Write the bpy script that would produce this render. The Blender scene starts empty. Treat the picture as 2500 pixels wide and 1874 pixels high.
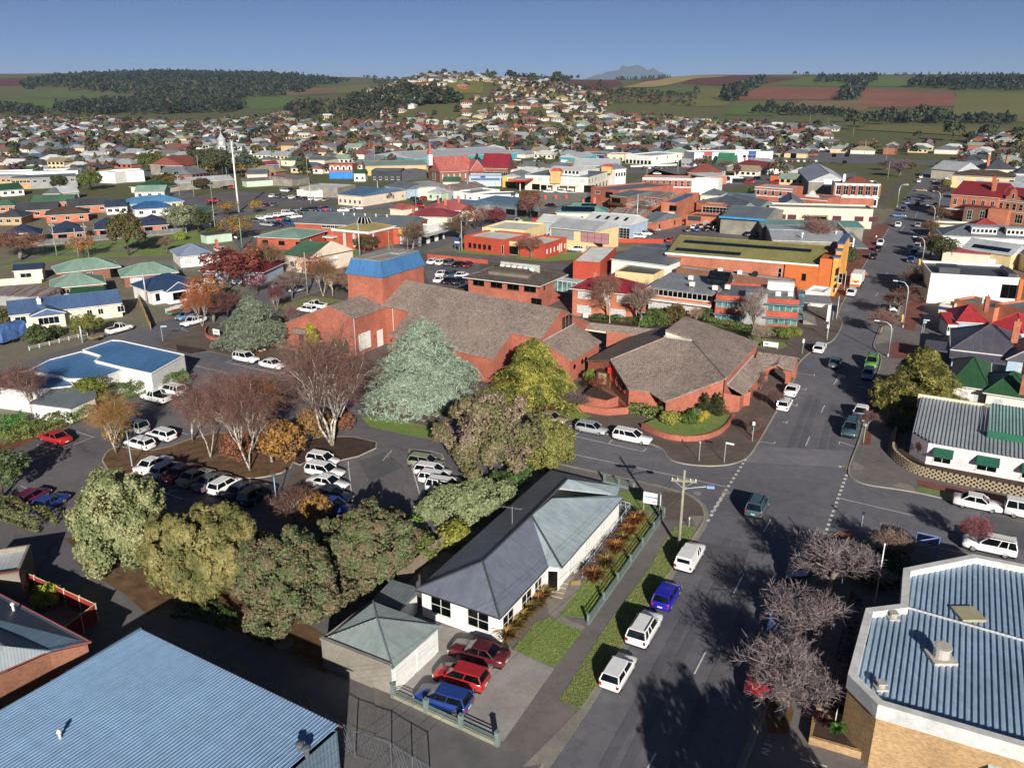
import bpy, math, random
import numpy as np
from mathutils import Vector, Matrix
random.seed(7); rng=np.random.default_rng(11)
scene=bpy.context.scene; col=scene.collection
R=math.radians; PI=math.pi
# ---------------------------------------------------------------- camera, sky, sun, exposure
cd=bpy.data.cameras.new('camera'); cam=bpy.data.objects.new('camera',cd); col.objects.link(cam)
cd.sensor_width=36; cd.lens=29.09; cd.clip_start=.5; cd.clip_end=90000
cam.location=(0,0,42.5); cam.rotation_euler=(R(90-19.29),0,0); scene.camera=cam
SUN_EL=R(21); SUN_AZ=R(172)     # azimuth clockwise from +Y, towards the sun
w=bpy.data.worlds.new('World'); scene.world=w; w.use_nodes=True
nt=w.node_tree; bg=nt.nodes['Background']; sky=nt.nodes.new('ShaderNodeTexSky'); sky.sky_type='NISHITA'
sky.sun_disc=False; sky.sun_elevation=SUN_EL; sky.sun_rotation=SUN_AZ; sky.altitude=0; sky.air_density=.27; sky.dust_density=.3; sky.ozone_density=4
nt.links.new(sky.outputs[0],bg.inputs[0]); bg.inputs[1].default_value=.05
sl=bpy.data.lights.new('sun','SUN'); sl.energy=5; sl.angle=R(.53); sl.color=(1,.93,.82)
sun=bpy.data.objects.new('sun',sl); col.objects.link(sun); sun.location=(0,-200,120)
sun.rotation_euler=Vector((-math.sin(SUN_AZ)*math.cos(SUN_EL),-math.cos(SUN_AZ)*math.cos(SUN_EL),-math.sin(SUN_EL))).to_track_quat('-Z','Y').to_euler()
vs=scene.view_settings; vs.view_transform='Standard'; vs.look='None'; vs.gamma=1; vs.use_curve_mapping=False; vs.exposure=.46
scene.cycles.max_bounces=5; scene.cycles.diffuse_bounces=2; scene.cycles.glossy_bounces=2; scene.cycles.transmission_bounces=2; scene.cycles.volume_bounces=0
scene.cycles.transparent_max_bounces=4; scene.cycles.use_adaptive_sampling=True; scene.cycles.adaptive_threshold=.015
try: scene.cycles.use_denoising=True; scene.cycles.denoiser='OPENIMAGEDENOISE'
except Exception: pass
# ---------------------------------------------------------------- colours and materials
def lin(h):
 h=h.lstrip('#'); c=[int(h[i:i+2],16)/255 for i in (0,2,4)]
 c=[x/12.92 if x<=.04045 else ((x+.055)/1.055)**2.4 for x in c]; g=.3*c[0]+.55*c[1]+.15*c[2]
 return tuple(g+(x-g)*.88 for x in c)+(1,)
MATS={}
def base(name,rough=.8,spec=.3,metal=0):
 m=bpy.data.materials.new(name); m.use_nodes=True; t=m.node_tree; b=t.nodes['Principled BSDF']
 b.inputs['Roughness'].default_value=rough; b.inputs['Specular IOR Level'].default_value=spec; b.inputs['Metallic'].default_value=metal
 return m,t,b
def N(t,typ,**k):
 n=t.nodes.new('ShaderNode'+typ)
 for a,v in k.items():
  if a in n.inputs: n.inputs[a].default_value=v
  else: setattr(n,a,v)
 return n
def L(t,a,b): t.links.new(a,b)
def mixc(t,fac,a,b,blend='MIX'):
 n=t.nodes.new('ShaderNodeMix'); n.data_type='RGBA'; n.blend_type=blend
 for s,v in ((n.inputs[0],fac),(n.inputs[6],a),(n.inputs[7],b)):
  if hasattr(v,'links') or hasattr(v,'is_linked'): t.links.new(v,s)
  else: s.default_value=v
 return n.outputs[2]
def ramp(t,src,stops):
 n=t.nodes.new('ShaderNodeValToRGB'); e=n.color_ramp.elements
 while len(e)<len(stops): e.new(.5)
 for x,(p,c) in zip(e,stops): x.position=p; x.color=c if len(c)==4 else (*c,1)
 t.links.new(src,n.inputs[0]); return n.outputs[0]
def mul(c,f): return (c[0]*f,c[1]*f,c[2]*f,1)
def noise(t,scale,coord='Object',detail=4,rough=.6,vec=None):
 n=N(t,'TexNoise'); n.inputs['Scale'].default_value=scale; n.inputs['Detail'].default_value=detail; n.inputs['Roughness'].default_value=rough
 if vec is None:
  g=t.nodes.get('TC') or N(t,'TexCoord',name='TC'); vec=g.outputs[coord]
 t.links.new(vec,n.inputs['Vector']); return n.outputs['Fac']
def bump(t,b,h,strength=.3,dist=.05):
 n=N(t,'Bump'); n.inputs['Strength'].default_value=strength; n.inputs['Distance'].default_value=dist
 t.links.new(h,n.inputs['Height']); t.links.new(n.outputs[0],b.inputs['Normal'])
def colsrc(t,hexc,obj):
 if obj: return N(t,'ObjectInfo').outputs['Color']
 n=N(t,'RGB'); n.outputs[0].default_value=lin(hexc); return n.outputs[0]
def weather(t,c,lo=.72,hi=1.12,s1=.35,s2=3.0):
 a=ramp(t,noise(t,s1,detail=6),[(.3,(lo,lo,lo)),(.7,(hi,hi,hi))]); c=mixc(t,1.0,c,a,'MULTIPLY')
 b=ramp(t,noise(t,s2,detail=3),[(.3,(.9,.89,.87)),(.7,(1.07,1.07,1.07))]); return mixc(t,1.0,c,b,'MULTIPLY')
def M(name,hexc='888888',kind='plain',rough=.8,spec=.3,metal=0,obj=False,**k):
 """materials by kind: plain, brick, tile, rib, asphalt, grass, leaf, bark, paint, glass"""
 if name in MATS: return MATS[name]
 m,t,b=base(name,rough,spec,metal); c=colsrc(t,hexc,obj); uv=N(t,'UVMap').outputs[0]
 if kind=='plain':
  c=weather(t,c,k.get('lo',.8),k.get('hi',1.1),k.get('s1',.35)); bump(t,b,noise(t,k.get('bs',9)),k.get('bump',.15),.03)
 elif kind=='brick':
  n=N(t,'TexBrick'); n.inputs['Scale'].default_value=1; n.inputs['Brick Width'].default_value=.24; n.inputs['Row Height'].default_value=.086; n.inputs['Mortar Size'].default_value=.009; n.inputs['Bias'].default_value=0
  L(t,uv,n.inputs['Vector']); cc=lin(hexc); n.inputs['Color1'].default_value=mul(cc,k.get('c1',.78)); n.inputs['Color2'].default_value=mul(cc,k.get('c2',1.22)); n.inputs['Mortar'].default_value=lin(k.get('mortar','8a7468'))
  c=weather(t,n.outputs['Color'],.72,1.15,.25,1.6); bump(t,b,n.outputs['Fac'],-.5,.012)
 elif kind=='tile':
  n=N(t,'TexBrick'); n.inputs['Scale'].default_value=1; n.inputs['Brick Width'].default_value=.30; n.inputs['Row Height'].default_value=k.get('row',.33); n.inputs['Mortar Size'].default_value=.035; n.inputs['Mortar Smooth'].default_value=.6; n.inputs['Bias'].default_value=0
  L(t,uv,n.inputs['Vector']); cc=lin(hexc); n.inputs['Color1'].default_value=mul(cc,.7); n.inputs['Color2'].default_value=mul(cc,1.3); n.inputs['Mortar'].default_value=mul(cc,.42)
  c=weather(t,n.outputs['Color'],.84,1.14,k.get('s1',.28),1.1)
  if k.get('lichen'):
   f=ramp(t,noise(t,.16,detail=7,rough=.7),[(.46,(0,0,0)),(.74,(.55,.55,.55))]); c=mixc(t,f,c,lin(k['lichen']))
  bump(t,b,n.outputs['Fac'],-.8,.05)
 elif kind=='rib':
  wv=N(t,'TexWave'); wv.wave_type='BANDS'; wv.bands_direction='X'; wv.inputs['Scale'].default_value=1/k.get('pitch',.3)*.5*.628; wv.inputs['Distortion'].default_value=0
  L(t,uv,wv.inputs['Vector']); c=weather(t,c,k.get('lo',.82),k.get('hi',1.1),.18,1.2)
  # sheet laps across the slope, water streaks down the slope
  mp=N(t,'Mapping'); mp.inputs['Scale'].default_value=(2.2,.12,1); L(t,uv,mp.inputs[0])
  s=ramp(t,noise(t,1.0,vec=mp.outputs[0],detail=5),[(.32,(.8,.8,.79)),(.68,(1.08,1.08,1.08))]); c=mixc(t,.8,c,s,'MULTIPLY')
  if k.get('rust'):
   f=ramp(t,noise(t,.9,vec=mp.outputs[0],detail=8,rough=.7),[(.42,(0,0,0)),(.6,(1,1,1))]); c=mixc(t,f,c,lin('6b3020'))
  bump(t,b,wv.outputs['Color'],k.get('bump',.5),.03)
 elif kind=='asphalt':
  c=mixc(t,1.0,c,ramp(t,noise(t,.06,detail=6),[(.3,(.72,.73,.76)),(.7,(1.25,1.23,1.2))]),'MULTIPLY')
  c=mixc(t,1.0,c,ramp(t,noise(t,.7,detail=8,rough=.75),[(.3,(.8,.8,.8)),(.7,(1.15,1.15,1.15))]),'MULTIPLY')
  vr=N(t,'TexVoronoi'); vr.feature='DISTANCE_TO_EDGE'; vr.inputs['Scale'].default_value=.16
  dm=N(t,'TexNoise'); dm.inputs['Scale'].default_value=.7; dm.inputs['Detail'].default_value=6
  tc=t.nodes.get('TC'); L(t,tc.outputs['Object'],dm.inputs[0]); va=N(t,'VectorMath'); va.operation='MULTIPLY_ADD'; L(t,dm.outputs['Color'],va.inputs[0]); va.inputs[1].default_value=(3,3,0); L(t,tc.outputs['Object'],va.inputs[2]); L(t,va.outputs[0],vr.inputs['Vector'])
  f=ramp(t,vr.outputs['Distance'],[(.0,(.55,.55,.55)),(.012,(1,1,1))]); c=mixc(t,k.get('crack',.5),c,f,'MULTIPLY')
  bump(t,b,noise(t,30,detail=2),.25,.02)
 elif kind=='grass':
  g=noise(t,.25,detail=8,rough=.7); c2=lin(k.get('dry','8a8a4a')); c=mixc(t,ramp(t,g,[(.38,(0,0,0)),(.68,(1,1,1))]),c,c2)
  c=mixc(t,1.0,c,ramp(t,noise(t,5,detail=6),[(.3,(.65,.68,.6)),(.7,(1.25,1.25,1.2))]),'MULTIPLY'); bump(t,b,noise(t,14,detail=5),.8,.08)
 elif kind=='leaf':
  g=N(t,'NewGeometry').outputs['Random Per Island']
  v=ramp(t,g,[(0,(k.get('lo',.55)*1.25,)*3),(1,(k.get('hi',1.4)*1.25,)*3)]); cc=mixc(t,1.0,c,v,'MULTIPLY')
  if k.get('alt'): cc=mixc(t,ramp(t,noise(t,k.get('alts',.35),detail=3),[(.42,(0,0,0)),(.6,(1,1,1))]),cc,mixc(t,1.0,lin(k['alt']),v,'MULTIPLY'))
  c=cc; b.inputs['Roughness'].default_value=.6
  tr=N(t,'BsdfTranslucent'); L(t,c,tr.inputs[0]); mx=N(t,'MixShader'); mx.inputs[0].default_value=.22
  out=t.nodes['Material Output']; L(t,b.outputs[0],mx.inputs[1]); L(t,tr.outputs[0],mx.inputs[2]); L(t,mx.outputs[0],out.inputs[0])
 elif kind=='bark':
  c=mixc(t,ramp(t,noise(t,3,detail=5),[(.45,(0,0,0)),(.62,(1,1,1))]),c,lin(k.get('dark','3a332c'))); bump(t,b,noise(t,12),.5,.03)
 elif kind=='paint':
  b.inputs['Coat Weight'].default_value=.6; b.inputs['Coat Roughness'].default_value=.06
  c=mixc(t,1.0,c,ramp(t,noise(t,2.2,detail=4),[(.3,(.93,.93,.93)),(.7,(1.03,1.03,1.03))]),'MULTIPLY')
 elif kind=='flat': pass
 L(t,c,b.inputs['Base Color']); MATS[name]=m; return m
def glass(name,hexc='10181c',rough=.08):
 if name in MATS: return MATS[name]
 m,t,b=base(name,rough,.6); c=N(t,'RGB'); c.outputs[0].default_value=lin(hexc)
 cc=mixc(t,1.0,c.outputs[0],ramp(t,noise(t,.8,detail=2),[(.35,(.5,.5,.5)),(.65,(1.9,1.9,1.9))]),'MULTIPLY'); L(t,cc,b.inputs['Base Color']); MATS[name]=m; return m
# ---------------------------------------------------------------- mesh collector
class MB:
 def __init__(s): s.v=[]; s.f=[]; s.m=[]; s.mi=0; s.M=None
 def add(s,vs,fs):
  o=len(s.v)
  if s.M is not None: vs=[tuple(s.M@Vector(p)) for p in vs]
  s.v+=[tuple(p) for p in vs]; s.f+=[tuple(i+o for i in f) for f in fs]; s.m+=[s.mi]*len(fs); return s
 def poly(s,pts): return s.add(pts,[tuple(range(len(pts)))])
 def box(s,x0,y0,z0,x1,y1,z1):
  return s.add([(x0,y0,z0),(x1,y0,z0),(x1,y1,z0),(x0,y1,z0),(x0,y0,z1),(x1,y0,z1),(x1,y1,z1),(x0,y1,z1)],[(0,3,2,1),(4,5,6,7),(0,1,5,4),(1,2,6,5),(2,3,7,6),(3,0,4,7)])
 def prism(s,poly,z0,z1,bottom=False):
  a=sum(poly[i][0]*poly[(i+1)%len(poly)][1]-poly[(i+1)%len(poly)][0]*poly[i][1] for i in range(len(poly)))
  if a<0: poly=poly[::-1]
  n=len(poly); vs=[(p[0],p[1],z0) for p in poly]+[(p[0],p[1],z1) for p in poly]
  fs=[tuple(range(n,2*n))]+[(i,(i+1)%n,(i+1)%n+n,i+n) for i in range(n)]
  if bottom: fs.append(tuple(range(n-1,-1,-1)))
  return s.add(vs,fs)
 def loft(s,lo,hi,cap=True):
  n=len(lo); fs=[(i,(i+1)%n,(i+1)%n+n,i+n) for i in range(n)]
  if cap: fs+=[tuple(range(n,2*n)),tuple(range(n-1,-1,-1))]
  return s.add(list(lo)+list(hi),fs)
 def rings(s,rs,cap=True):
  n=len(rs[0]); vs=[p for r in rs for p in r]; fs=[]
  for k in range(len(rs)-1):
   for i in range(n): fs.append((k*n+i,k*n+(i+1)%n,(k+1)*n+(i+1)%n,(k+1)*n+i))
  if cap: fs+=[tuple(range(n-1,-1,-1)),tuple(range((len(rs)-1)*n,len(rs)*n))]
  return s.add(vs,fs)
 def cyl(s,x,y,z0,z1,r,r2=None,n=10):
  r2=r if r2 is None else r2
  return s.rings([[(x+q*math.cos(2*PI*i/n),y+q*math.sin(2*PI*i/n),z) for i in range(n)] for q,z in ((r,z0),(r2,z1))])
 def tube(s,pts,r,n=6,r2=None):
  pts=[Vector(p) for p in pts]; rs=[]; m=len(pts)
  for k,p in enumerate(pts):
   d=(pts[min(k+1,m-1)]-pts[max(k-1,0)]).normalized(); a=d.cross(Vector((0,0,1)))
   if a.length<1e-3: a=Vector((1,0,0))
   a.normalize(); b=a.cross(d); q=r if r2 is None else r+(r2-r)*k/(m-1)
   rs.append([tuple(p+a*q*math.cos(2*PI*i/n)-b*q*math.sin(2*PI*i/n)) for i in range(n)])
  return s.rings(rs)
 def build(s,name,mats,parent=None,smooth=False,uv=True,bevel=0):
  me=bpy.data.meshes.new(name); me.from_pydata(s.v,[],s.f); 
  mats=mats if isinstance(mats,(list,tuple)) else [mats]
  for m in mats: me.materials.append(m)
  if len(mats)>1: me.polygons.foreach_set('material_index',s.m)
  if uv: autouv(me)
  if smooth: me.polygons.foreach_set('use_smooth',[True]*len(me.polygons))
  me.update(); o=bpy.data.objects.new(name,me); col.objects.link(o)
  if parent is not None: o.parent=parent
  if bevel: b=o.modifiers.new('bevel','BEVEL'); b.width=bevel; b.segments=2; b.limit_method='ANGLE'
  return o
def autouv(me):
 ul=me.uv_layers.new(name='UVMap').data; Z=Vector((0,0,1)); vv=me.vertices
 for p in me.polygons:
  n=p.normal; t=Z.cross(n)
  t=Vector((1,0,0)) if t.length<.05 else t.normalized()
  b=n.cross(t)
  for li in p.loop_indices:
   c=vv[me.loops[li].vertex_index].co; ul[li].uv=(c.dot(t),c.dot(b))
def tag(o,label,cat,group=None):
 o['label']=label; o['category']=cat
 if group: o['group']=group
 return o
def empty(name,loc=(0,0,0),rz=0):
 o=bpy.data.objects.new(name,None); col.objects.link(o); o.location=(loc[0],loc[1],loc[2] if len(loc)>2 else 0); o.rotation_euler=(0,0,rz); o.empty_display_size=.5; return o
def struct(o): o['kind']='structure'; return o
def stuff(o): o['kind']='stuff'; return o
def copy_tree(o,parent=None,color=None):
 c=o.copy(); col.objects.link(c); c.parent=parent
 if color is not None: c.color=color
 for ch in o.children: copy_tree(ch,c,color)
 return c
def v2(p): return Vector((p[0],p[1]))
A_=Vector((.4756,.8797)); B_=Vector((.8797,-.4756))   # along the main street / across it to the right

# ---------------------------------------------------------------- terrain
HD=(0,800,1000,1200,1400,1600,1800,2400,3200,4500,7000,14000,40000)
HB=(-.75,-.58,-.44,-.30,-.19,-.08,.023,.117,.234,.397,.58,.75)
HT=((0,0,2,3,4,6,10,30,80,130,60,40,30),(0,0,2,3,4,6,10,30,80,140,60,40,30),(0,0,2,3,4,7,12,38,90,145,60,40,30),(0,0,2,3,4,6,10,34,90,135,60,40,30),
(0,0,4,14,30,40,42,44,78,125,60,40,30),(0,0,7,34,66,75,68,48,60,105,50,30,20),(0,0,7,28,54,66,64,58,76,115,50,30,20),(0,0,5,14,29,42,48,58,82,112,50,30,20),
(0,0,3,6,12,21,33,58,98,135,60,30,20),(0,0,2,4,8,18,31,61,106,136,60,30,20),(0,0,2,4,10,24,38,68,110,136,60,30,20),(0,0,2,4,10,24,38,68,110,136,60,30,20))
def hgt(x,y):
 if y<801: return 0.0
 b=max(HB[0],min(HB[-1]-1e-6,x/y)); y=min(y,39999.)
 i=max(k for k in range(len(HB)-1) if HB[k]<=b); j=max(k for k in range(len(HD)-1) if HD[k]<=y)
 f=(b-HB[i])/(HB[i+1]-HB[i]); f=f*f*(3-2*f)
 g=(y-HD[j])/(HD[j+1]-HD[j]); g=g*g*(3-2*g)*.6+g*.4
 return (HT[i][j]*(1-f)+HT[i+1][j]*f)*(1-g)+(HT[i][j+1]*(1-f)+HT[i+1][j+1]*f)*g

m_land=M('land_grass','5d6638','grass',dry='6e6348')
def sheet_grid(name,mat,xs_rows):
 nr=len(xs_rows); nc=len(xs_rows[0]); me=bpy.data.meshes.new(name)
 vs=[p for r in xs_rows for p in r]; fs=[(j*nc+i,j*nc+i+1,(j+1)*nc+i+1,(j+1)*nc+i) for j in range(nr-1) for i in range(nc-1)]
 me.from_pydata(vs,[],fs); me.materials.append(mat); me.polygons.foreach_set('use_smooth',[True]*len(fs)); autouv(me)
 o=bpy.data.objects.new(name,me); col.objects.link(o); return o
ys=[-160,20,400,800]+[800+25*i for i in range(1,48)]+[2000+60*i for i in range(1,45)]+[5000,6000,7000,9000,14000,24000,40000]
rows=[]
for y in ys:
 h=350+.95*max(y,0); rows.append([(-h+2*h*i/150,y,hgt(-h+2*h*i/150,y)) for i in range(151)])
struct(sheet_grid('ground',m_land,rows))
# draped farm fields on the far slopes
def field(name,mat,c,n=22,lift=.7):
 c=[Vector(p[:2]) for p in c]; rows=[]
 for j in range(n+1):
  g=j/n; r=[]
  for i in range(n+1):
   f=i/n; p=(c[0]*(1-f)+c[1]*f)*(1-g)+(c[3]*(1-f)+c[2]*f)*g; r.append((p.x,p.y,hgt(p.x,p.y)+lift))
  rows.append(r)
 return struct(sheet_grid(name,mat,rows))
def furrow(name,hexc,pitch,hi=1.2,lo=.75):
 m,t,b=base(name,.9,.1); c=colsrc(t,hexc,False); g=N(t,'TexCoord',name='TC'); wv=N(t,'TexWave'); wv.inputs['Scale'].default_value=pitch; wv.inputs['Distortion'].default_value=3; wv.inputs['Detail'].default_value=3; wv.inputs['Detail Scale'].default_value=.4
 mp=N(t,'Mapping'); mp.inputs['Rotation'].default_value=(0,0,R(-35)); L(t,g.outputs['Object'],mp.inputs[0]); L(t,mp.outputs[0],wv.inputs['Vector'])
 c=mixc(t,1.0,c,ramp(t,wv.outputs['Fac'],[(0,(lo,)*3),(1,(hi,)*3)]),'MULTIPLY'); c=weather(t,c,.8,1.15,.004,.05); L(t,c,b.inputs['Base Color']); MATS[name]=m; return m
red1=furrow('ploughed_red','8f5f50',.012); red2=furrow('ploughed_dark_red','6b4440',.015); straw=furrow('straw_stubble','a8935f',.01,1.1,.85); pale=furrow('pale_fallow','7d6b50',.01,1.1,.9)
grn=M('pasture','4f6b2e','grass',dry='6d7a3c'); grn2=M('pasture_olive','6b6f38','grass',dry='7d7440')
field('ploughed_field',red1,[(434,1748,30.5),(666,1790,30.8),(868,2283,56.8),(695,2444,59.8)])
field('ploughed_field',red1,[(640,1633,19.4),(805,1588,21.5),(1020,2018,45.2),(921,2283,56.9)])
field('ploughed_field',red2,[(522,2733,71.7),(649,2533,62.6),(969,2960,92.1),(937,3961,120.6)])
field('ploughed_field',red2,[(35,1490,59.2),(351,2788,69.7),(475,3930,99.5),(115,4139,106.3)])
field('ploughed_field',red2,[(529,3672,94.2),(598,2856,80.5),(1204,3993,123.0),(745,4009,114.7)],lift=1.2)
field('straw_field',straw,[(256,2283,56.7),(408,2503,60.3),(960,3868,117.2),(741,4090,116.0)],lift=1.6)
field('fallow_field',pale,[(463,1514,15.9),(615,1520,14.3),(723,1755,28.9),(584,1755,29.5)])
field('fallow_field',red2,[(-1792,2936,65.8),(-1654,2972,69.1),(-2019,3746,105.5),(-2353,3868,110.7)])
field('fallow_field',pale,[(-696,2523,40.6),(-478,2274,42.5),(-531,2777,59.7),(-712,2777,59.8)])
field('green_field',grn,[(-1193,1970,14.6),(-940,1870,12.8),(-854,1978,18.4),(-1481,2454,31.7)])
field('green_field',grn,[(-1410,2533,36.2),(-902,2058,22.7),(-1004,2283,34.4),(-1397,2722,52.8)])
field('green_field',grn,[(-610,1954,14.9),(-413,1659,22.0),(-610,2463,40.6),(-709,2330,32.3)])
field('green_field',grn,[(171,1520,37.3),(402,1908,37.5),(519,2473,59.9),(266,2283,56.6)])
field('green_field',grn2,[(284,1514,24.0),(392,1607,21.2),(578,2134,47.4),(519,2473,59.9)])
field('green_field',grn,[(776,2564,65.3),(1268,2177,57.9),(1575,2711,83.0),(996,3020,95.8)])
field('green_field',grn2,[(619,1225,4.4),(735,1225,4.5),(1146,1931,42.8),(1014,2002,44.3)])
field('green_field',grn,[(334,1364,11.2),(411,1364,9.9),(520,1653,22.1),(420,1659,23.8)])
field('sports_ground',grn2,[(409,1028,2.2),(512,822,0.1),(638,1028,2.2),(467,1149,3.6)])
field('green_field',grn2,[(-507,2523,47.2),(-223,1514,47.9),(-502,3081,72.3),(-563,2878,65.3)])
field('green_field',grn2,[(-94,1260,41.9),(-42,1285,43.2),(-48,1484,64.8),(-110,1397,65.8)])
# the blue mountain on the skyline
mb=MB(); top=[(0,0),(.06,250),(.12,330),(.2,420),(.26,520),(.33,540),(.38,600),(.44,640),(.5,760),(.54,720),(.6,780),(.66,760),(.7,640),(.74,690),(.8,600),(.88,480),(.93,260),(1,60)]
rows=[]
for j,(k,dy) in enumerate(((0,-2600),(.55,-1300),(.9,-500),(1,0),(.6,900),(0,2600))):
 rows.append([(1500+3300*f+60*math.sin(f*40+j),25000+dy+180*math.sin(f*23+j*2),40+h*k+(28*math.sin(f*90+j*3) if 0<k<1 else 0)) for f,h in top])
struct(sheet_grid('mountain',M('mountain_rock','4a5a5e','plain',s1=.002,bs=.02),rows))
# ---------------------------------------------------------------- paved ground, roads, kerbs
asph=M('asphalt','6b6b73','asphalt'); asph2=M('asphalt_car_park','6c686d','asphalt',crack=.7); asph3=M('asphalt_footpath','76706f','asphalt',crack=.4)
conc=M('concrete','8f8b84','plain',rough=.85,lo=.7); concl=M('concrete_kerb','a39e92','plain',rough=.85,lo=.65); concd=M('concrete_drive','a39f9c','plain',lo=.65,s1=.2)
gravel=M('gravel_lane','6c6a6c','asphalt',crack=.2); dirt=M('leaf_litter','6d5238','plain',lo=.55,hi=1.35,s1=.8); mulch=M('bark_mulch','7a4a36','plain',lo=.7,hi=1.25,s1=.9); mulchd=M('dark_mulch','4a3a33','plain',lo=.6,hi=1.3,s1=.8)
lawn=M('lawn','6b8a3c','grass',dry='8a9450'); lawn2=M('lawn_dull','76824a','grass',dry='8c8656'); white=M('marking_white','d6d6d2','plain',lo=.75); yellow=M('marking_yellow','b59a3a','plain')
def paver(name,hexc,h2,mortar):
 m=M(name,hexc,'brick',mortar=mortar,c1=.85,c2=1.15); return m
pav_red=paver('paver_red','8a5148','7','6e4a44'); pav_brown=paver('paver_brown','6f625b','7','5a504b')
USED=[]
def sheet(name,pts,z,mat,kind=True):
 bb=(min(p[0] for p in pts),min(p[1] for p in pts),max(p[0] for p in pts),max(p[1] for p in pts))
 while any(abs(z-u[4])<.0035 and bb[0]<u[2] and bb[2]>u[0] and bb[1]<u[3] and bb[3]>u[1] for u in USED): z+=.004
 USED.append((*bb,z))
 mb=MB(); p=[(q[0],q[1],z) for q in pts]
 if sum(p[i][0]*p[(i+1)%len(p)][1]-p[(i+1)%len(p)][0]*p[i][1] for i in range(len(p)))<0: p=p[::-1]
 o=mb.poly(p).build(name,mat); struct(o); return o
def offset(pl,d):
 out=[]; n=len(pl)
 for i in range(n):
  a=v2(pl[max(i-1,0)]); b=v2(pl[min(i+1,n-1)]); t=(b-a).normalized(); out.append((pl[i][0]-t.y*d,pl[i][1]+t.x*d))
 return out
def smooth(pl,k=2):
 for _ in range(k):
  q=[pl[0]]
  for a,b in zip(pl,pl[1:]): q+=[tuple(a[i]*.75+b[i]*.25 for i in (0,1)),tuple(a[i]*.25+b[i]*.75 for i in (0,1))]
  pl=q+[pl[-1]]
 return pl
def strip(name,pl,d0,d1,z0,z1,mat):
 """a raised band along a polyline, between offsets d0 and d1 to its left"""
 a=offset(pl,d0); b=offset(pl,d1); mb=MB()
 for i in range(len(pl)-1):
  lo=[(*a[i],z0),(*a[i+1],z0),(*b[i+1],z0),(*b[i],z0)]; hi=[(p[0],p[1],z1) for p in lo]
  mb.add(lo+hi,[(4,5,6,7),(0,1,5,4),(2,3,7,6)])
 return struct(mb.build(name,mat))
def block(name,kerbpl,rest,mat,side=1,top=.12):
 """a raised footpath area: kerbpl is its kerb line along the road, rest closes the outline"""
 kp=smooth(kerbpl,2); MB().prism(kp+list(rest),.0,top).build(name,mat)['kind']='structure'
 strip('kerb',kp,0,.16*side,0,top+.015,concl); strip('gutter',kp,-.38*side,0,.006,.043,conc)
sheet('town_yard',[(-110,20),(110,20),(120,80),(-120,90)],.008,gravel); sheet('town_ground',[(-120,90),(120,80),(190,330),(-190,330)],.004,M('yard_mixed','77735f','grass',dry='8a8078'))
sheet('main_street',[(-30,15),(14,15),(17.88,46.13),(31.91,71.94),(49.7,100.5),(69.5,146.3),(92.4,186.5),(117.9,231.1),(175.2,336.4),(254.2,490.3),(257.8,508.5),(244.9,505.9),(202.4,424.7),(149.6,327.0),(125.2,282.9),(93.7,223.1),(68.8,173.8),(55.9,145.0),(41.6,122.3),(29.6,100.5),(19.2,87.4),(17.8,76.8),(8.92,60.47),(4.06,51.23)],.012,asph)
sheet('cross_street',[(-78.2,154.2),(-46.5,138.1),(19.5,101.2),(34.8,94.6),(41.7,87.6),(63.45,72.73),(54.96,61.00),(40.76,68.20),(11.5,83.5),(-2.4,89.9),(-35.2,108.7),(-51.9,119.0),(-66.5,129.0)],.016,asph)
sheet('side_street',[(-85.2,114.5),(-83.6,128.3),(-80.4,136.4),(-68.2,161.0),(-57.6,194.6),(-46.7,223.1),(-33.6,256.6),(-20.3,296.0),(-3.3,342.0),(12.9,329.3),(-6.8,277.1),(-24.9,235.4),(-38.0,205.1),(-47.9,178.6),(-61.5,152.4),(-63.6,142.8),(-71.3,123.8),(-79.4,105.6)],.020,asph)
sheet('car_park',[(-65.5,92.2),(-62.4,101.2),(-56.7,112.8),(-54.8,119.9),(-49.8,121.8),(-36.4,112.8),(-20.8,108.7),(-9.2,101.2),(-1.0,95.9),(-2.9,89.9),(-7.0,78.7),(-9.65,71.17),(-14.76,64.11),(-27.68,64.11),(-41.62,66.11),(-51.17,72.73),(-56.0,75.2)],.024,asph2)
# corner blocks
block('footpath',[(-0.38,39.67),(2.15,43.86),(5.58,49.96),(9.07,56.61),(14.92,67.55),(18.58,74.21),(20.2,77.1),(20.8,79.3),(20.8,81.6),(19.7,83.9),(18.7,84.5),(16.6,85.9),(10.7,89.1),(6.3,91.4),(3.7,92.9)],[(2.6,90.5),(-0.4,82.5),(-5.66,60.21),(-10.74,52.33),(-8.54,43.75),(-9.63,38.36)],asph3,1)
block('footpath',[(133.5,293.3),(122.0,270.9),(94.6,219.9),(73.0,177.9),(66.1,163.7),(65.9,161.7),(65.0,157.5),(62.0,151.4),(58.2,144.6),(55.9,142.8),(51.8,137.9),(48.6,133.2),(46.6,129.2),(45.6,125.7),(42.6,120.1),(40.2,115.0),(31.9,98.7),(29.5,94.2),(28.0,92.6),(25.8,91.4),(22.9,91.3),(20.4,92.1),(19.3,93.5),(19.1,97.5),(13.5,100.7),(7.8,104.3)],[(3.8,108.8),(-10.2,103.3),(-19.0,107.7),(-30.3,125.4),(-36.9,129.1),(-47.1,134.9),(-53.0,138.6),(-55.9,137.1),(-62.5,141.1),(-63.6,142.8),(-63.7,145.0),(-61.8,150.9),(-59.3,155.7),(-48.8,172.8),(-25.1,234.1),(5.6,223.0),(45.4,243.8),(81.3,254.3)],pav_brown,1)
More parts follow.
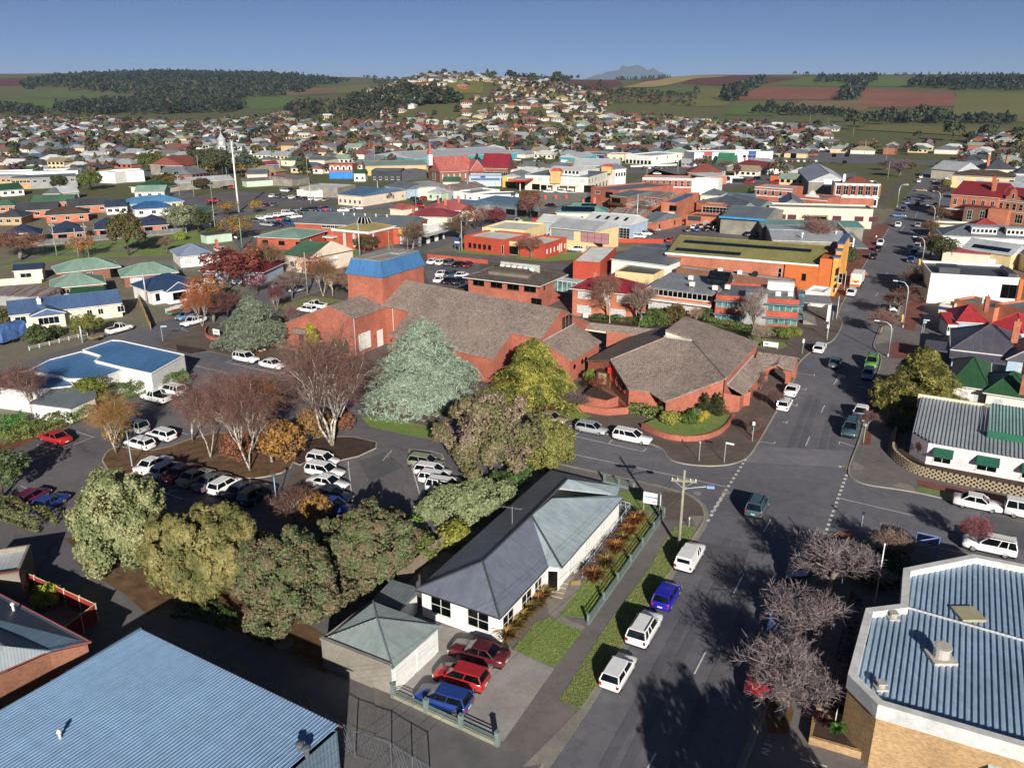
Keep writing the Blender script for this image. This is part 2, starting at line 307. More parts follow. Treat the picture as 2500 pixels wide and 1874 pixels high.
block('footpath',[(57.0,76.5),(52.6,79.3),(47.8,83.0),(45.7,84.3),(43.9,85.1),(40.9,86.1),(40.0,87.3),(39.8,88.5),(40.4,90.2),(42.2,93.6),(45.8,100.1),(50.5,109.8),(51.8,112.8),(54.2,117.4),(56.2,121.1),(60.1,128.4),(63.4,135.1),(63.8,138.3),(64.5,141.6),(67.2,146.8),(72.4,156.9),(79.7,166.0),(85.5,176.1),(100.1,203.3),(115.4,231.1),(131.8,261.8),(152.6,299.5),(175.5,341.4)],[(182.4,341.4),(141.6,261.8),(122.9,231.1),(99.5,155.5),(68.4,102.2),(62.5,85.3)],asph3,1)
block('footpath',[(14.55,42.24),(16.20,45.13),(18.03,48.34),(19.41,50.97),(22.54,56.75),(29.84,69.50),(31.39,72.95),(32.67,74.61),(34.0,75.6),(35.3,75.7),(37.33,74.77),(39.29,73.44),(43.61,71.35),(49.98,68.32)],[(44.37,58.98),(34.31,42.24)],asph3,-1)
# verges, lawns, drives of the near corner
def area(name,pts,mat,z): return sheet(name,pts,z,mat)
area('verge_grass',[(3.43,50.11),(5.13,49.30),(6.64,51.97),(9.08,56.72),(12.07,62.31),(14.94,67.63),(18.37,74.44),(19.2,76.3),(17.3,76.8),(15.39,73.38),(12.77,67.83),(8.63,60.47),(7.05,57.48),(4.79,52.74)],lawn2,.128)
area('lawn',[(4.14,60.83),(6.48,65.73),(13.7,79.3),(11.7,84.1),(14.0,84.5),(15.2,80.1),(16.5,80.9),(15.7,77.3),(6.46,60.24)],lawn,.128)
area('lawn',[(0.08,56.05),(1.99,59.77),(3.19,60.43),(4.11,60.21),(5.89,58.49),(3.34,53.86)],lawn,.128)
area('corner_paving',[(16.9,84.5),(19.7,83.6),(20.6,81.4),(20.7,79.3),(20.4,78.6),(19.0,78.6),(18.7,77.5),(16.2,77.7)],pav_brown,.128)
area('concrete_ramp',[(19.0,78.6),(20.5,78.5),(19.1,76.1)],conc,.134)
area('driveway',[(-8.99,50.95),(-6.18,55.56),(-6.36,59.45),(-4.78,58.91),(-0.85,57.15),(0.08,56.05),(3.33,53.77),(-0.58,46.09),(-1.06,45.95)],concd,.132)
area('garden_path',[(2.91,63.43),(3.78,64.40),(5.26,65.64),(6.31,66.41),(6.51,65.39),(4.15,60.99),(4.89,59.99),(6.21,59.23),(5.89,58.53),(4.20,59.56),(3.21,60.88)],conc,.136)
area('crossover',[(0.70,43.74),(4.90,49.18),(5.58,49.96),(2.38,44.01)],conc,.126)
area('gravel_lot',[(-9.65,49.78),(-8.20,49.14),(-0.94,45.30),(2.10,44.53),(1.24,43.19),(-9.48,43.19)],gravel,.126)
# church corner
area('lawn',[(37.3,153.4),(41.0,151.2),(45.1,147.4),(50.3,143.0),(47.3,139.5),(43.2,140.7),(41.8,147.0),(38.7,150.3)],lawn,.13)
area('garden_bed',[(12.5,158.4),(24.9,170.4),(41.4,167.3),(54.9,152.9),(50.4,145.4),(45.1,147.4),(36.4,153.8),(22.1,153.8)],mulchd,.126)
area('verge_grass',[(-21.0,107.1),(-19.0,107.7),(-13.3,104.6),(-10.1,102.8),(-8.9,100.2),(-10.6,99.3),(-13.6,100.5),(-19.2,103.6)],lawn,.13)
area('verge_grass',[(4.3,109.1),(6.7,110.1),(9.6,109.5),(11.1,107.5),(10.0,106.2),(6.5,105.9)],lawn,.13)
area('bark_bed',[(-20.5,117.4),(-16.9,116.7),(-10.4,114.2),(-10.5,106.8),(-14.6,109.1),(-18.7,111.1)],mulch,.13)
area('bark_bed',[(2.7,112.5),(6.1,111.1),(6.4,109.8),(4.3,109.1),(2.6,109.8)],mulch,.128)
area('bark_bed',[(-60.3,142.5),(-54.1,139.7),(-53.3,138.4),(-55.8,136.9),(-58.5,138.4)],mulchd,.128)
area('bark_bed',[(-47.2,139.4),(-45.6,141.4),(-41.9,138.1),(-43.1,136.1),(-45.7,137.1)],mulch,.128)
area('bark_bed',[(-34.4,130.9),(-32.7,133.0),(-29.8,131.8),(-29.7,129.4),(-32.9,129.1)],mulch,.128)
area('lawn',[(-50.4,170.9),(-44.5,180.0),(-36.4,176.4),(-38.3,173.8),(-45.9,166.1)],lawn2,.128)
area('verge_grass',[(-61.3,152.9),(-60.9,156.5),(-58.9,156.5),(-58.7,154.1)],dirt,.128)
# islands and verges of the public car park
def island(pts,mat,z=.12): 
 p=smooth(pts+[pts[0]],1)[:-1]; o=MB().prism(p,.01,z).build('island',mat); struct(o); strip('kerb',p+[p[0]],-.08,.08,0,z+.02,concl)
island([(-50.3,92.8),(-51.0,95.5),(-50.4,97.3),(-47.5,95.9),(-44.5,95.9),(-41.8,99.7),(-38.7,102.3),(-29.7,98.3),(-26.9,94.6),(-26.6,89.8),(-29.6,87.8),(-32.2,87.8),(-38.2,91.5),(-45.0,91.5),(-45.0,88.6),(-47.9,89.4)],dirt)
island([(-20.8,100.2),(-16.4,97.8),(-20.0,92.8),(-24.7,92.8),(-26.1,91.1),(-28.1,95.5),(-26.4,100.2)],mulchd)
island([(-13.1,96.2),(-8.9,95.2),(-8.3,92.8),(-11.9,91.9),(-12.1,91.5)],asph3)
area('paved_strip',[(-26.2,88.6),(-25.2,92.8),(-22.8,83.3),(-25.6,82.6)],pav_brown,.13)
area('leaf_verge',[(-63.9,94.6),(-60.8,102.8),(-57.6,108.8),(-53.6,112.6),(-54.0,113.3),(-60.8,111.1),(-66.1,98.3)],mulch,.026)
area('leaf_verge',[(-45.59,73.99),(-39.74,69.22),(-30.29,62.84),(-18.64,56.02),(-14.30,53.12),(-15.31,57.96),(-27.03,66.90),(-41.9,75.2)],dirt,.026)
area('lane_verge',[(-42.14,69.48),(-36.29,66.90),(-30.29,62.84),(-31.43,60.85),(-34.74,63.99)],dirt,.03)
# right side
area('brick_path',[(67.6,142.8),(70.0,144.1),(72.6,143.4),(68.3,134.3),(64.2,134.3)],pav_red,.128)
area('brick_footpath',[(74.4,153.0),(85.7,176.1),(100.6,203.3),(114.9,228.4),(116.6,228.4),(105.7,206.6),(87.1,169.7),(76.4,151.7)],pav_red,.128)
area('grey_path',[(72.1,156.2),(73.5,153.6),(68.9,144.5),(65.3,142.8)],conc,.130)
area('brick_footpath',[(132.7,290.6),(122.0,270.9),(94.6,219.9),(74.6,181.1),(68.7,176.9),(78.3,196.2),(97.7,234.8),(122.6,282.9)],pav_red,.128)
area('bark_bed',[(52.1,112.5),(53.4,110.7),(50.7,108.1),(50.2,108.7)],mulch,.128)
area('bark_bed',[(47.2,102.2),(47.6,101.2),(46.0,97.7),(44.7,97.5)],mulch,.128)
area('bark_bed',[(33.3,102.9),(32.9,101.0),(31.6,99.2),(30.4,99.4)],mulch,.128)
area('bark_bed',[(37.3,111.6),(38.9,113.3),(37.8,110.5),(36.9,109.4)],mulch,.128)
area('garden_bed',[(47.5,94.9),(49.7,94.0),(59.0,86.2),(57.5,83.6),(50.1,87.3),(48.1,91.4)],mulchd,.9)
area('verge_grass',[(45.9,84.5),(46.5,85.6),(48.6,84.3),(53.7,81.4),(55.4,80.1),(54.9,79.1)],lawn,.128)
area('brick_footpath',[(47.3,87.4),(49.5,86.2),(56.7,82.1),(55.7,80.6),(48.7,84.5),(46.5,85.7)],pav_red,.128)
area('concrete_ramp',[(44.9,86.6),(45.8,86.0),(45.8,84.4),(43.5,85.6)],conc,.13)
area('concrete_ramp',[(41.7,92.5),(42.5,91.0),(41.8,90.0),(40.8,90.2)],conc,.13)
area('brick_nook',[(31.45,73.11),(32.60,74.44),(34.2,75.5),(35.2,75.6),(34.63,73.77),(31.94,72.62)],pav_red,.13)
area('leaf_verge',[(19.48,50.79),(20.55,50.25),(20.53,49.02),(19.32,46.69),(18.08,46.85),(18.15,48.34)],dirt,.13)
# park and station ground on the left
area('park_lawn',[(-132.5,205.6),(-137.9,221.3),(-133.8,244.2),(-117.7,257.5),(-102.2,272.2),(-90.9,239.3),(-97.5,230.0),(-120.1,225.5),(-131.5,210.3)],lawn,.012)
sheet('park_path',[(-136.9,216.2),(-131.8,232.2),(-119.3,235.7),(-110.9,241.8),(-102.3,263.2),(-100.2,258.9),(-109.1,237.6),(-117.6,232.2),(-129.4,227.7),(-134.6,212.2)],.02,asph3)
sheet('verge_grass',[(-106.4,299.5),(-104.9,315.8),(-89.1,322.4),(-87.6,318.0),(-93.1,305.4),(-101.8,293.7)],.02,lawn)
sheet('railway_lot',[(-139.6,371.2),(-129.4,392.9),(-77.0,368.3),(-64.3,351.7),(-81.4,341.4),(-104.7,324.7),(-113.8,320.2)],.014,asph2)
sheet('lot_road',[(-165.6,392.9),(-150.0,392.9),(-112.6,315.8),(-95.7,324.7),(-70.8,337.7),(-54.9,355.8),(-42.3,332.9),(-59.2,323.6),(-66.0,313.7),(-90.3,327.0),(-105.0,293.7),(-117.3,309.5),(-145.4,368.3)],.018,asph)
sheet('council_car_park',[(-98.8,284.6),(-93.1,305.4),(-82.9,334.0),(-67.8,336.4),(-59.0,305.4),(-73.8,284.6),(-82.3,272.7),(-78.3,254.4),(-77.7,237.0),(-85.5,254.4)],.022,asph2)
sheet('side_lot',[(-24.4,218.8),(-8.0,225.2),(-8.8,205.3),(-10.2,188.5),(-19.0,190.1)],.136,asph2)
sheet('station_drive',[(-25.7,231.8),(-16.0,236.5),(-1.5,225.2),(16.1,214.8),(15.6,207.2),(-7.9,220.9)],.13,asph2)
sheet('lawn',[(0.8,228.0),(2.1,231.6),(14.2,236.5),(20.5,229.2),(17.2,222.4),(8.7,220.2),(1.6,223.5)],.14,lawn)
sheet('lawn',[(-17.0,234.0),(-13.7,239.0),(-3.5,231.6),(-3.4,228.0)],.14,lawn)
sheet('lawn',[(-52.0,245.5),(-45.5,242.8),(-42.3,226.9),(-44.4,222.4)],.03,lawn)
sheet('lawn',[(-39.4,250.9),(-36.8,258.1),(-34.0,249.6),(-36.6,241.5)],.03,lawn)
sheet('shop_car_park',[(34.3,259.8),(58.9,291.4),(74.4,291.4),(87.1,265.6),(81.7,257.0),(48.9,243.8)],.03,asph2)
sheet('back_car_park',[(113.7,452.2),(130.1,470.0),(153.6,435.6),(139.6,398.9),(123.2,420.2),(100.8,402.3)],.02,asph2)
sheet('forecourt',[(5.3,369.8),(15.9,394.6),(35.0,385.0),(30.8,355.8),(18.4,337.7),(11.5,328.2)],.02,conc)
sheet('cross_road',[(-19.4,577.6),(85.9,510.2),(114.8,532.8),(110.3,515.6),(94.0,479.5),(68.1,452.2),(40.3,385.0),(23.5,345.3),(11.0,314.8),(9.0,328.2),(25.9,381.8),(79.8,446.8),(95.1,464.2),(3.2,531.3),(3.4,555.8)],.016,asph)
sheet('highway',[(117.7,764.7),(271.7,764.7),(271.3,579.8),(358.9,566.0),(343.0,540.3),(256.1,546.5),(175.2,579.8),(99.2,642.1)],.02,asph)
sheet('far_road',[(199.3,678.5),(250.9,816.4),(334.0,943.4),(414.5,1116.3),(416.9,1106.2),(331.6,908.1),(237.3,719.0),(189.5,609.4)],.02,asph)
sheet('far_road',[(-339.1,719.0),(-328.5,719.0),(-268.3,601.7),(-229.5,528.3),(-194.5,465.8),(-201.4,465.8),(-264.1,579.8)],.02,asph)
sheet('brick_footpath',[(145.3,327.0),(178.4,392.9),(230.4,485.3),(243.5,505.9),(208.0,453.0),(167.2,380.2),(146.5,336.4)],.024,pav_brown); sheet('yard',[(137.4,398.9),(154.8,427.7),(181.7,479.5),(200.7,494.4),(169.9,420.2),(142.8,373.5)],.02,gravel)
# painted markings
def mark(p,q,wd=.12,z=.05,name='road_marking',mat=None):
 p=v2(p); q=v2(q); t=(q-p).normalized(); n=Vector((-t.y,t.x))*wd/2
 return struct(MB().poly([(*(p-n),z),(*(q-n),z),(*(q+n),z),(*(p+n),z)][::1]).build(name,mat or white))
for a,b in (((9.07,43.74),(9.85,45.08)),((14.16,53.22),(15.65,55.97)),((19.99,64.19),(21.46,66.92)),((25.9,75.3),(27.4,78.0)),((37.6,97.4),(39.1,100.3)),((43.7,109.1),(45.2,111.9)),((49.9,121.1),(51.4,123.7)),((80.9,180.2),(82.9,183.8)),((92.5,202.4),(94.6,206.1)),((111.1,237.3),(113.6,241.6)),((126.2,264.2),(134.1,278.0)),((127.7,273.3),(133.4,283.4)),((146.1,302.9),(156.7,323.2))): mark(a,b,.13)
for a,b,n in (((21.5,79.5),(28.8,93.2),14),((20.6,77.5),(23.8,83.7),6),((31.92,74.63),(39.6,88.9),15)):
 a=v2(a); b=v2(b)
 for i in range(n):
  p=a+(b-a)*(i/(n-.55)); mark(p,p+(b-a)*(.45/(n-.55)),.32,name='give_way_dash')
for a,b in (((7.2,95.0),(15.6,90.5)),((15.6,90.5),(24.5,85.7)),((36.5,82.8),(44.2,78.0)),((8.1,100.6),(16.5,95.6)),((16.5,95.6),(17.1,96.5)),((8.1,100.6),(8.8,101.7)),((12.4,98.0),(13.1,99.3)),
 ((31.9,98.7),(33.8,98.1)),((33.8,98.1),(34.1,98.7)),((45.9,126.7),(48.4,125.5)),((48.2,125.0),(48.7,126.2)),((44.1,118.9),(44.8,118.8)),((44.6,118.3),(45.1,119.4)),((40.6,112.1),(41.2,111.9)),((41.0,111.5),(41.5,112.6)),((37.1,105.6),(37.7,105.4)),((37.4,104.9),(38.0,105.9)),((42.4,98.7),(43.8,97.0)),((42.1,97.9),(42.4,98.7)),((53.2,120.2),(54.9,119.1)),
 ((67.7,168.2),(70.1,167.6)),((65.9,162.8),(67.4,162.4)),((-47.9,132.3),(-37.4,126.1)),((-47.9,132.3),(-47.0,134.5)),((-37.4,126.1),(-36.2,127.9)),((-52.8,130.6),(-46.0,126.6)),((-63.3,153.1),(-61.2,151.4)),((-63.3,153.1),(-63.6,154.5)),((-79.0,245.8),(-78.5,252.3)),((-28.9,263.3),(-25.5,275.3))): mark(a,b,.11)
for a,b in (((-62.4,95.5),(-58.6,93.2)),((-60.9,97.6),(-57.2,95.9)),((-58.5,102.3),(-54.9,100.2)),((-54.5,109.4),(-51.0,107.2)),((-53.7,111.9),(-50.6,109.7)),((-60.6,91.1),(-57.5,95.0)),((-57.5,95.0),(-54.9,100.5)),((-41.2,85.3),(-36.6,82.6)),((-40.4,86.1),(-41.0,85.1)),((-38.2,84.9),(-39.0,83.8)),((-56.5,85.9),(-51.5,82.9)),((-54.3,84.2),(-55.1,82.6)),((-45.6,102.8),(-42.9,101.1)),
 ((-20.1,92.6),(-16.6,77.5)),((-19.6,90.2),(-21.5,89.4)),((-16.6,77.5),(-17.8,76.9)),((-12.2,91.5),(-9.8,81.3)),((-11.4,89.1),(-10.2,89.2)),((-10.8,86.6),(-9.8,86.7)),((-10.2,84.0),(-9.3,84.2)),((-15.9,92.8),(-15.2,95.9)),((-15.8,94.0),(-15.2,93.9))): mark(a,b,.1)
mark((39.9,90.0),(42.7,94.9),.12,mat=yellow); mark((39.5,91.2),(39.8,91.0),.5); mark((19.51,44.43),(21.06,43.74),.14,z=.14)
for a,b in (((17.42,45.84),(17.91,45.58)),((17.18,45.39),(17.67,45.16)),((17.67,45.16),(17.00,44.98)),((17.00,44.98),(17.45,44.80))): mark(a,b,.12,z=.14,name='painted_letter')
def manhole(p,r=.45):
 mb=MB(); mb.cyl(p[0],p[1],.01,.044,r,n=18); mb.cyl(p[0],p[1],.01,.05,r*.6,n=18); struct(mb.build('manhole_cover',conc))
for p in ((24.2,84.4),(38.9,76.9),(20.9,84.1)): manhole(p)
manhole((-18.74,57.07),.8)
mark((48.8,130.7),(49.8,130.6),1.0,mat=M('marking_blue','4a74b8'))
trk=M('wheel_track','62626a','asphalt',crack=.1); pat=M('asphalt_patch','5d5c62','asphalt',crack=.2); pal=M('asphalt_pale','7a7982','asphalt',crack=.2)
for a,b in (((6.16,43.74),(22.01,74.04)),((7.60,43.74),(22.85,73.38)),((10.83,43.74),(22.36,65.59)),((33.1,92.0),(44.8,116.2)),((34.2,91.3),(45.4,115.0)),((37.7,92.8),(46.8,112.7)),((38.9,92.4),(47.4,111.6))): mark(a,b,.75,z=.031,name='wheel_track',mat=trk)
sheet('asphalt_patch',[(18.49,73.38),(23.42,71.76),(20.83,65.59),(15.76,67.83)],.035,pat); sheet('asphalt_patch',[(50.2,79.1),(50.7,79.5),(56.3,75.4),(53.17,70.32),(47.42,73.80)],.035,pat); sheet('asphalt_patch',[(30.9,97.4),(43.0,95.7),(40.3,90.9),(28.1,92.4)],.035,pal); sheet('asphalt_patch',[(-18.9,92.8),(-16.0,95.5),(-13.0,91.1),(-16.5,87.0)],.035,pat); 

# ---------------------------------------------------------------- building helpers
gl=glass('window_glass'); gl_teal=glass('teal_glass','47706e',.12); gl_dark=glass('dark_glass','07090b',.1)
frame_w=M('frame_white','d9d9d6','plain',rough=.5); frame_d=M('frame_dark','2b2d30','plain',rough=.5); frame_b=M('frame_bronze','4a3a30','plain',rough=.5)
curtain=M('curtain','b9bcc0','plain',lo=.6,hi=1.2,s1=3)
BR=M('brick_red','b65a40','brick'); BR2=M('brick_orange','c46a48','brick',mortar='9a7a66'); BR3=M('brick_brown','8a5236','brick'); BRT=M('brick_tan','c09a68','brick',mortar='8d7a60'); BRV=M('brick_vermilion','bc5238','brick',mortar='8a4a3c')
BLK=M('block_wall','8f8a80','brick',mortar='7a766e',c1=.92,c2=1.08)
W_=M('wall_white','dfe0df','plain',lo=.86,hi=1.04); CR=M('wall_cream','ddd2ba','plain',lo=.84); CR2=M('wall_cream_pink','d9c8b4','plain',lo=.84); YE=M('wall_yellow','dcc48e','plain',lo=.86); GR=M('wall_grey','97989a','plain'); PK=M('wall_pale_pink','ded2d6','plain',lo=.85); BL=M('wall_pale_blue','9db4cc','plain',lo=.85); CG=M('wall_concrete','8e8a80','plain',lo=.6,hi=1.15); ORG=M('wall_orange','c8661f','plain',lo=.85); RDW=M('wall_render_red','b04028','plain',lo=.85); CHAR=M('wall_charcoal','3a3d42','plain'); MINT=M('wall_mint','b6d0bb','plain',lo=.8)
TILE=M('tile_brown','94847c','tile',lichen='a09082'); TILEB=M('tile_dark_brown','5c4a44','tile'); TILER=M('tile_red','8f4a3e','tile'); TILET=M('tile_terracotta','b05a48','tile'); 
def RIB(name,hexc,pitch=.35,**k): return M('roof_'+name,hexc,'rib',rough=k.pop('rough',.45),spec=.4,pitch=pitch,**k)
r_grey=RIB('grey','8b9096'); r_light=RIB('light_grey','b3b9c0'); r_white=RIB('white','d2d5d8'); r_char=RIB('charcoal','4b4e54'); r_slate=RIB('slate','6b757c'); r_navy=RIB('navy','34435c'); r_blue=RIB('blue','3f6f9c'); r_sky=RIB('sky_blue','4f8fc0'); r_green=RIB('green','4c7058'); r_dgreen=RIB('dark_green','2f5a3a'); r_sage=RIB('sage','84a495'); r_red=RIB('red','8f3c42'); r_rust=RIB('rust','9a9a98',rust=1); r_pink=RIB('salmon','b55a5c'); r_olive=RIB('olive','8f8a4c'); r_gold=RIB('gold','a8965a'); r_dark=RIB('dark_membrane','54504e',bump=.1); r_teal=RIB('teal','6a9a92'); r_maroon=RIB('maroon','7a2430')
WM={}
def win_mesh(w,h,fr,gm,nx,nz,sill):
 k=(round(w,2),round(h,2),fr.name,gm.name,nx,nz,sill)
 if k in WM: return WM[k]
 b=MB(); f=.07 if min(w,h)>.8 else .05
 b.box(-w/2,-.05,0,-w/2+f,.03,h); b.box(w/2-f,-.05,0,w/2,.03,h); b.box(-w/2+f,-.048,0,w/2-f,.03,f); b.box(-w/2+f,-.048,h-f,w/2-f,.03,h)
 for i in range(1,nx): x=-w/2+w*i/nx; b.box(x-f*.4,-.046,f,x+f*.4,.02,h-f)
 for i in range(1,nz): z=h*i/nz; b.box(-w/2+f,-.044,z-f*.35,w/2-f,.02,z+f*.35)
 if sill: b.box(-w/2-.08,-.12,-.09,w/2+.08,.02,-.002)
 b.mi=1; b.add([(-w/2+f,-.015,f),(w/2-f,-.015,f),(w/2-f,-.015,h-f),(-w/2+f,-.015,h-f)],[(0,1,2,3)])
 o=b.build('window',[fr,gm]); WM[k]=o.data; bpy.data.objects.remove(o); return WM[k]
def window(par,x,y,z,rz,w=1.2,h=1.1,fr=None,gm=None,nx=2,nz=1,sill=True,name='window'):
 o=bpy.data.objects.new(name,win_mesh(w,h,fr or frame_w,gm or gl,nx,nz,sill)); col.objects.link(o); o.parent=par; o.location=(x,y,z); o.rotation_euler=(0,0,rz); return o
FACE={'f':lambda s,L_,D:(s,-.005,0),'r':lambda s,L_,D:(L_+.005,s,PI/2),'l':lambda s,L_,D:(-.005,D-s,-PI/2),'b':lambda s,L_,D:(L_-s,D+.005,PI)}
def put_wins(par,L_,D,wins):
 """wins: (face, n or [positions], w, h, z, options) - n spreads evenly over a..b of the wall"""
 for w in wins:
  fc,n,ww,hh,z=w[:5]; k=dict(w[5]) if len(w)>5 else {}
  ln=L_ if fc in 'fb' else D; a=k.pop('a',0)*ln; b=k.pop('b',1)*ln
  ps=[a+(b-a)*(i+.5)/n for i in range(n)] if isinstance(n,int) else n
  for s in ps:
   x,y,rz=FACE[fc](s,L_,D); window(par,x,y,z,rz,ww,hh,**k)
def roof_mesh(mb,x0,y0,x1,y1,z,rt,rise,axis='x',ins=None,th=.16):
 """eave rectangle x0..x1,y0..y1 at height z"""
 a,b,c,d=(x0,y0),(x1,y0),(x1,y1),(x0,y1); cx,cy=(x0+x1)/2,(y0+y1)/2
 lo=[(*p,z-th) for p in (a,b,c,d)]; e=[(*p,z) for p in (a,b,c,d)]
 mb.add(lo+e,[(3,2,1,0),(0,1,5,4),(1,2,6,5),(2,3,7,6),(3,0,4,7)])
 if rt in('hip','gable'):
  if axis=='x':
   i=0 if rt=='gable' else (ins if ins is not None else min((y1-y0)/2,(x1-x0)/2)); r0=(x0+i,cy,z+rise); r1=(x1-i,cy,z+rise)
   mb.add([e[0],e[1],r1,r0],[(0,1,2,3)]); mb.add([e[2],e[3],r0,r1],[(0,1,2,3)]); mb.add([e[1],e[2],r1],[(0,1,2)]); mb.add([e[3],e[0],r0],[(0,1,2)])
  else:
   i=0 if rt=='gable' else (ins if ins is not None else min((y1-y0)/2,(x1-x0)/2)); r0=(cx,y0+i,z+rise); r1=(cx,y1-i,z+rise)
   mb.add([e[1],e[2],r1,r0],[(0,1,2,3)]); mb.add([e[3],e[0],r0,r1],[(0,1,2,3)]); mb.add([e[0],e[1],r0],[(0,1,2)]); mb.add([e[2],e[3],r1],[(0,1,2)])
 elif rt=='skil':   # high at the back
  h0=[(x0,y1,z+rise),(x1,y1,z+rise)]; mb.add([e[0],e[1],h0[1],h0[0]],[(0,1,2,3)]); mb.add([e[1],e[2],h0[1]],[(0,1,2)]); mb.add([e[3],e[0],h0[0]],[(0,1,2)]); mb.add([e[2],e[3],h0[0],h0[1]],[(0,1,2,3)])
 elif rt=='skilf':  # high at the front
  h0=[(x0,y0,z+rise),(x1,y0,z+rise)]; mb.add([h0[0],h0[1],e[2],e[3]],[(0,1,2,3)]); mb.add([e[0],e[1],h0[1],h0[0]],[(0,1,2,3)]); mb.add([e[1],e[2],h0[1]],[(0,1,2)]); mb.add([e[3],e[0],h0[0]],[(0,1,2)])
 elif rt=='slab': mb.add(e,[(0,1,2,3)])
def chimney(par,x,y,z0,z1,w=.7,mat=None):
 b=MB(); b.box(x-w/2,y-w/2,z0,x+w/2,y+w/2,z1); b.box(x-w/2-.08,y-w/2-.08,z1-.25,x+w/2+.08,y+w/2+.08,z1-.1); b.cyl(x,y,z1,z1+.35,w*.2,n=8); return b.build('chimney',mat or BR,par)
def downpipe(par,x,y,z): b=MB(); b.cyl(x,y,0,z,.05,n=6); return b.build('downpipe',frame_w,par)
def bld(name,label,cat,A,B,D,h,wall,roof,rt='hip',rise=1.6,over=.45,axis='x',wins=(),group=None,z0=0,chim=(),ins=None,par_h=.5,solar=None,gut=None,front=None,vents=0):
 A=v2(A); B=v2(B); L_=(B-A).length
 if isinstance(D,tuple): D=(v2(D)-B).length
 e=empty(name,(A.x,A.y,z0),math.atan2(B.y-A.y,B.x-A.x)); tag(e,label,cat,group)
 b=MB(); b.prism([(0,0),(L_,0),(L_,D),(0,D)],0,h)
 if rt=='gable':
  k=.02
  if axis=='x':
   for x,o in ((0,1),(L_,-1)): b.add([(x+o*k,0,h-.01),(x+o*k,D,h-.01),(x+o*k,D/2,h+rise*D/(D+2*over)-.02)],[(0,1,2) if o<0 else (2,1,0)])
  else:
   for y,o in ((0,1),(D,-1)): b.add([(0,y+o*k,h-.01),(L_,y+o*k,h-.01),(L_/2,y+o*k,h+rise*L_/(L_+2*over)-.02)],[(0,1,2) if o>0 else (2,1,0)])
 if rt=='flat':
  b=MB(); t=.22; o=[(0,0),(L_,0),(L_,D),(0,D)]; i=[(t,t),(L_-t,t),(L_-t,D-t),(t,D-t)]
  for k in range(4):
   p,q,r,s=o[k],o[(k+1)%4],i[(k+1)%4],i[k]
   b.add([(*p,0),(*q,0),(*q,h),(*p,h),(*r,h),(*s,h),(*r,h-par_h),(*s,h-par_h)],[(0,1,2,3),(3,2,4,5),(5,4,6,7)])
  b.build('wall',wall,e); rb=MB(); rb.poly([(*p,h-par_h+.01) for p in i]); rf=rb.build('roof',roof,e)
 else:
  b.build('wall',wall,e); rb=MB(); ox,oy=(over,over)
  if rt=='gable': ox,oy=(.25,over) if axis=='x' else (over,.25)
  sl=over*rise/max(.1,((D if axis=='x' else L_)/2+over)) if rt in('hip','gable') else 0
  roof_mesh(rb,-ox,-oy,L_+ox,D+oy,h+.02,rt,rise,axis,ins); rf=rb.build('roof',roof,e)
  if rt in('hip','gable') and h<9:
   c=MB(); x0,y0,x1,y1=-ox,-oy,L_+ox,D+oy; cx,cy=(x0+x1)/2,(y0+y1)/2
   i=0 if rt=='gable' else (ins if ins is not None else min((y1-y0)/2,(x1-x0)/2))
   r0,r1=((x0+i,cy),(x1-i,cy)) if axis=='x' else ((cx,y0+i),(cx,y1-i)); zt=h+.05+rise
   if (v2(r0)-v2(r1)).length>.1: c.tube([(*r0,zt),(*r1,zt)],.09,5)
   if rt=='hip':
    for q,r in zip(((x0,y0),(x0,y1),(x1,y0),(x1,y1)),((r0,r0,r1,r1) if axis=='x' else (r0,r1,r0,r1))): c.tube([(*q,h+.05),(*r,zt)],.08,5)
   c.build('ridge_cap',roof,rf)
  g=MB(); x0,y0,x1,y1=-ox,-oy,L_+ox,D+oy; z=h-.02
  if rt in('hip','gable'):
   g.box(x0,y0-.1,z-.1,x1,y0-.002,z+.05); g.box(x0,y1+.002,z-.1,x1,y1+.1,z+.05)
   if rt=='hip': g.box(x0-.1,y0,z-.1,x0-.002,y1,z+.05); g.box(x1+.002,y0,z-.1,x1+.1,y1,z+.05)
   g.build('gutter',gut or frame_w,rf)
 put_wins(e,L_,D,wins)
 for c in chim: chimney(e,*c)
 return e,L_,D
def gwing(e,x0,x1,y0,y1,h,rise,wall,roof,wins=(),over=.35):
 """a gabled wing whose gable faces the front (-y) of the house"""
 b=MB(); b.prism([(x0,y0),(x1,y0),(x1,y1),(x0,y1)],0,h); cx=(x0+x1)/2; b.add([(x0,y0+.02,h-.01),(x1,y0+.02,h-.01),(cx,y0+.02,h+rise*.86)],[(0,1,2)]); b.build('wing_wall',wall,e)
 rb=MB(); roof_mesh(rb,x0-over,y0-.3,x1+over,y1,h+.03,'gable',rise,'y'); r=rb.build('wing_roof',roof,e)
 bb=MB(); bb.tube([(x0-over,y0-.32,h),(cx,y0-.32,h+rise+.02),(x1+over,y0-.32,h)],.09,4); bb.build('barge_board',frame_w,r)
 for (s,w_,hh,z,k) in wins: window(e,x0+s,y0-.005,z,0,w_,hh,**k)
def custom(name,label,cat,org,rz=R(-28.4),group=None):
 e=empty(name,org,rz); tag(e,label,cat,group); return e
def wallpart(e,segs,mat,name='wall'):
 """segs: (p,q,zp,zq[,z0]) vertical wall panels from the ground (or z0) to heights zp, zq; outward on the right of p->q"""
 b=MB()
 for sg in segs:
  p,q,zp,zq=sg[:4]; z0=sg[4] if len(sg)>4 else 0
  b.add([(*p,z0),(*q,z0),(*q,zq),(*p,zp)],[(0,1,2,3)])
 return b.build(name,mat,e)
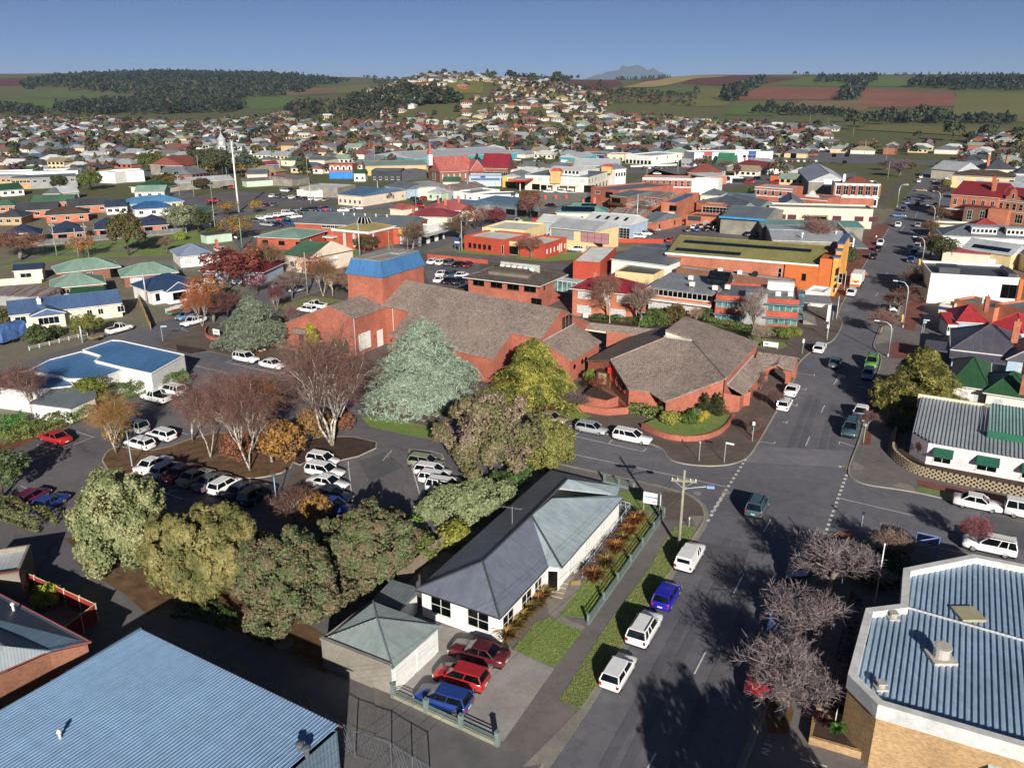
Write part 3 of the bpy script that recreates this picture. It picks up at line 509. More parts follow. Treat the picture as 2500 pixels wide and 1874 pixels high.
def roofpart(e,polys,mat,name='roof',th=.18):
 b=MB()
 for pl in polys:
  n=(Vector(pl[1])-Vector(pl[0])).cross(Vector(pl[2])-Vector(pl[0]))
  if n.z<0: pl=pl[::-1]
  lo=[(p[0],p[1],p[2]-th) for p in pl]; k=len(pl)
  b.add(list(pl)+lo,[tuple(range(k)),tuple(range(2*k-1,k-1,-1))]+[(i+k,(i+1)%k+k,(i+1)%k,i) for i in range(k)])
 return b.build(name,mat,e)
def boxpart(e,name,mat,*b,bevel=0): m=MB(); m.box(*b); return m.build(name,mat,e,bevel=bevel)
def aircon(e,x,y,z,rz=0):
 b=MB(); b.M=Matrix.Translation((x,y,z))@Matrix.Rotation(rz,4,'Z'); b.box(-.5,-.3,.1,.5,.3,.9); b.box(-.52,-.32,.9,.52,.32,.95); b.cyl(0,0,.95,1.0,.25,n=10); b.box(-.45,-.25,0,-.35,.25,.1); b.box(.35,-.25,0,.45,.25,.1); return b.build('air_conditioner',frame_w,e)
TXT={}
def text(e,s,loc,rot,size,mat,name='lettering',ext=.01):
 c=bpy.data.curves.new(name,'FONT'); c.body=s; c.size=size; c.extrude=ext; c.align_x='CENTER'; c.align_y='CENTER'
 o=bpy.data.objects.new(name,c); col.objects.link(o); dg=bpy.context.evaluated_depsgraph_get(); me=bpy.data.meshes.new_from_object(o.evaluated_get(dg)); bpy.data.objects.remove(o)
 me.materials.clear(); me.materials.append(mat); o=bpy.data.objects.new(name,me); col.objects.link(o); o.parent=e; o.location=loc; o.rotation_euler=rot; return o

# ---------------------------------------------------------------- the brick civic hall and theatre (local frame: x across, y along the main street)
e=custom('civic_theatre','long brown-tiled brick theatre with blue-topped fly tower behind the two big cedars','theatre',(-26.82,135.24,.12))
# left wing
wallpart(e,[((-15.4,0),(0,0),3.8,6.8),((0,0),(0,8.8),6.8,6.8),((-15.4,9),(-15.4,0),3.8,3.8)],BR,'wing_wall')
wallpart(e,[((-15.4,-.002),(-4.8,-.002),3.79,8.28,3.7),((-4.8,-.002),(0,-.002),8.28,6.79,3.7)],BR,'gable_wall')
roofpart(e,[[(-4.8,-.15,8.45),(.3,-.15,6.85),(.3,8.8,6.85),(-4.8,8.8,8.45)],[(-4.8,-.15,8.45),(-15.7,-.15,3.9),(-15.7,8.8,3.9),(-4.8,8.8,8.45)]],TILE,'wing_roof')
boxpart(e,'roller_door',W_,.001,1.2,.6,.06,4.4,3.6); boxpart(e,'roller_door',W_,.001,6.3,.05,.06,7.9,3.0)
boxpart(e,'fire_bell',M('signal_red','c02018'),.0,5.3,2.0,.14,5.7,2.4)
boxpart(e,'entry_door',frame_b,-12.4,-.06,.05,-11.2,-.001,2.4); boxpart(e,'entry_canopy',TILE,-13,-.8,2.6,-10.6,-.001,3.5)
downpipe(e,.08,.12,6.7)
# fly tower
b=MB(); b.prism([(-8,8.9),(-.25,8.9),(-.25,21.8),(-8,21.8)],0,12); b.build('fly_tower',BR,e)
b=MB(); lo=[(-8.25,8.65,12),(0,8.65,12),(0,22.05,12),(-8.25,22.05,12)]; hi=[(-7.4,9.5,14.7),(-.85,9.5,14.7),(-.85,21.2,14.7),(-7.4,21.2,14.7)]
b.loft(lo,hi); tw=b.build('tower_mansard',RIB('mansard_blue','3f78b0',.5,rough=.35),e)
boxpart(tw,'tower_top',M('roof_membrane','9a978c','plain',lo=.75),-7.42,9.48,14.70,-.83,21.22,14.80); boxpart(tw,'roof_hatch',GR,-3.6,16,14.8,-1.6,18.4,15.05); boxpart(tw,'roof_walk',GR,-4.3,9.6,14.8,-4.0,21.1,14.9)
b=MB(); b.cyl(-6,19,14.8,18.6,.05,n=6); b.tube([(-6.8,19,18.2),(-5.2,19,18.2)],.03,4); b.cyl(-2.4,20,14.8,17.2,.04,n=6); b.tube([(-6,19,17),(-4,18,14.8)],.02,4); b.build('aerial_mast',GR,tw)
# main auditorium roof, slightly skewed to the grid
R0=(-.3,15.8,10.3); R1=(33.6,10.9,9.95); E0=(-.3,8.6,7.15); E1_=(33.6,3.9,6.9); k=(6.2,8.0,6.95); k2=(28,4.6,6.9)
lowL=(6.2,1.6,4.15); lowR=(28,-1.4,4.25)
hr=roofpart(e,[[E0,k,(6.2,14.9,10.2),R0],[lowL,lowR,(28,11.7,10.0),(6.2,14.9,10.2)],[k2,E1_,R1,(28,11.7,10.0)],[R0,R1,(33.6,24,4.4),(-.3,24,6.8)]],TILE,'hall_roof')
wallpart(e,[((-.2,9),(6.2,8.3),7.1,6.9),((6.2,8.3),(6.4,2.0),6.9,4.2),((6.4,2.0),(27.8,-1.0),4.2,4.2),((27.8,-1.0),(27.9,5),4.2,6.8),((27.9,4.9),(33.4,4.2),6.8,6.8),((33.4,4.2),(33.4,10.9),6.8,9.85),((33.4,10.9),(33.4,24),9.85,4.3)],BR,'hall_wall')
downpipe(e,1.8,8.75,6.9)
for i in range(3): window(e,33.42,12.2+i*1.35,6.3,PI/2,1.0,2.0,fr=frame_d,nx=1,sill=False)
# gable lean-to on the right
roofpart(e,[[(33.2,4.8,6.2),(33.2,16.6,6.2),(38.4,16.6,3.75),(38.4,4.8,3.75)]],TILE,'side_roof')
wallpart(e,[((33.4,5),(38,5),6.05,3.8),((38,5),(38,16.4),3.8,3.8),((38,16.4),(33.4,16.4),3.8,6.05)],BR,'side_wall')
boxpart(e,'flashing',M('metal_flashing','b5b5ae'),33.15,4.8,6.2,33.5,16.6,6.34)
for s in (6.6,9.6,11.0):
 b=MB(); b.M=Matrix.Translation((38.005,s,2.2))@Matrix.Rotation(PI/2,4,'Y'); b.cyl(0,0,0,.06,.42,n=16); b.build('round_window',gl_dark,e)
# small porch under the cedar
roofpart(e,[[(17.6,-4.6,3.2),(20.4,-5,3.2),(20.4,-1.2,3.9),(17.6,-.8,3.9)]],TILE,'porch_roof'); b=MB(); b.box(17.8,-4.4,0,18.3,-3.9,3.0); b.box(19.8,-4.7,0,20.3,-4.2,3.0); b.build('porch_pier',BR,e)
boxpart(e,'orange_gutter',M('fascia_orange','c9641c'),13.5,-.2,4.0,18.5,.1,4.25)
# covered link to the corner building
roofpart(e,[[(33.4,21.4,4.1),(45,22.6,4.1),(45,24.2,4.9),(33.4,23,4.9)]],TILE,'link_roof'); wallpart(e,[((37.2,21.7),(44,22.4),4.0,4.0)],BR,'link_wall')
boxpart(e,'link_fascia',CR,33.4,21.3,3.85,37.2,21.4,4.1)
# ---------------------------------------------------------------- corner hall with the folded tile roof
e=custom('corner_hall','low brick corner hall with folded brown tile roof and cream clerestory at the intersection','hall',(-26.82,135.24,.12))
PL=(44.4,5.4,4.6); SW=(49.5,-.4,2.75); SS=(52.7,-.1,2.7); SE=(55.5,-1.9,2.3); RN=(62.4,3.2,5.25); RF=(62.4,23.3,5.25); TR=(54.4,13.5,7.05); TL=(50.6,13.6,7.05); AT=(50.2,23.3,8.05); AN=(50.2,13.3,8.05); LO=(39,8.9,2.75); LF=(41.4,24.6,3.7)
def low(p,d=.1): return (p[0],p[1],p[2]-d)
rf=roofpart(e,[[PL,SW,SS,TL],[SS,SE,TR,TL],[SE,RN,TR]],TILE,'front_roof')
roofpart(e,[[TR,RN,RF,AT,AN]],TILE,'right_roof'); roofpart(e,[[PL,TL,AN[:2]+(6.9,),AT[:2]+(6.8,),LF,LO]],M('tile_plain','84756c','tile'),'left_roof')
b=MB()
for p,q in ((PL,TL),(TR,RN),(TR,AN)): b.tube([(p[0],p[1],p[2]+.06),(q[0],q[1],q[2]+.06)],.14,5)
b.build('ridge_cap',TILE,rf)
wallpart(e,[((50.2,13.45),(54.4,13.45),8.02,7.05,6.9)],CR,'clerestory'); wallpart(e,[((50.2,23.2),(50.2,13.4),7.98,7.98,6.6)],CR,'clerestory_side')
b=MB(); b.box(50.0,13.2,6.95,54.6,13.5,7.16); b.build('flashing',MATS['metal_flashing'],e)
wallpart(e,[((39.3,9.0),(41.2,7.8),2.65,3.1),((41.2,7.8),(44.6,5.6),3.1,4.5),((44.6,5.6),(49.6,-.1),4.5,2.7),((49.6,-.1),(52.6,.1),2.7,2.65),((52.6,.1),(53.4,1.2),2.65,2.9),((55.0,.3),(55.6,-1.6),2.6,2.25),((55.6,-1.6),(62.2,3.4),2.25,5.15),((62.2,3.4),(62.2,23.2),5.2,5.2),((62.2,23.2),(50,23.2),5.2,7.8),((41.6,24.4),(39.3,9.0),3.6,2.65)],BR,'wall')
wallpart(e,[((53.4,1.2),(55.0,.3),2.9,2.6)],gl_dark,'corner_window'); boxpart(e,'downpipe',frame_d,62.22,3.2,0,62.3,3.3,5.1)
for i,tt in enumerate((.3,.52,.74)):
 x=44.6+5*tt; y=5.6-5.7*tt; window(e,x-.004,y-.004,1.5,math.atan2(-5.7,5),.75,1.25,fr=BR,gm=gl_dark,nx=1)
roofpart(e,[[(62.1,5.2,3.75),(62.1,20.6,3.75),(64.5,20.6,2.2),(64.5,6.4,2.2)]],TILE,'lean_to_roof'); boxpart(e,'lean_to_flashing',MATS['metal_flashing'],62.05,5.2,3.76,62.35,20.6,3.9)
wallpart(e,[((62.2,3.5),(64.2,5.2),3.0,2.3),((64.2,5.2),(64.2,7.6),2.3,2.1),((64.2,7.6),(64.9,8.4),2.1,2.1),((64.9,8.4),(64.3,9.6),2.1,2.1),((64.3,9.6),(64.3,20.4),2.15,2.15)],BR,'lean_to_wall')
b=MB(); b.box(44.2,5.0,2.6,44.7,5.9,3.5); b.box(44.3,5.6,3.5,44.7,6.4,4.1); b.tube([(44.4,5.2,2.8),(45.1,4.6,1.6)],.08,6); b.build('red_duct',MATS['signal_red'],e)
boxpart(e,'bay_box',frame_b,42.2,5.4,.4,44.2,7.4,2.5); boxpart(e,'bay_window',M('blind_tan','a08a64'),42.6,5.36,.6,43.9,5.39,2.3)
# ---------------------------------------------------------------- arcade gateway on the kerb
e=custom('brick_arcade','small tiled brick archway pavilion jutting out to the kerb','pavilion',(-26.82,135.24,.12))
def arch_wall(e,p,q,h,r,zs,mat,th=.5,name='arch'):
 """a wall p->q with a round-headed opening of half width r, springing at zs"""
 p=Vector(p); q=Vector(q); L_=(q-p).length; b=MB(); n=10; c=L_/2
 def ring(off):
  o=[(0,0),(0,h),(c,h+.55),(L_,h),(L_,0)]; i=[(c+r,0)]+[(c+r*math.cos(PI*k/n),zs+r*math.sin(PI*k/n)) for k in range(n+1)]+[(c-r,0)]; return o,i
 o,i=ring(0); fr=[(x,0,z) for x,z in o]+[(x,0,z) for x,z in i]; bk=[(x,th,z) for x,z in o]+[(x,th,z) for x,z in i]; k=len(fr)
 face=tuple(range(k)); b.add(fr+bk,[face[::-1],tuple(range(k,2*k))]+[(j,(j+1)%k,(j+1)%k+k,j+k) for j in range(k)])
 ob=b.build(name,mat,e); ob.location=(p.x,p.y,0); ob.rotation_euler=(0,0,math.atan2(q.y-p.y,q.x-p.x)); return ob
arch_wall(e,(64.2,19.9),(68.3,19.9),2.5,1.35,1.2,BR); arch_wall(e,(68.35,20.0),(68.35,25.0),2.7,1.6,1.2,BR); arch_wall(e,(64.2,25.0),(68.3,25.0),2.5,1.35,1.2,BR)
roofpart(e,[[(62.6,19.4,2.75),(65.2,19.4,2.75),(66.3,20.8,3.5),(66.3,22.4,3.95),(62.6,22.4,3.95)],[(66.3,20.8,3.5),(67.4,19.4,2.75),(68.7,19.4,2.75),(68.7,22.4,3.95),(66.3,22.4,3.95)],[(65.2,19.4,2.75),(66.3,19.3,3.3),(66.3,20.8,3.5)],[(66.3,19.3,3.3),(67.4,19.4,2.75),(66.3,20.8,3.5)],[(62.6,22.4,3.95),(68.7,22.4,3.95),(68.7,25.6,2.75),(62.6,25.6,2.75)]],TILE)
# planter walls in front of the halls
def lowwall(label,pts,h,mat,th=.25,cap=None):
 o=strip('planter_wall',[(p[0],p[1]) for p in pts],-th/2,th/2,.1,h+.12,mat); del o['kind']; tag(o,label,'wall'); return o
lowwall('curved brick planter wall round the corner garden by the give-way line',smooth([(17.5,103.1),(19.6,99.7),(22.2,98.5),(25.4,99.1),(28.4,102.0),(30.7,106.7)],2),.75,BR)
lowwall('stepped brick planter wall left of the corner hall with a small white plate',[(9.2,109.7),(13.3,107.8),(16.2,108.4),(15.4,111.7)],1.0,BR); lowwall('upper brick planter wall holding the weeping tree',[(10.0,112.2),(13.4,110.0),(15.2,111.7),(12.3,117.5)],1.4,BR)
lowwall('low brick garden wall under the birches by the theatre wing',[(-43.2,142.1),(-39.2,139.7),(-35.9,137.4),(-32.3,134.9),(-27.1,133.6)],.5,BR); lowwall('curved brick wall round the sign and the big spreading cedar',smooth([(-58.4,153.3),(-57.6,149.4),(-55.9,146.4),(-52.9,144.2),(-50.5,143.2)],1),.6,BR)
sheet('planter_soil',[(17.7,103.3),(19.6,100.1),(22.3,98.9),(25.5,99.5),(28.5,102.4),(30.6,106.7),(24.7,107.3),(20.3,106.0)],.7,lawn)
sheet('planter_soil',[(10.1,112.5),(13.4,110.2),(15.1,112.0),(12.3,117.5)],1.3,mulchd)
# ---------------------------------------------------------------- grey-roofed white office house on the near corner
e=custom('office_house','white house with grey hipped roof, pale green right half, on the near corner','house',(0,0,.12),0)
zE=2.9; zR=4.9
a=Vector((-8.13,60.28,2.9)); bq=Vector((-0.97,56.21,2.9)); c=Vector((3.23,63.98,2.9)); 
cE=Vector((4.38,63.72,2.9)); d=Vector((11.5,77.1,2.9)); r0=Vector((-2.47,61.35,4.9)); r1=Vector((1.83,69.51,4.9)); r2=Vector((2.09,69.53,4.9)) 
far=Vector((4.3,83.9,2.9)); b1=Vector((11.5,79.7,2.9)); topR=Vector((5.8,78.0,4.6)); b2=Vector((11.0,77.7,2.9)); b3=Vector((5.8,77.8,4.6))
grr=RIB('house_grey','6c7385',.2,bump=.2); grg=RIB('house_green','9cadb6',.2,bump=.15)
rr1=Vector((3.96,73.10,4.9)); 
rf=roofpart(e,[[a,bq,r0],[bq,c,r1,r0],[a,r0,r1,topR,far]],grr,'grey_roof',.12)
roofpart(e,[[c,cE,(r1.x,r1.y,r1.z+.03)],[cE,d,b2,rr1,(r1.x,r1.y,r1.z+.02)]],grg,'green_roof',.12)
roofpart(e,[[far,topR,b1]],grr,'end_roof',.12); roofpart(e,[[topR,Vector((4.9,76.6,4.3)),b2,b1]],grg,'porch_roof',.10)
g=MB()
for p,q in ((r0,a),(r0,bq),(r0,r1),(r1,cE),(r1,topR)): g.tube([(p.x,p.y,p.z+.05),(q.x,q.y,q.z+.05)],.1,5)
g.build('ridge_cap',r_char,rf)
g=MB()
for p,q in ((a,bq),(bq,c),(cE,d),(a,far)): g.tube([(p.x,p.y,p.z-.08),(q.x,q.y,q.z-.08)],.07,5)
g.build('gutter',frame_d,rf)
def ins(p,q,f): return Vector((p.x+(q.x-p.x)*f,p.y+(q.y-p.y)*f))
ctr=(a+bq+d+far)/4
def inw(p,m=.45): w=Vector((ctr.x-p.x,ctr.y-p.y)).normalized(); return (p.x+w.x*m,p.y+w.y*m)
wa,wb,wc,wd,wf=inw(a,.6),inw(bq,.6),inw(c,.3),inw(d,.5),inw(far,.6); wce=inw(cE,.5)
wallpart(e,[(wa,wb,2.85,2.85),(wb,wc,2.85,2.85),(wc,wce,2.85,2.85),(wce,wd,2.85,2.85),(wd,wf,2.85,2.85),(wf,wa,2.85,2.85)],M('weatherboard_white','e6e7e6','plain',lo=.93,hi=1.02,bump=.05))
def onwall(p,q,f,z,w_,h,**kk):
 x=p[0]+(q[0]-p[0])*f; y=p[1]+(q[1]-p[1])*f; return window(e,x,y,z,math.atan2(q[1]-p[1],q[0]-p[0]),w_,h,**kk)
gh=M('glass_blind','3f5560','plain',rough=.1,spec=.6)
for f in (.25,.72): onwall(wa,wb,f,.75,2.1,1.75,fr=frame_w,gm=gl_dark,nx=2,nz=2)
for f in (.13,.52,.78): onwall(wb,wc,f,.8,1.9 if f<.6 else 1.4,1.6,fr=frame_w,gm=gl_dark,nx=2,nz=2)
onwall(wc,wce,.5,.2,1.0,2.1,fr=frame_w,gm=gl_dark,nx=1)
for f in (.2,.45,.7): onwall(wce,wd,f,1.0,1.5,1.2,fr=frame_w,gm=W_,nx=2)
b=MB()
s0=Vector((*(2.77,63.43),0)); dirs=(Vector((*(3.88,66.41),0))-s0)
for i in range(4):
 q=s0+dirs*(.12+i*.18); t=dirs.normalized(); n=Vector((t.y,-t.x,0)); p=[q-n*.2,q+n*1.7,q+n*1.7+t*2.0,q-n*.2+t*2.0]; b.prism([(x.x,x.y) for x in p],0,.14*(i+1))
b.build('entry_step',M('concrete_step','9a8f84','plain'),e)
b=MB()
rp=[(6.55,66.70),(8.59,70.82),(10.8,75.4),(12.7,79.5),(11.3,80.5)]
for p,q in zip(rp,rp[1:]):
 b.tube([(*p,1.0),(*q,1.0)],.035,5); b.tube([(*p,.55),(*q,.55)],.025,5)
 for k in range(4): x=v2(p)*(1-k/3)+v2(q)*(k/3); b.cyl(x.x,x.y,0,1.0,.03,n=6)
b.build('ramp_rail',M('rail_pale','b8c4d4'),e)
b=MB(); tv=(0.02,69.18,4.4); b.tube([(*tv[:2],4.2),(*tv[:2],6.0)],.03,5); b.tube([(tv[0]-1,tv[1]+.3,5.9),(tv[0]+.9,tv[1]-.3,5.9)],.02,4)
for k in range(5): b.tube([(tv[0]-.8+k*.4-.1,tv[1]+.25-.12*k-.35,5.92),(tv[0]-.8+k*.4+.1,tv[1]+.25-.12*k+.35,5.92)],.012,4)
b.build('tv_aerial',GR,rf)
boxpart(e,'tactile_strip',M('tactile_yellow','c9a45a'),*(5.10,65.39),.03,(5.10,65.39)[0]+1.2,(5.10,65.39)[1]+.7,.035)
# fence posts and rails in front of the house
def railfence(label,p,q,n,h,mat,post=.14,rails=(.35,.6,.85),base=None,z=.12,panel=None):
 p=v2(p); q=v2(q); e=empty('fence',(p.x,p.y,z),math.atan2(q.y-p.y,q.x-p.x)); tag(e,label,'fence'); L_=(q-p).length
 for i in range(n+1): b=MB(); b.box(L_*i/n-post/2,-post/2,0,L_*i/n+post/2,post/2,h); b.box(L_*i/n-post/2-.03,-post/2-.03,h,L_*i/n+post/2+.03,post/2+.03,h+.05); b.build('post',mat,e)
 for i in range(n):
  if panel: boxpart(e,'panel',panel,L_*i/n+post/2,-.03,.08,L_*(i+1)/n-post/2,.03,h-.1)
  for r in rails: boxpart(e,'rail',mat,L_*i/n+post/2,-.025,r*h-.025,L_*(i+1)/n-post/2,.025,r*h+.025)
 if base: boxpart(e,'plinth',base,-.1,-.12,0,L_+.1,.12,.3)
 return e
fgreen=M('fence_grey_green','6f8280','plain')
railfence('grey-green rail fence along the footpath of the grey-roofed house',(6.47,59.53),(16.2,78.6),6,.95,fgreen,.2,(.45,.65,.85),fgreen); railfence('grey-green fence and plinth on the cross-street side of the grey-roofed house',(10.7,86.8),(13.8,84.5),2,1.0,fgreen,.2,(.45,.65,.85),fgreen)
railfence('grey-green fence with blue piers beside the three parked driveway cars',(-8.84,50.53),(-1.00,45.66),3,1.15,fgreen,.3,(.35,.5,.62),M('plinth_mossy','9a9a86','plain',lo=.6))
# garage
e,L_,D=bld('garage','small hip-roofed garage with grey block side wall and white roller doors','garage',(-14.81,54.01,2.55),(-8.88,50.72,2.55),1,2.5,BLK,r_slate,'slab',.01,0.0)
for ch in list(e.children):
 if ch.name.startswith('roof'):
  for g in list(ch.children): bpy.data.objects.remove(g)
  bpy.data.objects.remove(ch)
for ch in list(e.children): bpy.data.objects.remove(ch)
p0=v2((-14.81,54.01,2.55)); p1=v2((-8.89,50.81,2.55)); p2=v2((-5.95,55.98,2.55)); p3=p0+(p2-p1)
ux=(p1-p0).normalized(); lc=lambda q:((q-p0).dot(ux),(q-p0).dot(Vector((-ux.y,ux.x)))); q=[lc(x) for x in (p0,p1,p2,p3)]
ap=Vector((-10.51,54.89,3.9)); ap=lc(v2(ap)); ap2=lc(v2((-11.25,57.28,3.9)))
wallpart(e,[(q[0],q[1],2.7,2.7),(q[3],q[0],2.7,2.7),(q[2],q[3],2.5,2.5)],BLK,'block_wall'); wallpart(e,[(q[1],q[2],2.5,2.5)],W_,'front_wall')
gm=(q[0][0]+.1,q[0][1]+.15)
rf=roofpart(e,[[(*gm,2.55),(q[1][0]+.15,q[1][1],2.55),(*ap,3.9)],[(q[1][0]+.15,q[1][1],2.55),(q[2][0]+.2,q[2][1],2.55),(*ap,3.9)],[(q[2][0]+.2,q[2][1],2.55),(*q[3],2.55),(*ap2,3.9),(*ap,3.9)],[(*q[3],2.55),(*gm,2.55),(*ap,3.9),(*ap2,3.9)]],RIB('garage','8b9a9c',.25,bump=.2),'roof',.1)
g=MB()
for k in (gm,(q[1][0]+.15,q[1][1]),(q[2][0]+.2,q[2][1]),): g.tube([(*k,2.6),(*ap,3.95)],.08,5)
g.tube([(*ap,3.95),(*ap2,3.95)],.08,5); g.build('ridge_cap',r_slate,rf)
dv=Vector((q[2][0]-q[1][0],q[2][1]-q[1][1])); 
for f0,f1 in ((.06,.44),(.52,.92)):
 x=(q[1][0]+dv.x*(f0+f1)/2,q[1][1]+dv.y*(f0+f1)/2); w_=dv.length*(f1-f0); b=MB()
 for i in range(6): b.box(-w_/2,-.05+.012*(i%2),.02+.37*i,w_/2,-.002,.02+.37*(i+1)-.015)
 o=b.build('roller_door',W_,e); o.location=(*x,0); o.rotation_euler=(0,0,math.atan2(dv.y,dv.x))
boxpart(e,'parapet_cap',conc,q[0][0],-.15,2.7,q[1][0],.15,2.85)
e2,_,_=bld('shed','little grey skillion shed tucked behind the garage','shed',(-11.60,60.14,2.2),(-9.37,59.02,2.2),2.6,2.1,W_,r_slate,'skil',.3,.2)
# ---------------------------------------------------------------- big pale blue warehouse roof at the lower left
p0=v2((-31.91,40.57,5)); p1=v2((-27.73,51.70,5)); p2=v2((-10.69,41.57,5)); ax=(p2-p1).normalized()
e=custom('warehouse','huge pale blue corrugated roof of a warehouse at the lower left edge','warehouse',(p1.x,p1.y,0),math.atan2(ax.y,ax.x))
nrm=Vector((ax.y,-ax.x)); Lw=(p2-p1).length-.3; Dw=46
wm=M('warehouse_clad','5f7488','rib',rough=.5,pitch=.3)
wallpart(e,[((0,-Dw),(Lw,-Dw),4.9,4.9),((Lw,-Dw),(Lw,0),6.2,4.9),((Lw,0),(0,0),4.9,4.9),((0,0),(0,-Dw),4.9,6.2)],wm)
pit=.265; nw=int(Lw/pit); b=MB(); rowy=[.35,-Dw]
for i in range(nw):   # pressed ribs run down the slope
 x=i*pit
 pr=[(0,0),(.19,0),(.205,.045),(.25,.045),(.265,0)]
 for (xa,za),(xb,zb) in zip(pr,pr[1:]): b.add([(x+xa,.35,5+za),(x+xb,.35,5+zb),(x+xb,-Dw,6.3+zb),(x+xa,-Dw,6.3+za)],[(0,3,2,1)])
rf=b.build('roof_sheet',RIB('warehouse_blue','86aad2',.265,bump=.02,rough=.42,lo=.95,hi=1.04),e)
boxpart(rf,'gutter',M('gutter_red','8a4a46'),-.1,.36,4.88,Lw+.1,.42,4.98); boxpart(rf,'barge',wm,-.14,-Dw,4.8,-.02,.4,5.1)
def vent(e,x,y,z,r=.18,h=.5,mat=None):
 b=MB(); b.cyl(x,y,z-.2,z+h*.6,r*.7,n=10); b.rings([[(x+q*math.cos(2*PI*i/12),y+q*math.sin(2*PI*i/12),zz) for i in range(12)] for q,zz in ((r*.8,z+h*.55),(r*1.25,z+h*.75),(r*1.1,z+h),(r*.3,z+h*1.1))]); return b.build('roof_vent',mat or GR,e)
def loc2(pt): d=v2(pt)-p1; return d.dot(ax),d.dot(Vector((-ax.y,ax.x)))
for p,r,m in (((-12.80,39.88,5.3),.22,M('steel_vent','5a5f66','plain',rough=.35)),((-12.31,39.58,5.3),.22,MATS.get('steel_vent')),((-27.68,40.70,5.5),.12,frame_w)):
 x,y=loc2(p); vent(rf,x,y,5+1.3*(.35-y)/(Dw+.35),r,.6,m)
# security fence beside it
e=empty('mesh_fence',(0,0,0)); tag(e,'tall wire mesh security fence on steel posts along the blue warehouse','fence'); fs=M('fence_steel','7f8b98','plain',rough=.4,metal=.6)
pts=[(-29.83,55.91,2.2),(-27.75,55.14,2.2),(-26.12,54.39,2.2),(-23.53,53.12,2.2),(-20.87,51.38,2.2),(-19.32,50.62,2.2),(-18.08,50.29,2.2),(-16.77,49.24,2.2),(-15.42,48.53,2.2),(-14.27,47.69,2.2),(-14.14,47.36,2.2),(-12.97,46.44,2.2),(-10.63,44.68,2.2),(-8.00,43.57,2.2),(-6.44,42.36,2.2),(-5.17,41.46,2.2)]
for p in pts: b=MB(); b.cyl(p[0],p[1],0,2.3,.045,n=6); b.build('post',fs,e)
for p,q in zip(pts,pts[1:]):
 b=MB(); b.tube([(p[0],p[1],2.25),(q[0],q[1],2.25)],.03,4); b.tube([(p[0],p[1],1.1),(q[0],q[1],1.1)],.012,3); b.tube([(p[0],p[1],.12),(q[0],q[1],.12)],.012,3)
 n=int((v2(q)-v2(p)).length/.3)
 for i in range(n):
  f=i/n; g_=(i+3)/n
  if g_<=1: b.tube([(p[0]+(q[0]-p[0])*f,p[1]+(q[1]-p[1])*f,.1),(p[0]+(q[0]-p[0])*g_,p[1]+(q[1]-p[1])*g_,2.2)],.006,3); b.tube([(p[0]+(q[0]-p[0])*f,p[1]+(q[1]-p[1])*f,2.2),(p[0]+(q[0]-p[0])*g_,p[1]+(q[1]-p[1])*g_,.1)],.006,3)
 stuff(b.build('wire_panel',fs,e))
# red colorbond fence and brick house on the lower left
railfence('red steel panel fence with cream frames round the lower-left yard',(-44.77,65.41,1.8),(-35.37,60.07,1.8),5,1.8,M('fence_cream','d8c6a4'),.1,(.97,.04),None,0,M('fence_red','a02c24','rib',pitch=.2)); railfence('short return of the red panel fence with cream frames',(-35.37,60.07,1.8),(-36.26,56.90,1.8),2,1.8,MATS['fence_cream'],.1,(.97,.04),None,0,MATS['fence_red'])
p=[(-52.72,65.17,3.4),(-31.87,52.68,3.4),(-34.44,51.71,3.4),(-38.63,47.17,3.4)]
e=custom('brick_house','brick house with blue-grey iron roof and red gutters at the lower left edge','house',(0,0,0),0)
rg=((-39.93,51.57,5.2)[0],(-39.93,51.57,5.2)[1],5.2); hv=(-36.55,50.15,4.9); hp=(hv[0],hv[1],4.9)
rs=RIB('house_navy','4a6076',.2,bump=.3); rs2=RIB('house_pale','8f9aa4',.2,bump=.3)
rf=roofpart(e,[[(*(-52.72,65.17,3.4)[:2],3.4),(*(-31.87,52.68,3.4)[:2],3.4),(*(-34.35,51.58,3.5)[:2],3.5),hp,(*(-44.08,54.66,5.4)[:2],5.4)]],rs,'roof',.12)
roofpart(e,[[(*(-34.38,51.61,3.45)[:2],3.45),(*(-38.63,47.17,3.4)[:2],3.4),(*(-41.65,50.86,5.2)[:2],5.2),hp]],rs2,'roof_hip',.12)
w0,w1,w2,w3=[v2(t) for t in ((-52.39,64.67,3.4),(-32.06,52.50,3.4),(-34.36,51.45,3.4),(-38.48,46.94,3.4))]
wallpart(e,[(w3,w2,3.3,3.35),(w2,w1,3.35,3.3),(w1,w0,3.3,3.3)],BR3)
g=MB(); 
for a_,b_ in (((-52.72,65.17,3.4),(-31.87,52.68,3.4)),((-31.87,52.68,3.4),(-34.42,51.68,3.4)),((-34.42,51.68,3.4),(-38.63,47.17,3.4))): g.tube([(*a_[:2],3.38),(*b_[:2],3.38)],.09,5)
g.build('gutter',MATS['gutter_red'],rf); vent(rf,*(-39.69,56.26,3.9)[:2],3.9,.14,.5,frame_w)
e=railfence('long white picket-like steel fence between brick house and blue warehouse',(-36.27,46.10,1.8),(-30.33,56.66,1.8),10,1.8,fs,.08,(.97,.5,.05),None,0,M('fence_white_rib','d4d8dc','rib',pitch=.12))
e,_,_=bld('shed','grey block outbuilding with brick coping at the left edge','shed',(-47.80,61.48,3),(-43.25,63.00,3),5,3,BLK,r_light,'flat'); boxpart(e,'coping',BR3,-.1,-.12,3.0,_*0+ (v2((-43.25,63.00,3))-v2((-47.80,61.48,3))).length+.1,.2,3.15)
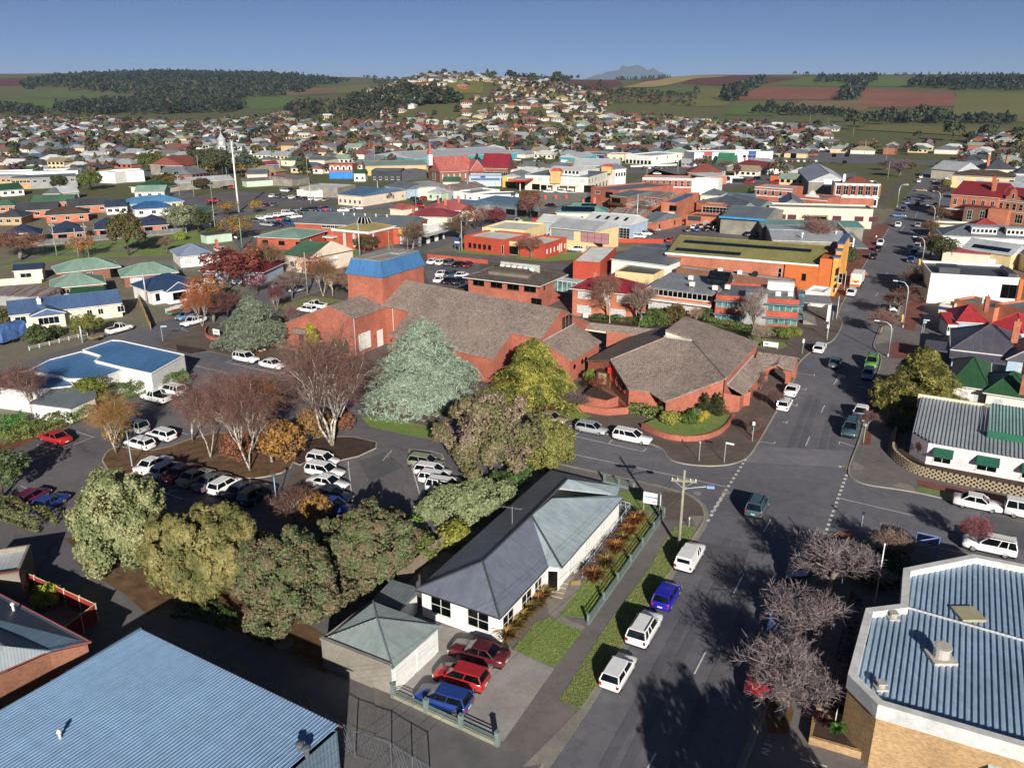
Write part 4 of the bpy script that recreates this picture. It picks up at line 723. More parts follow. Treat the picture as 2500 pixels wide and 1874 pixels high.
# pole sign by the garage lane
# ---------------------------------------------------------------- brick and grey-roofed hall at the lower right
e=custom('brick_clubhouse','tan brick building with ribbed grey metal roof and white parapet at the lower right','building',(0,0,.12),0)
zt=5.2
P_=[(23.74,43.71,5.2),(22.95,46.56,5.2),(27.23,54.17,5.2),(30.15,54.72,5.2),(32.64,59.83,5.2),(39.54,62.02,5.2),(46.00,58.95,5.2),(34.68,38.18,5.2)]
P_=[(x[0],x[1]) for x in P_]; n=len(P_)
b=MB()
for i in range(n):
 p,q=P_[i],P_[(i+1)%n]; b.add([(*q,0),(*p,0),(*p,4.2),(*q,4.2)],[(0,1,2,3)])
b.build('wall',BRT,e)
ctr=Vector((sum(p[0] for p in P_)/n,sum(p[1] for p in P_)/n))
inn=[]
for i in range(n):
 a0,a1,a2=v2(P_[i-1]),v2(P_[i]),v2(P_[(i+1)%n]); d1=(a1-a0).normalized(); d2=(a2-a1).normalized(); n1=Vector((d1.y,-d1.x)); n2=Vector((d2.y,-d2.x)); m=(n1+n2).normalized(); k=.45/max(.35,m.dot(n1)); inn.append(tuple(a1+m*k))
b=MB()
for i in range(n):
 j=(i+1)%n; out=lambda t:(v2(P_[t])+(v2(P_[t])-v2(inn[t]))*.25)
 o0,o1=out(i),out(j)
 b.add([(*o1,4.1),(*o0,4.1),(*o0,zt),(*o1,zt)],[(0,1,2,3)]); b.add([(*o1,zt),(*o0,zt),(*inn[i],zt),(*inn[j],zt)],[(0,1,2,3)]); b.add([(*inn[j],zt),(*inn[i],zt),(*inn[i],zt-.75),(*inn[j],zt-.75)],[(0,1,2,3)])
b.build('parapet',M('parapet_white','d5d6d6','plain',lo=.72,hi=1.03,s1=.8),e)
rd=(v2((27.02,46.96,4.6))-v2((32.32,56.98,4.6))).normalized(); rn=Vector((-rd.y,rd.x))   # ribs run this way
def inside(p,poly):
 c=False
 for i in range(len(poly)):
  a,b_=poly[i],poly[i-1]
  if (a[1]>p[1])!=(b_[1]>p[1]) and p[0]<(b_[0]-a[0])*(p[1]-a[1])/(b_[1]-a[1])+a[0]: c=not c
 return c
def clip(poly,o,d):
 ts=[]
 for i in range(len(poly)):
  a=v2(poly[i-1]); b_=v2(poly[i]); s=b_-a; den=d.x*s.y-d.y*s.x
  if abs(den)<1e-9: continue
  w_=a-o; t=(w_.x*s.y-w_.y*s.x)/den; u=(w_.x*d.y-w_.y*d.x)/den
  if 0<=u<1: ts.append(t)
 return sorted(ts)
pr=[rn.dot(v2(p)) for p in inn]; x=min(pr)+.02; b=MB(); ribw=.40
while x<max(pr)-.02:
 for (xa,za),(xb,zb) in (((0,0),(.2,0)),((.2,0),(.22,.09)),((.22,.09),(.38,.09)),((.38,.09),(.40,0))):
  m=x+(xa+xb)/2; ts=clip(inn,rn*m,rd)
  for t0,t1 in zip(ts[::2],ts[1::2]):
   q=[rn*(x+xa)+rd*t0,rn*(x+xb)+rd*t0,rn*(x+xb)+rd*t1,rn*(x+xa)+rd*t1]; zz=[zt-.62+za,zt-.62+zb,zt-.62+zb,zt-.62+za]
   b.poly([(q[k].x,q[k].y,zz[k]) for k in (3,2,1,0)])
 x+=ribw
for i,f in enumerate(b.f):
 p=[Vector(b.v[j]) for j in f]
 if (p[1]-p[0]).cross(p[2]-p[0]).z<0: b.f[i]=f[::-1]
rf=b.build('roof_sheet',RIB('clubhouse','98b4d0',.4,bump=.05),e)
b=MB(); rp0,rp1=(30.40,55.16,4.9),(38.43,50.20,4.9); b.tube([(*rp0[:2],4.75),(*rp1[:2],4.75)],.12,5); b.build('flashing',r_light,rf)
def cowl(p,r,h):
 b=MB(); b.box(p[0]-r*1.5,p[1]-r*1.5,4.5,p[0]+r*1.5,p[1]+r*1.5,4.85); b.cyl(p[0],p[1],4.85,4.85+h,r,n=16); b.cyl(p[0],p[1],4.85+h,5.0+h,r*1.15,n=16); b.cyl(p[0],p[1],5.0+h,5.02+h,r*.85,n=16); b.build('roof_cowl',M('cowl_pale','b9b4ac','plain'),rf)
cowl((30.39,48.97,4.7),.55,.7); 
for p in ((29.08,53.71,4.7),(24.82,45.83,4.7)): b=MB(); b.box(p[0]-.4,p[1]-.35,4.5,p[0]+.4,p[1]+.35,4.8); b.cyl(p[0],p[1],4.8,5.1,.28,n=10); b.box(p[0]-.3,p[1]-.3,5.1,p[0]+.3,p[1]+.3,5.2); b.build('roof_vent',MATS['cowl_pale'],rf)
p=(35.03,54.14,4.7); boxpart(rf,'skylight',M('skylight_cream','b0aa88','plain',rough=.3),p[0]-.9,p[1]-.9,4.6,p[0]+.9,p[1]+.9,4.85)
p=(28.25,42.66,3); boxpart(e,'wall_light',GR,p[0]-.2,p[1]-.1,2.8,p[0]+.2,p[1]+.3,3.1)
aw0,aw1=v2((30.17,42.09,3.4)),v2((35.25,39.89,3.4)); ad=(aw1-aw0).normalized(); an=Vector((ad.y,-ad.x))
roofpart(e,[[(*aw0,3.4),(*(aw0+an*3.4),2.7),(*(aw1+an*3.4),2.7),(*aw1,3.4)]],RIB('awning_aqua','a9cfd6',.4),'awning',.08)
lowp=[(22.41,49.54),(23.98,48.34),(23.76,47.92)]
for lab,pts in (('tan brick planter box with brown grass by the lower-right building',[(22.81,50.16),(22.20,48.93),(23.73,47.83),(24.30,49.02)]),('tan brick planter box with yucca and a small white sign',[(21.67,48.08),(20.63,45.90),(23.61,44.53),(24.21,45.75),(23.84,47.50)])):
 e2=empty('planter_box',(0,0,0)); tag(e2,lab,'planter'); o=strip('wall',pts+[pts[0]],-.14,.14,.1,.7,BRT); del o['kind']; o.parent=e2; o=sheet('soil',pts,.6,mulchd); del o['kind']; o.parent=e2
# kerb-side garden with cobbles along the building
sheet('cobble_bed',[(30.61,64.42),(31.24,63.37),(24.45,50.07),(23.99,51.53)],.14,mulchd)

# ---------------------------------------------------------------- middle distance: the town centre and the houses round it
fw=dict(fr=frame_w); fd=dict(fr=frame_d,gm=gl_dark)
# --- houses left of the side street
e,L_,D=bld('house','long cream house with blue roof and white gable beside the side street','house',(-95.4,152.7,2.9),(-78.8,162.7,2.9),8,2.85,CR,RIB('long_blue','4a6690'),'gable',1.9,.4,wins=[('f',[1.6],1.9,1.5,.9,fw),('f',[13.5,15.5],1.0,1.2,1.0,fw),('f',[19.2],1.3,1.3,1.0,fw),('r',1,1.2,1.2,1,fw)],chim=((5.2,2.4,3.6,5.0,.7,W_),))
gwing(e,3.4,9.0,-2.2,3,2.7,1.1,CR,MATS['roof_long_blue'],[(2.8,3.6,1.4,.8,dict(nx=4))])
SAGE=r_sage
e,L_,D=bld('house','sage green hip-roofed brick unit nearest the long blue roof','house',(-100.4,177.5,2.6),(-91.5,182.2,2.6),8.5,2.55,BR3,SAGE,'hip',2.0,.5,wins=[('f',2,1.4,1.1,.9,fw)]); vent(e,4,5,4.2,.12,.5)
bld('shed','white shed with dark green roof in front of the sage green unit','shed',(-93.2,170.4,2.6),(-86.9,172.2,2.6),3.6,2.5,W_,r_dgreen,'skil',.9,.12,wins=[('f',[2.0],.9,.6,.5,dict(gm=gl_teal))])
bld('house','sage green L-shaped brick unit with open carport beside the park','house',(-107.3,193.7,2.6),(-96.6,201.2,2.6),8.5,2.55,BR3,SAGE,'hip',2.0,.5,wins=[('f',3,1.2,1.0,.9,{'b':.6}),('f',[12.5],3.0,2.1,.05,dict(fr=frame_d,gm=gl_dark,nx=1,sill=False))])
bld('house','sage green hip-roofed brick unit with vertical blinds, right of the shared driveway','house',(-90.1,189.3,2.6),(-80.0,194.8,2.6),8.5,2.55,BR3,SAGE,'hip',2.0,.5,wins=[('f',[2.6],2.6,1.3,.8,dict(gm=curtain,nx=4)),('f',[9],1.6,1.1,.9,fw)])
bld('shed','cream shed with navy ribbed roof and a water tank at the left','shed',(-119.0,195.3,2.8),(-113.5,197.6,2.8),6,2.7,CR,r_navy,'gable',1.0,.2,wins=[('f',[2.4],2.4,1.2,.8,dict(fr=frame_w,nx=2))])
b=MB(); p=(-116.6,200.7); b.cyl(p[0],p[1],0,1.9,1.3,n=18); b.cyl(p[0],p[1],1.9,2.1,1.25,.3,n=18); tag(b.build('water_tank',CR),'round cream water tank beside the navy-roofed shed','tank')
bld('shed','low shed with rusty red iron roof at the left edge','shed',(-110.9,172.4,2.3),(-99.2,170.6,2.3),6,2.2,GR,r_rust,'skil',.7,.2)
bld('shed','pale blue corrugated lean-to in front of the rusty shed','shed',(-112.6,174.3,2.2),(-105.1,174.7,2.2),2.5,2.1,M('clad_pale_blue','b8c4d4','rib',pitch=.2),r_light,'skil',.2,.1)
railfence('cream panel fence in front of the navy-roofed shed',(-120.9,190.3),(-112.1,194.1),5,1.7,MATS['fence_cream'],.1,(.97,),None,0,CR)
e,L_,D=bld('house','white weatherboard house with navy roof and bay gable by the timber fence','house',(-76.7,172.5,3),(-68.9,180.5,3),9.5,2.95,W_,RIB('house_navy2','2f466e'),'hip',2.3,.5,wins=[('f',[1.2],.9,1.5,.8,fd),('r',2,1.2,1.3,.9,fw)])
gwing(e,2.6,7.6,-2.0,3.5,2.9,1.6,W_,MATS['roof_house_navy2'],[(2.5,2.9,1.5,.8,dict(fr=frame_d,gm=gl_dark,nx=3))]); window(e,9.6,-.005,.9,0,1.2,1.5,**fd)
railfence('golden timber paling fence running down to the side street',(-81.4,176.4),(-69.0,152.7),5,1.5,M('timber_gold','b0905a','plain'),.1,(.9,.3),None,0,MATS['timber_gold'])
railfence('white panel fence in front of the navy-roofed weatherboard house',(-71.1,165.3),(-69.0,171.2),4,1.0,frame_w,.1,(.95,),None,0,W_)
railfence('low white post and rail fence in front of the long blue-roofed house',(-84.8,139.2),(-79.1,148.6),6,.7,frame_w,.12,(.9,.45),None,.02)
bld('house','white cottage with pale slate-blue hip roof and brick chimney by the park','house',(-85.8,212.5,2.9),(-78.9,216.6,2.9),11,2.9,W_,RIB('slate_blue','8797b2'),'hip',2.2,.5,wins=[('f',[1.9,9.2],1.8,1.5,.8,dict(gm=curtain,nx=3)),('f',[5.2],1.1,1.2,.9,fw)],chim=((10.5,5,3,5.6,.7,BR),))
bld('house','rambling maroon-roofed house half hidden behind the red autumn trees','house',(-73.6,194.7,3),(-58.9,192.4,3),12,3.0,BL,r_maroon,'hip',3.0,.6,wins=[('f',3,1.4,1.4,.8,fw)],chim=((4,4.5,3.6,6.6,.8,BR2),(11,8,3.6,7.0,.8,BR2)))
e,L_,D=bld('hall','cream gabled hall with green iron roof behind the autumn trees','hall',(-58.3,209.6,4),(-50.1,204.0,4),(-44.1,217.5,4),4.0,CR2,r_green,'gable',2.6,.3,wins=[('f',[3.2],1.4,1.5,1.2,fw)])
b=MB(); b.add([(L_+.3,-.2,4.1),(L_+.3,D+.2,4.1),(L_+.3,D/2,7.4)],[(0,1,2)]); b.add([(L_,-.2,4.1),(L_,D+.2,4.1),(L_,D/2,7.4)],[(2,1,0)]); b.build('gable_parapet',CR2,e); boxpart(e,'pediment_sign',W_,L_+.3,D/2-1.8,2.6,L_+.45,D/2+1.8,3.5)
bld('house','red brick building with sage green roof next to the council car park','building',(-74.3,241.6,3.5),(-61.0,237.7,3.5),15,3.4,BRV,r_sage,'hip',1.7,.6,wins=[('f',[2.6,8,13.6],2.0,1.2,1.3,fd),('f',[17.5],.2,3.2,.1,dict(fr=frame_w,gm=W_,nx=1,sill=False))])
e,L_,D=bld('hall','square red brick hall with gold pyramid roof and glazed lantern','hall',(-52.4,243.6,5.2),(-41.1,237.8,5.2),(-36.4,250.3,5.2),5.1,BRV,r_gold,'hip',1.9,.3,wins=[('f',[4,7.5],.9,3.6,.8,dict(fr=CR,gm=curtain,nx=1)),('r',[2.2,13.5],.6,4.4,.3,dict(fr=W_,gm=W_,nx=1,sill=False))],gut=W_)
boxpart(e,'fascia',W_,-.4,-.42,4.75,L_+.4,-.31,5.4); boxpart(e,'fascia_side',W_,L_+.31,-.4,4.75,L_+.42,D+.4,5.4)
b=MB(); b.loft([(L_*.5+a,D*.5+c,6.4) for a,c in ((-1.6,-1.6),(1.6,-1.6),(1.6,1.6),(-1.6,1.6))],[(L_*.5+a,D*.5+c,8.2) for a,c in ((-1,-1),(1,-1),(1,1),(-1,1))]); b.build('lantern',gl_dark,e)
b=MB()
for a,c in ((-1.6,-1.6),(1.6,-1.6),(1.6,1.6),(-1.6,1.6),(0,-1.6),(1.6,0)): b.tube([(L_*.5+a,D*.5+c,6.4),(L_*.5+a*.62,D*.5+c*.62,8.25)],.09,4)
b.build('lantern_frame',frame_w,e); boxpart(e,'entry_canopy',W_,-2.2,-2.4,3.0,1.4,0,3.25)
e,L_,D=bld('club','wide red brick club with grey low-pitched roof and white fascia behind the gold-roofed hall','club',(-67.0,257.6,5),(-31.7,247.6,5),(-28.1,265.1,5),5,BRV,r_slate,'gable',2.2,.4,wins=[('f',9,1.4,.8,3.9,dict(a=.25,b=.6))],gut=W_)
for k in range(5): vent(e,L_*(.35+.1*k),D*.42,6.9,.25,.7,frame_w)
e,L_,D=bld('shop','white and yellow shop with stepped parapet and street awning','shop',(-27.4,245.1,4.2),(-21.0,258.1,4.2),10,4.2,W_,r_grey,'flat',wins=[('f',3,2.6,2.2,.2,dict(fr=frame_d,gm=gl_dark,nx=3))]); boxpart(e,'awning',r_light,0,-2.6,2.9,L_+2,-.02,3.1); boxpart(e,'yellow_panel',M('panel_yellow','e0b020'),-.3,.5,2.6,-.02,7,4.6); boxpart(e,'stepped_parapet',W_,3,.02,4.2,L_-2,.3,5.2)
bld('house','maroon-roofed cream house directly behind the yellow and white shop','house',(-36.0,284.8,3.4),(-20.2,282.0,3.4),12,3.3,CR,r_red,'hip',2.2,.4,chim=((2,2,3.5,6,.8,BR),))
e,L_,D=bld('house','cream house with salmon pink hip roof and three brick chimneys','house',(-28.8,293.2,4),(-12.9,296.3,4),15,3.9,CR,r_pink,'hip',2.8,.5,chim=((6,4,4.5,7.4,.8,BR2),(11,6,4.5,8,.8,BR2),(4,8,4.5,7.4,.7,BR2)),wins=[('f',4,1.1,1.5,.9,fw)])
bld('shed','small cream shed with salmon roof beside the parked red wagon','shed',(-44.7,307.2,3),(-40.0,304.0,3),9,3,CR,r_pink,'gable',1.3,.2)
# --- police station group
e,L_,D=bld('police_station','red rendered flat-roofed wing of the police station with five small windows','police station',(-13.7,237.6,4.4),(-1.9,229.9,4.4),13,4.4,RDW,M('roof_white_membrane','cfcfc8','plain'),'flat',wins=[('f',[2.0,3.7,5.4,7.1,8.8],1.0,1.3,1.1,fd),('f',[13.2],.7,2.4,.3,dict(nx=1,sill=False))])
e,L_,D=bld('police_station','red rendered cube at the right of the police station with a bare tree in front','police station',(2.1,228.4,4.2),(9.0,224.3,4.2),(15.0,235.5,4.2),4.2,RDW,MATS['roof_white_membrane'],'flat',wins=[('r',6,.5,1.2,1.4,dict(fr=frame_w,gm=W_,nx=1)),('r',[8.5,9.6],.5,2.2,.8,dict(gm=W_,nx=1))])
bld('police_station','cream flat-roofed centre block joining the two red wings','police station',(-8.9,248.9,5),(3.6,242.9,5),16,5,YE,MATS['roof_white_membrane'],'flat',wins=[('f',4,2.2,.7,3.5,fd)])
bld('police_station','low cream entrance block with carport between the red wings','police station',(-1.8,232.4,3.8),(2.1,230.0,3.8),10,3.7,YE,MATS['roof_white_membrane'],'flat',wins=[('f',[2.5],3.4,2.3,.1,dict(fr=frame_d,gm=gl_dark,nx=1,sill=False))])
e,L_,D=bld('office','two-storey yellow office with pink balcony recess and pale metal roof','office',(10.9,240.8,6.4),(22.8,232.4,6.4),(29.1,245.9,6.4),6.3,YE,r_light,'gable',1.8,.6,wins=[('f',[4.4],7.6,2.6,3.2,dict(fr=GR,gm=M('glass_block','8f9499','plain',rough=.2),nx=9,nz=5,sill=False)),('f',[15.0],9.0,2.9,3.1,dict(fr=frame_d,gm=M('balcony_pink','b07c84','plain'),nx=4,nz=2,sill=False)),('f',[13,16.5],1.6,1.2,1.0,dict(gm=GR)),('r',[4.5,6],.8,1.5,3.6,fw),('r',[5],1,2.2,.2,fw)])
b=MB()
for i in range(9): b.box(L_+.1,1+.35*i,.3*i,L_+1.2,1.4+.35*i,.3*i+.08)
b.box(L_+.1,4.2,2.7,L_+1.3,6.0,2.8); b.build('outside_stair',frame_d,e)
e,L_,D=bld('workshop','pale blue workshop with white roof and four dark skylights','workshop',(22.7,265.4,4.6),(36.3,256.6,4.6),(41.6,268.8,4.6),4.5,BL,r_white,'gable',2.0,.3,wins=[('f',[13.5],5.6,3.2,.2,dict(fr=frame_w,gm=gl,nx=5,nz=4,sill=False))])
for k in range(4): o=boxpart(e,'skylight',gl_dark,-.5,-1.2,0,.5,1.2,.06); o.location=(L_*(.22+.2*k),D*.25,5.62); o.rotation_euler=(math.atan2(2.0,D/2+.3),0,0)
bld('workshop','pale blue and white low workshop left of the skylit one','workshop',(8.0,267.3,4.2),(19.4,261.4,4.2),10,4.1,BL,r_white,'gable',1.6,.3,wins=[('f',[5],1.6,1.4,1,fw)])
bld('house','cottage with bright red side roof next to the pale blue workshops','house',(5.8,270.5,3),(8.1,268.7,3),9,3,BR2,RIB('side_red','b8403c'),'gable',1.5,.3,axis='y')
e,L_,D=bld('house','cream cottage with green hip roof covered in solar panels','house',(15.7,294.0,3.4),(33.3,292.0,3.4),12,3.3,CR,r_teal,'hip',2.6,.4,chim=((9,7,4,7.2,.8,BR2),(13,9,4,7.6,.8,BR2)),wins=[('f',3,1.2,1.3,.9,fw)])
sol=M('solar_panel','101c33','plain',rough=.12,spec=.7,lo=.9)
PAN={}
def solar(par,x0,y0,nx,ny,z0,slope,w=1.0,h=1.65,gap=.06):
 k=(w,h)
 if k not in PAN: m=MB(); m.box(0,0,.06,w,h,.1); o=m.build('solar_panel',sol); PAN[k]=o.data; bpy.data.objects.remove(o)
 for j in range(ny):
  for i in range(nx):
   o=bpy.data.objects.new('solar_panel',PAN[k]); col.objects.link(o); o.parent=par; y=y0+j*(h+gap)*math.cos(slope); o.location=(x0+i*(w+gap),y,z0+j*(h+gap)*math.sin(slope)); o.rotation_euler=(slope,0,0)
solar(e,1.6,.3,11,2,3.72,math.atan2(2.6,6.4)); solar(e,8.5,4.0,5,1,5.2,math.atan2(2.6,6.4))
bld('house','brick cottage with grey gable roof beside the shoppers car park','house',(41.6,272.5,3.5),(45.2,269.6,3.5),(51.5,289.3,3.5),3.4,BR2,r_slate,'gable',2.0,.3,wins=[('f',[2.0],2.0,1.8,.5,dict(nx=3,nz=2)),('r',2,.8,1.3,1,fd)])
bld('shed','brick shed with streaky rusty roof behind the pale blue workshop','shed',(35.3,295.1,3.2),(44.7,288.8,3.2),8,3.1,BR2,r_rust,'gable',1.4,.3)
e,L_,D=bld('pub','two-storey red brick hotel back with grey roof and balcony','hotel',(32.1,343.4,7),(41.9,331.0,7),(53.9,360.3,7),7,BR,r_slate,'flat',wins=[('f',[4],2.6,1.3,4.6,fw),('f',[10.5],4,2.2,3.6,fd),('l',2,1,1.6,4,fw)])
e,L_,D=bld('shop','two-storey brick block with timber balcony behind the solar-panelled cottage','shop',(38.1,326.2,5.6),(43.6,319.8,5.6),(52.2,341.2,5.6),5.6,BR3,r_slate,'gable',1.2,.2,wins=[('f',[3],4.4,2.2,2.6,dict(fr=frame_d,gm=gl_dark,nx=4))]); boxpart(e,'balcony',M('timber_dark','5a3428'),.5,-1.8,2.3,L_-.3,-.02,2.5); boxpart(e,'balcony_rail',MATS['timber_dark'],.5,-1.8,2.5,L_-.3,-1.7,3.4)
bld('shop','brick block with flat roof under a small grey pyramid roof','shop',(42.2,308.7,4.5),(48.6,304.2,4.5),8,4.4,BR2,r_grey,'hip',1.6,.2)
bld('shop','ochre brick building with striped rusty verandah roof','shop',(50.0,314.5,6.5),(55.5,308.4,6.5),12,6.4,BR2,r_rust,'gable',1.6,.5,wins=[('f',[2,5],1.4,2.0,3.6,fw)])
# --- the big cream hotel on the bend
e,L_,D=bld('hotel','large cream two-storey corner hotel with grey roof and orange turrets','hotel',(6.1,398.0,7.2),(34.5,386.3,7.2),(48.8,417.2,7.2),7.2,M('wall_ivory','d8d3c4','plain',lo=.88),r_slate,'flat',par_h=.3,wins=[('f',6,2.4,1.7,4.2,dict(gm=curtain,nx=3)),('f',[7.5],8,2.6,.3,dict(fr=frame_d,gm=gl_dark,nx=4,nz=2)),('f',[31,35.5],4,3.0,.2,dict(fr=frame_d,gm=gl_dark,nx=4,nz=2)),('r',7,1.6,2.0,4.0,fw),('r',6,2,2.2,.4,fd)])
boxpart(e,'blue_fascia',M('fascia_blue','4a5f8c'),-.15,-.25,6.9,L_+.25,-.02,7.25); boxpart(e,'blue_fascia_side',MATS['fascia_blue'],L_+.02,-.25,6.9,L_+.25,D,7.25)
for x,y in ((L_*.5,-.6),(L_-.5,D*.93)):
 boxpart(e,'turret',M('turret_ochre','d8a868'),x-2.4,y-.5,3.6 if y<0 else 6,x+2.4,y+3,9.2); b=MB(); b.loft([(x-2.6,y-.7,9.2),(x+2.6,y-.7,9.2),(x+2.6,y+3.2,9.2),(x-2.6,y+3.2,9.2)],[(x-1.4,y+.4,10.3),(x+1.4,y+.4,10.3),(x+1.4,y+2,10.3),(x-1.4,y+2,10.3)]); b.build('turret_cap',M('turret_red','b8403a'),e)
b=MB()
for x0,x1 in ((L_*.28,L_*.5),(L_*.58,L_*.86)):
 for i in range(13):
  a=PI*i/12; 
 b.box(x0,-3.2,2.9,x1,-.02,3.2)
 for x in (x0,(x0+x1)/2,x1-.4): b.box(x,-3.1,0,x+.4,-2.7,2.9)
b.build('arcade',MATS['wall_ivory'],e); bld('hotel_annex','white clerestory annex on the roof of the cream hotel','annex',(17.5,397.1,9.5),(30.9,390.9,9.5),12,9.4,W_,r_white,'gable',1.2,.4,wins=[('f',8,1.2,1.1,7.9,fd)])
e,L_,D=bld('hotel_wing','tall white rear wing of the cream hotel with a bank of windows','hotel',(50.3,415.2,8),(56.2,419.6,8),14,8,W_,r_grey,'gable',2.0,.3,wins=[('f',4,1.0,1.6,4.6,fd)])
bld('warehouse','grey gabled roofs stepping up behind the cream hotel','warehouse',(32.0,441.0,8),(54.7,436.1,8),14,7.8,GR,r_light,'gable',3.0,.3)
e,L_,D=bld('shop','bright yellow shopfront with a white sign between the blue shop and the cream hotel','shop',(-4.6,409.4,5.2),(5.1,407.4,5.2),22,5.2,M('wall_golden','dba83a','plain',lo=.9),r_grey,'gable',1.4,.1,axis='y',wins=[('f',[4],5.2,2.6,.2,fd),('f',[8.6],2.0,2.4,.1,dict(fr=MATS['signal_red'],gm=MATS['signal_red'],nx=1))]); boxpart(e,'sign_panel',W_,2.4,-.12,3.1,6.6,-.02,4.7); boxpart(e,'sign_print',CHAR,3.0,-.16,3.6,5.4,-.125,4.2)
e,L_,D=bld('shop','pale blue-grey shop with a long dark sign band left of the yellow one','shop',(-21.0,413.6,5),(-5.0,413.6,5),12,5,BL,r_light,'flat',wins=[('f',5,2.2,1.6,.4,dict(gm=curtain))]); boxpart(e,'sign_band',M('sign_slate','5a6a86'),1,-.12,2.9,L_-1,-.02,3.9); boxpart(e,'sign_panel',M('sign_royal','2a4aa0'),L_*.35,-.14,4.1,L_*.5,-.02,4.9);
# service station
e,L_,D=bld('service_station','white service station shop with grey roof and dark sign beside the pumps','service station',(-18.8,343.5,3.8),(2.8,347.7,3.8),10,3.7,W_,r_slate,'flat',par_h=.3,wins=[('f',6,.9,.6,2.2,fd)]); boxpart(e,'sign_panel',CHAR,L_-3.4,-.2,3.0,L_-1.4,-.02,4.6)
e=custom('canopy','red-edged fuel canopy on posts over the service station pumps','canopy',(*(6.3,388.1),0),math.atan2((15.3,408.3)[1]-(6.3,388.1)[1],(15.3,408.3)[0]-(6.3,388.1)[0])); b=MB(); b.box(0,0,4.6,26,9,5.4); b.build('canopy_edge',MATS['signal_red'],e); boxpart(e,'canopy_top',r_light,.3,.3,5.402,25.7,8.7,5.5)
for x in (3,12,22): boxpart(e,'post',W_,x,4,0,x+.4,4.4,4.6)
for x in (2,5.5,9,12.5):
 b=MB(); q=v2((6.3,388.1)); b=MB(); b.box(-.5,-.3,0,.5,.3,1.7); o=b.build('fuel_pump',M('pump_red','c8403a')); o.location=((7.2,359.9)[0]+x*1.3,(7.2,359.9)[1]+x*.3,0); tag(o,'red and white fuel pump standing under the red-edged canopy','fuel pump','fuel pumps under the canopy')
bld('shop','long blue-green roofed shop facing the forecourt with a dark glazed front','shop',(-15.5,319.9,4),(1.9,308.2,4),16,3.9,r_slate,RIB('steel_blue','5f7f96'),'skil',.8,.5,wins=[('f',[18,23,28],4,2,.4,fd)])
bld('shop','grey shed roof with steel blue stripe behind the salmon-roofed house','shop',(-25.8,312.8,4),(-13.3,306.0,4),14,3.9,GR,MATS['roof_steel_blue'],'gable',1.2,.3)
# --- church with red roofs
e,L_,D=bld('church','brick church with terracotta steep roof, lancet windows and a small red spire','church',(-36.8,433.2,5),(-19.8,442.3,5),15,5,BR3,M('tile_salmon','b8625a','tile'),'gable',7,.5,wins=[('f',6,.7,2.2,1.6,dict(fr=W_,gm=curtain,nx=1)),('l',[7.5],4,4.4,.5,dict(nx=4,nz=3))])
b=MB(); b.box(-3,6.5,8,-1,8.5,13.5); b.build('steeple',W_,e); b=MB(); b.loft([(-3.2,6.3,13.5),(-.8,6.3,13.5),(-.8,8.7,13.5),(-3.2,8.7,13.5)],[(-2.05,7.45,20),(-1.95,7.45,20),(-1.95,7.55,20),(-2.05,7.55,20)]); b.build('spire',MATS['tile_salmon'],e)
gwing(e,L_-3,L_+5,-2,8,5,5.5,BR3,MATS['tile_salmon'],[(2.4,.8,2.4,1.5,dict(nx=1)),(5.6,.8,2.4,1.5,dict(nx=1))])
bld('church_hall','brick hall with dark red steep roof joined behind the terracotta church','hall',(-16.3,451.5,5.5),(-2.4,448.6,5.5),16,5.5,BR3,RIB('crimson','8c2534'),'gable',7,.4,wins=[('f',6,2.4,2.4,1.2,fw)])
bld('hardware_store','very long white-roofed store with turquoise fascia behind the church','store',(-60.5,525.6,5),(3.5,582.9,5),45,5,M('wall_turquoise','2a9aa6','plain'),r_light,'gable',3,.2); 
bld('portal_shop','orange portal and turquoise sign at the right of the long white-roofed store','store',(-13.5,543.0,6),(-9.5,543.0,6),4,6.5,M('portal_orange','d0603a','plain'),r_grey,'flat',wins=[('f',[3.5],4.5,3.5,2.2,dict(fr=MATS['wall_turquoise'],gm=gl_teal,nx=2))])
bld('tyre_shed','bright turquoise gabled shed with white doors beside the highway','shed',(30.3,541.6,5),(40.7,534.8,5),26,5,M('wall_cyan','12a0b0','plain'),r_light,'gable',2,.3,axis='y',wins=[('f',[3.2],4.6,3.2,.2,dict(gm=W_,nx=1)),('f',[10.6],4.2,3,.2,dict(gm=W_,nx=1))])
e,L_,D=bld('store','grey concrete store with navy name board reading Roberts','store',(43.7,569.0,5.2),(60.9,564.4,5.2),24,5.2,CG,r_slate,'flat'); boxpart(e,'name_board',M('sign_navy','1c2a6a'),4,-.3,1.9,L_-.2,-.02,4.4); text(e,'Roberts',(L_*.56,-.34,3.1),(PI/2,0,0),2.6,W_,ext=.02)
bld('store','beige store extending right of the navy name board','store',(62.5,578.1,4.6),(74.9,572.0,4.6),16,4.6,CR2,r_grey,'flat',wins=[('f',3,2,1.8,.4,fd)])
bld('showroom','white two-storey showroom with arches on the far side of the highway','showroom',(73.7,555.4,5.6),(88.6,542.5,5.6),(99.9,579.1,5.6),5.6,W_,r_light,'flat',wins=[('f',7,1.8,2.2,.3,fd),('r',3,1,1.5,3,fd)])
e,L_,D=bld('apartment_block','long white three-storey block with one red and one blue panel','apartment block',(111.3,522.6,9),(162.1,532.8,9),16,9,W_,r_light,'flat',wins=[('f',[7],3,2.2,5.2,fd),('f',[33,36,39],2.0,1.5,5.5,fd),('f',[66],4,3,4.6,fd),('f',[94,103],3,2,5,fd),('f',[102],3,2,.8,fd)])
boxpart(e,'red_panel',M('panel_brick_red','a8504a'),L_*.12,-.2,0,L_*.225,-.02,9.2); boxpart(e,'blue_panel',M('panel_cobalt','2858a8'),L_*.685,-.2,0,L_*.785,-.02,9.2)
for f in (.145,.195,.71,.755): window(e,L_*f,-.21,5,0,2.2,2.0,**fw)
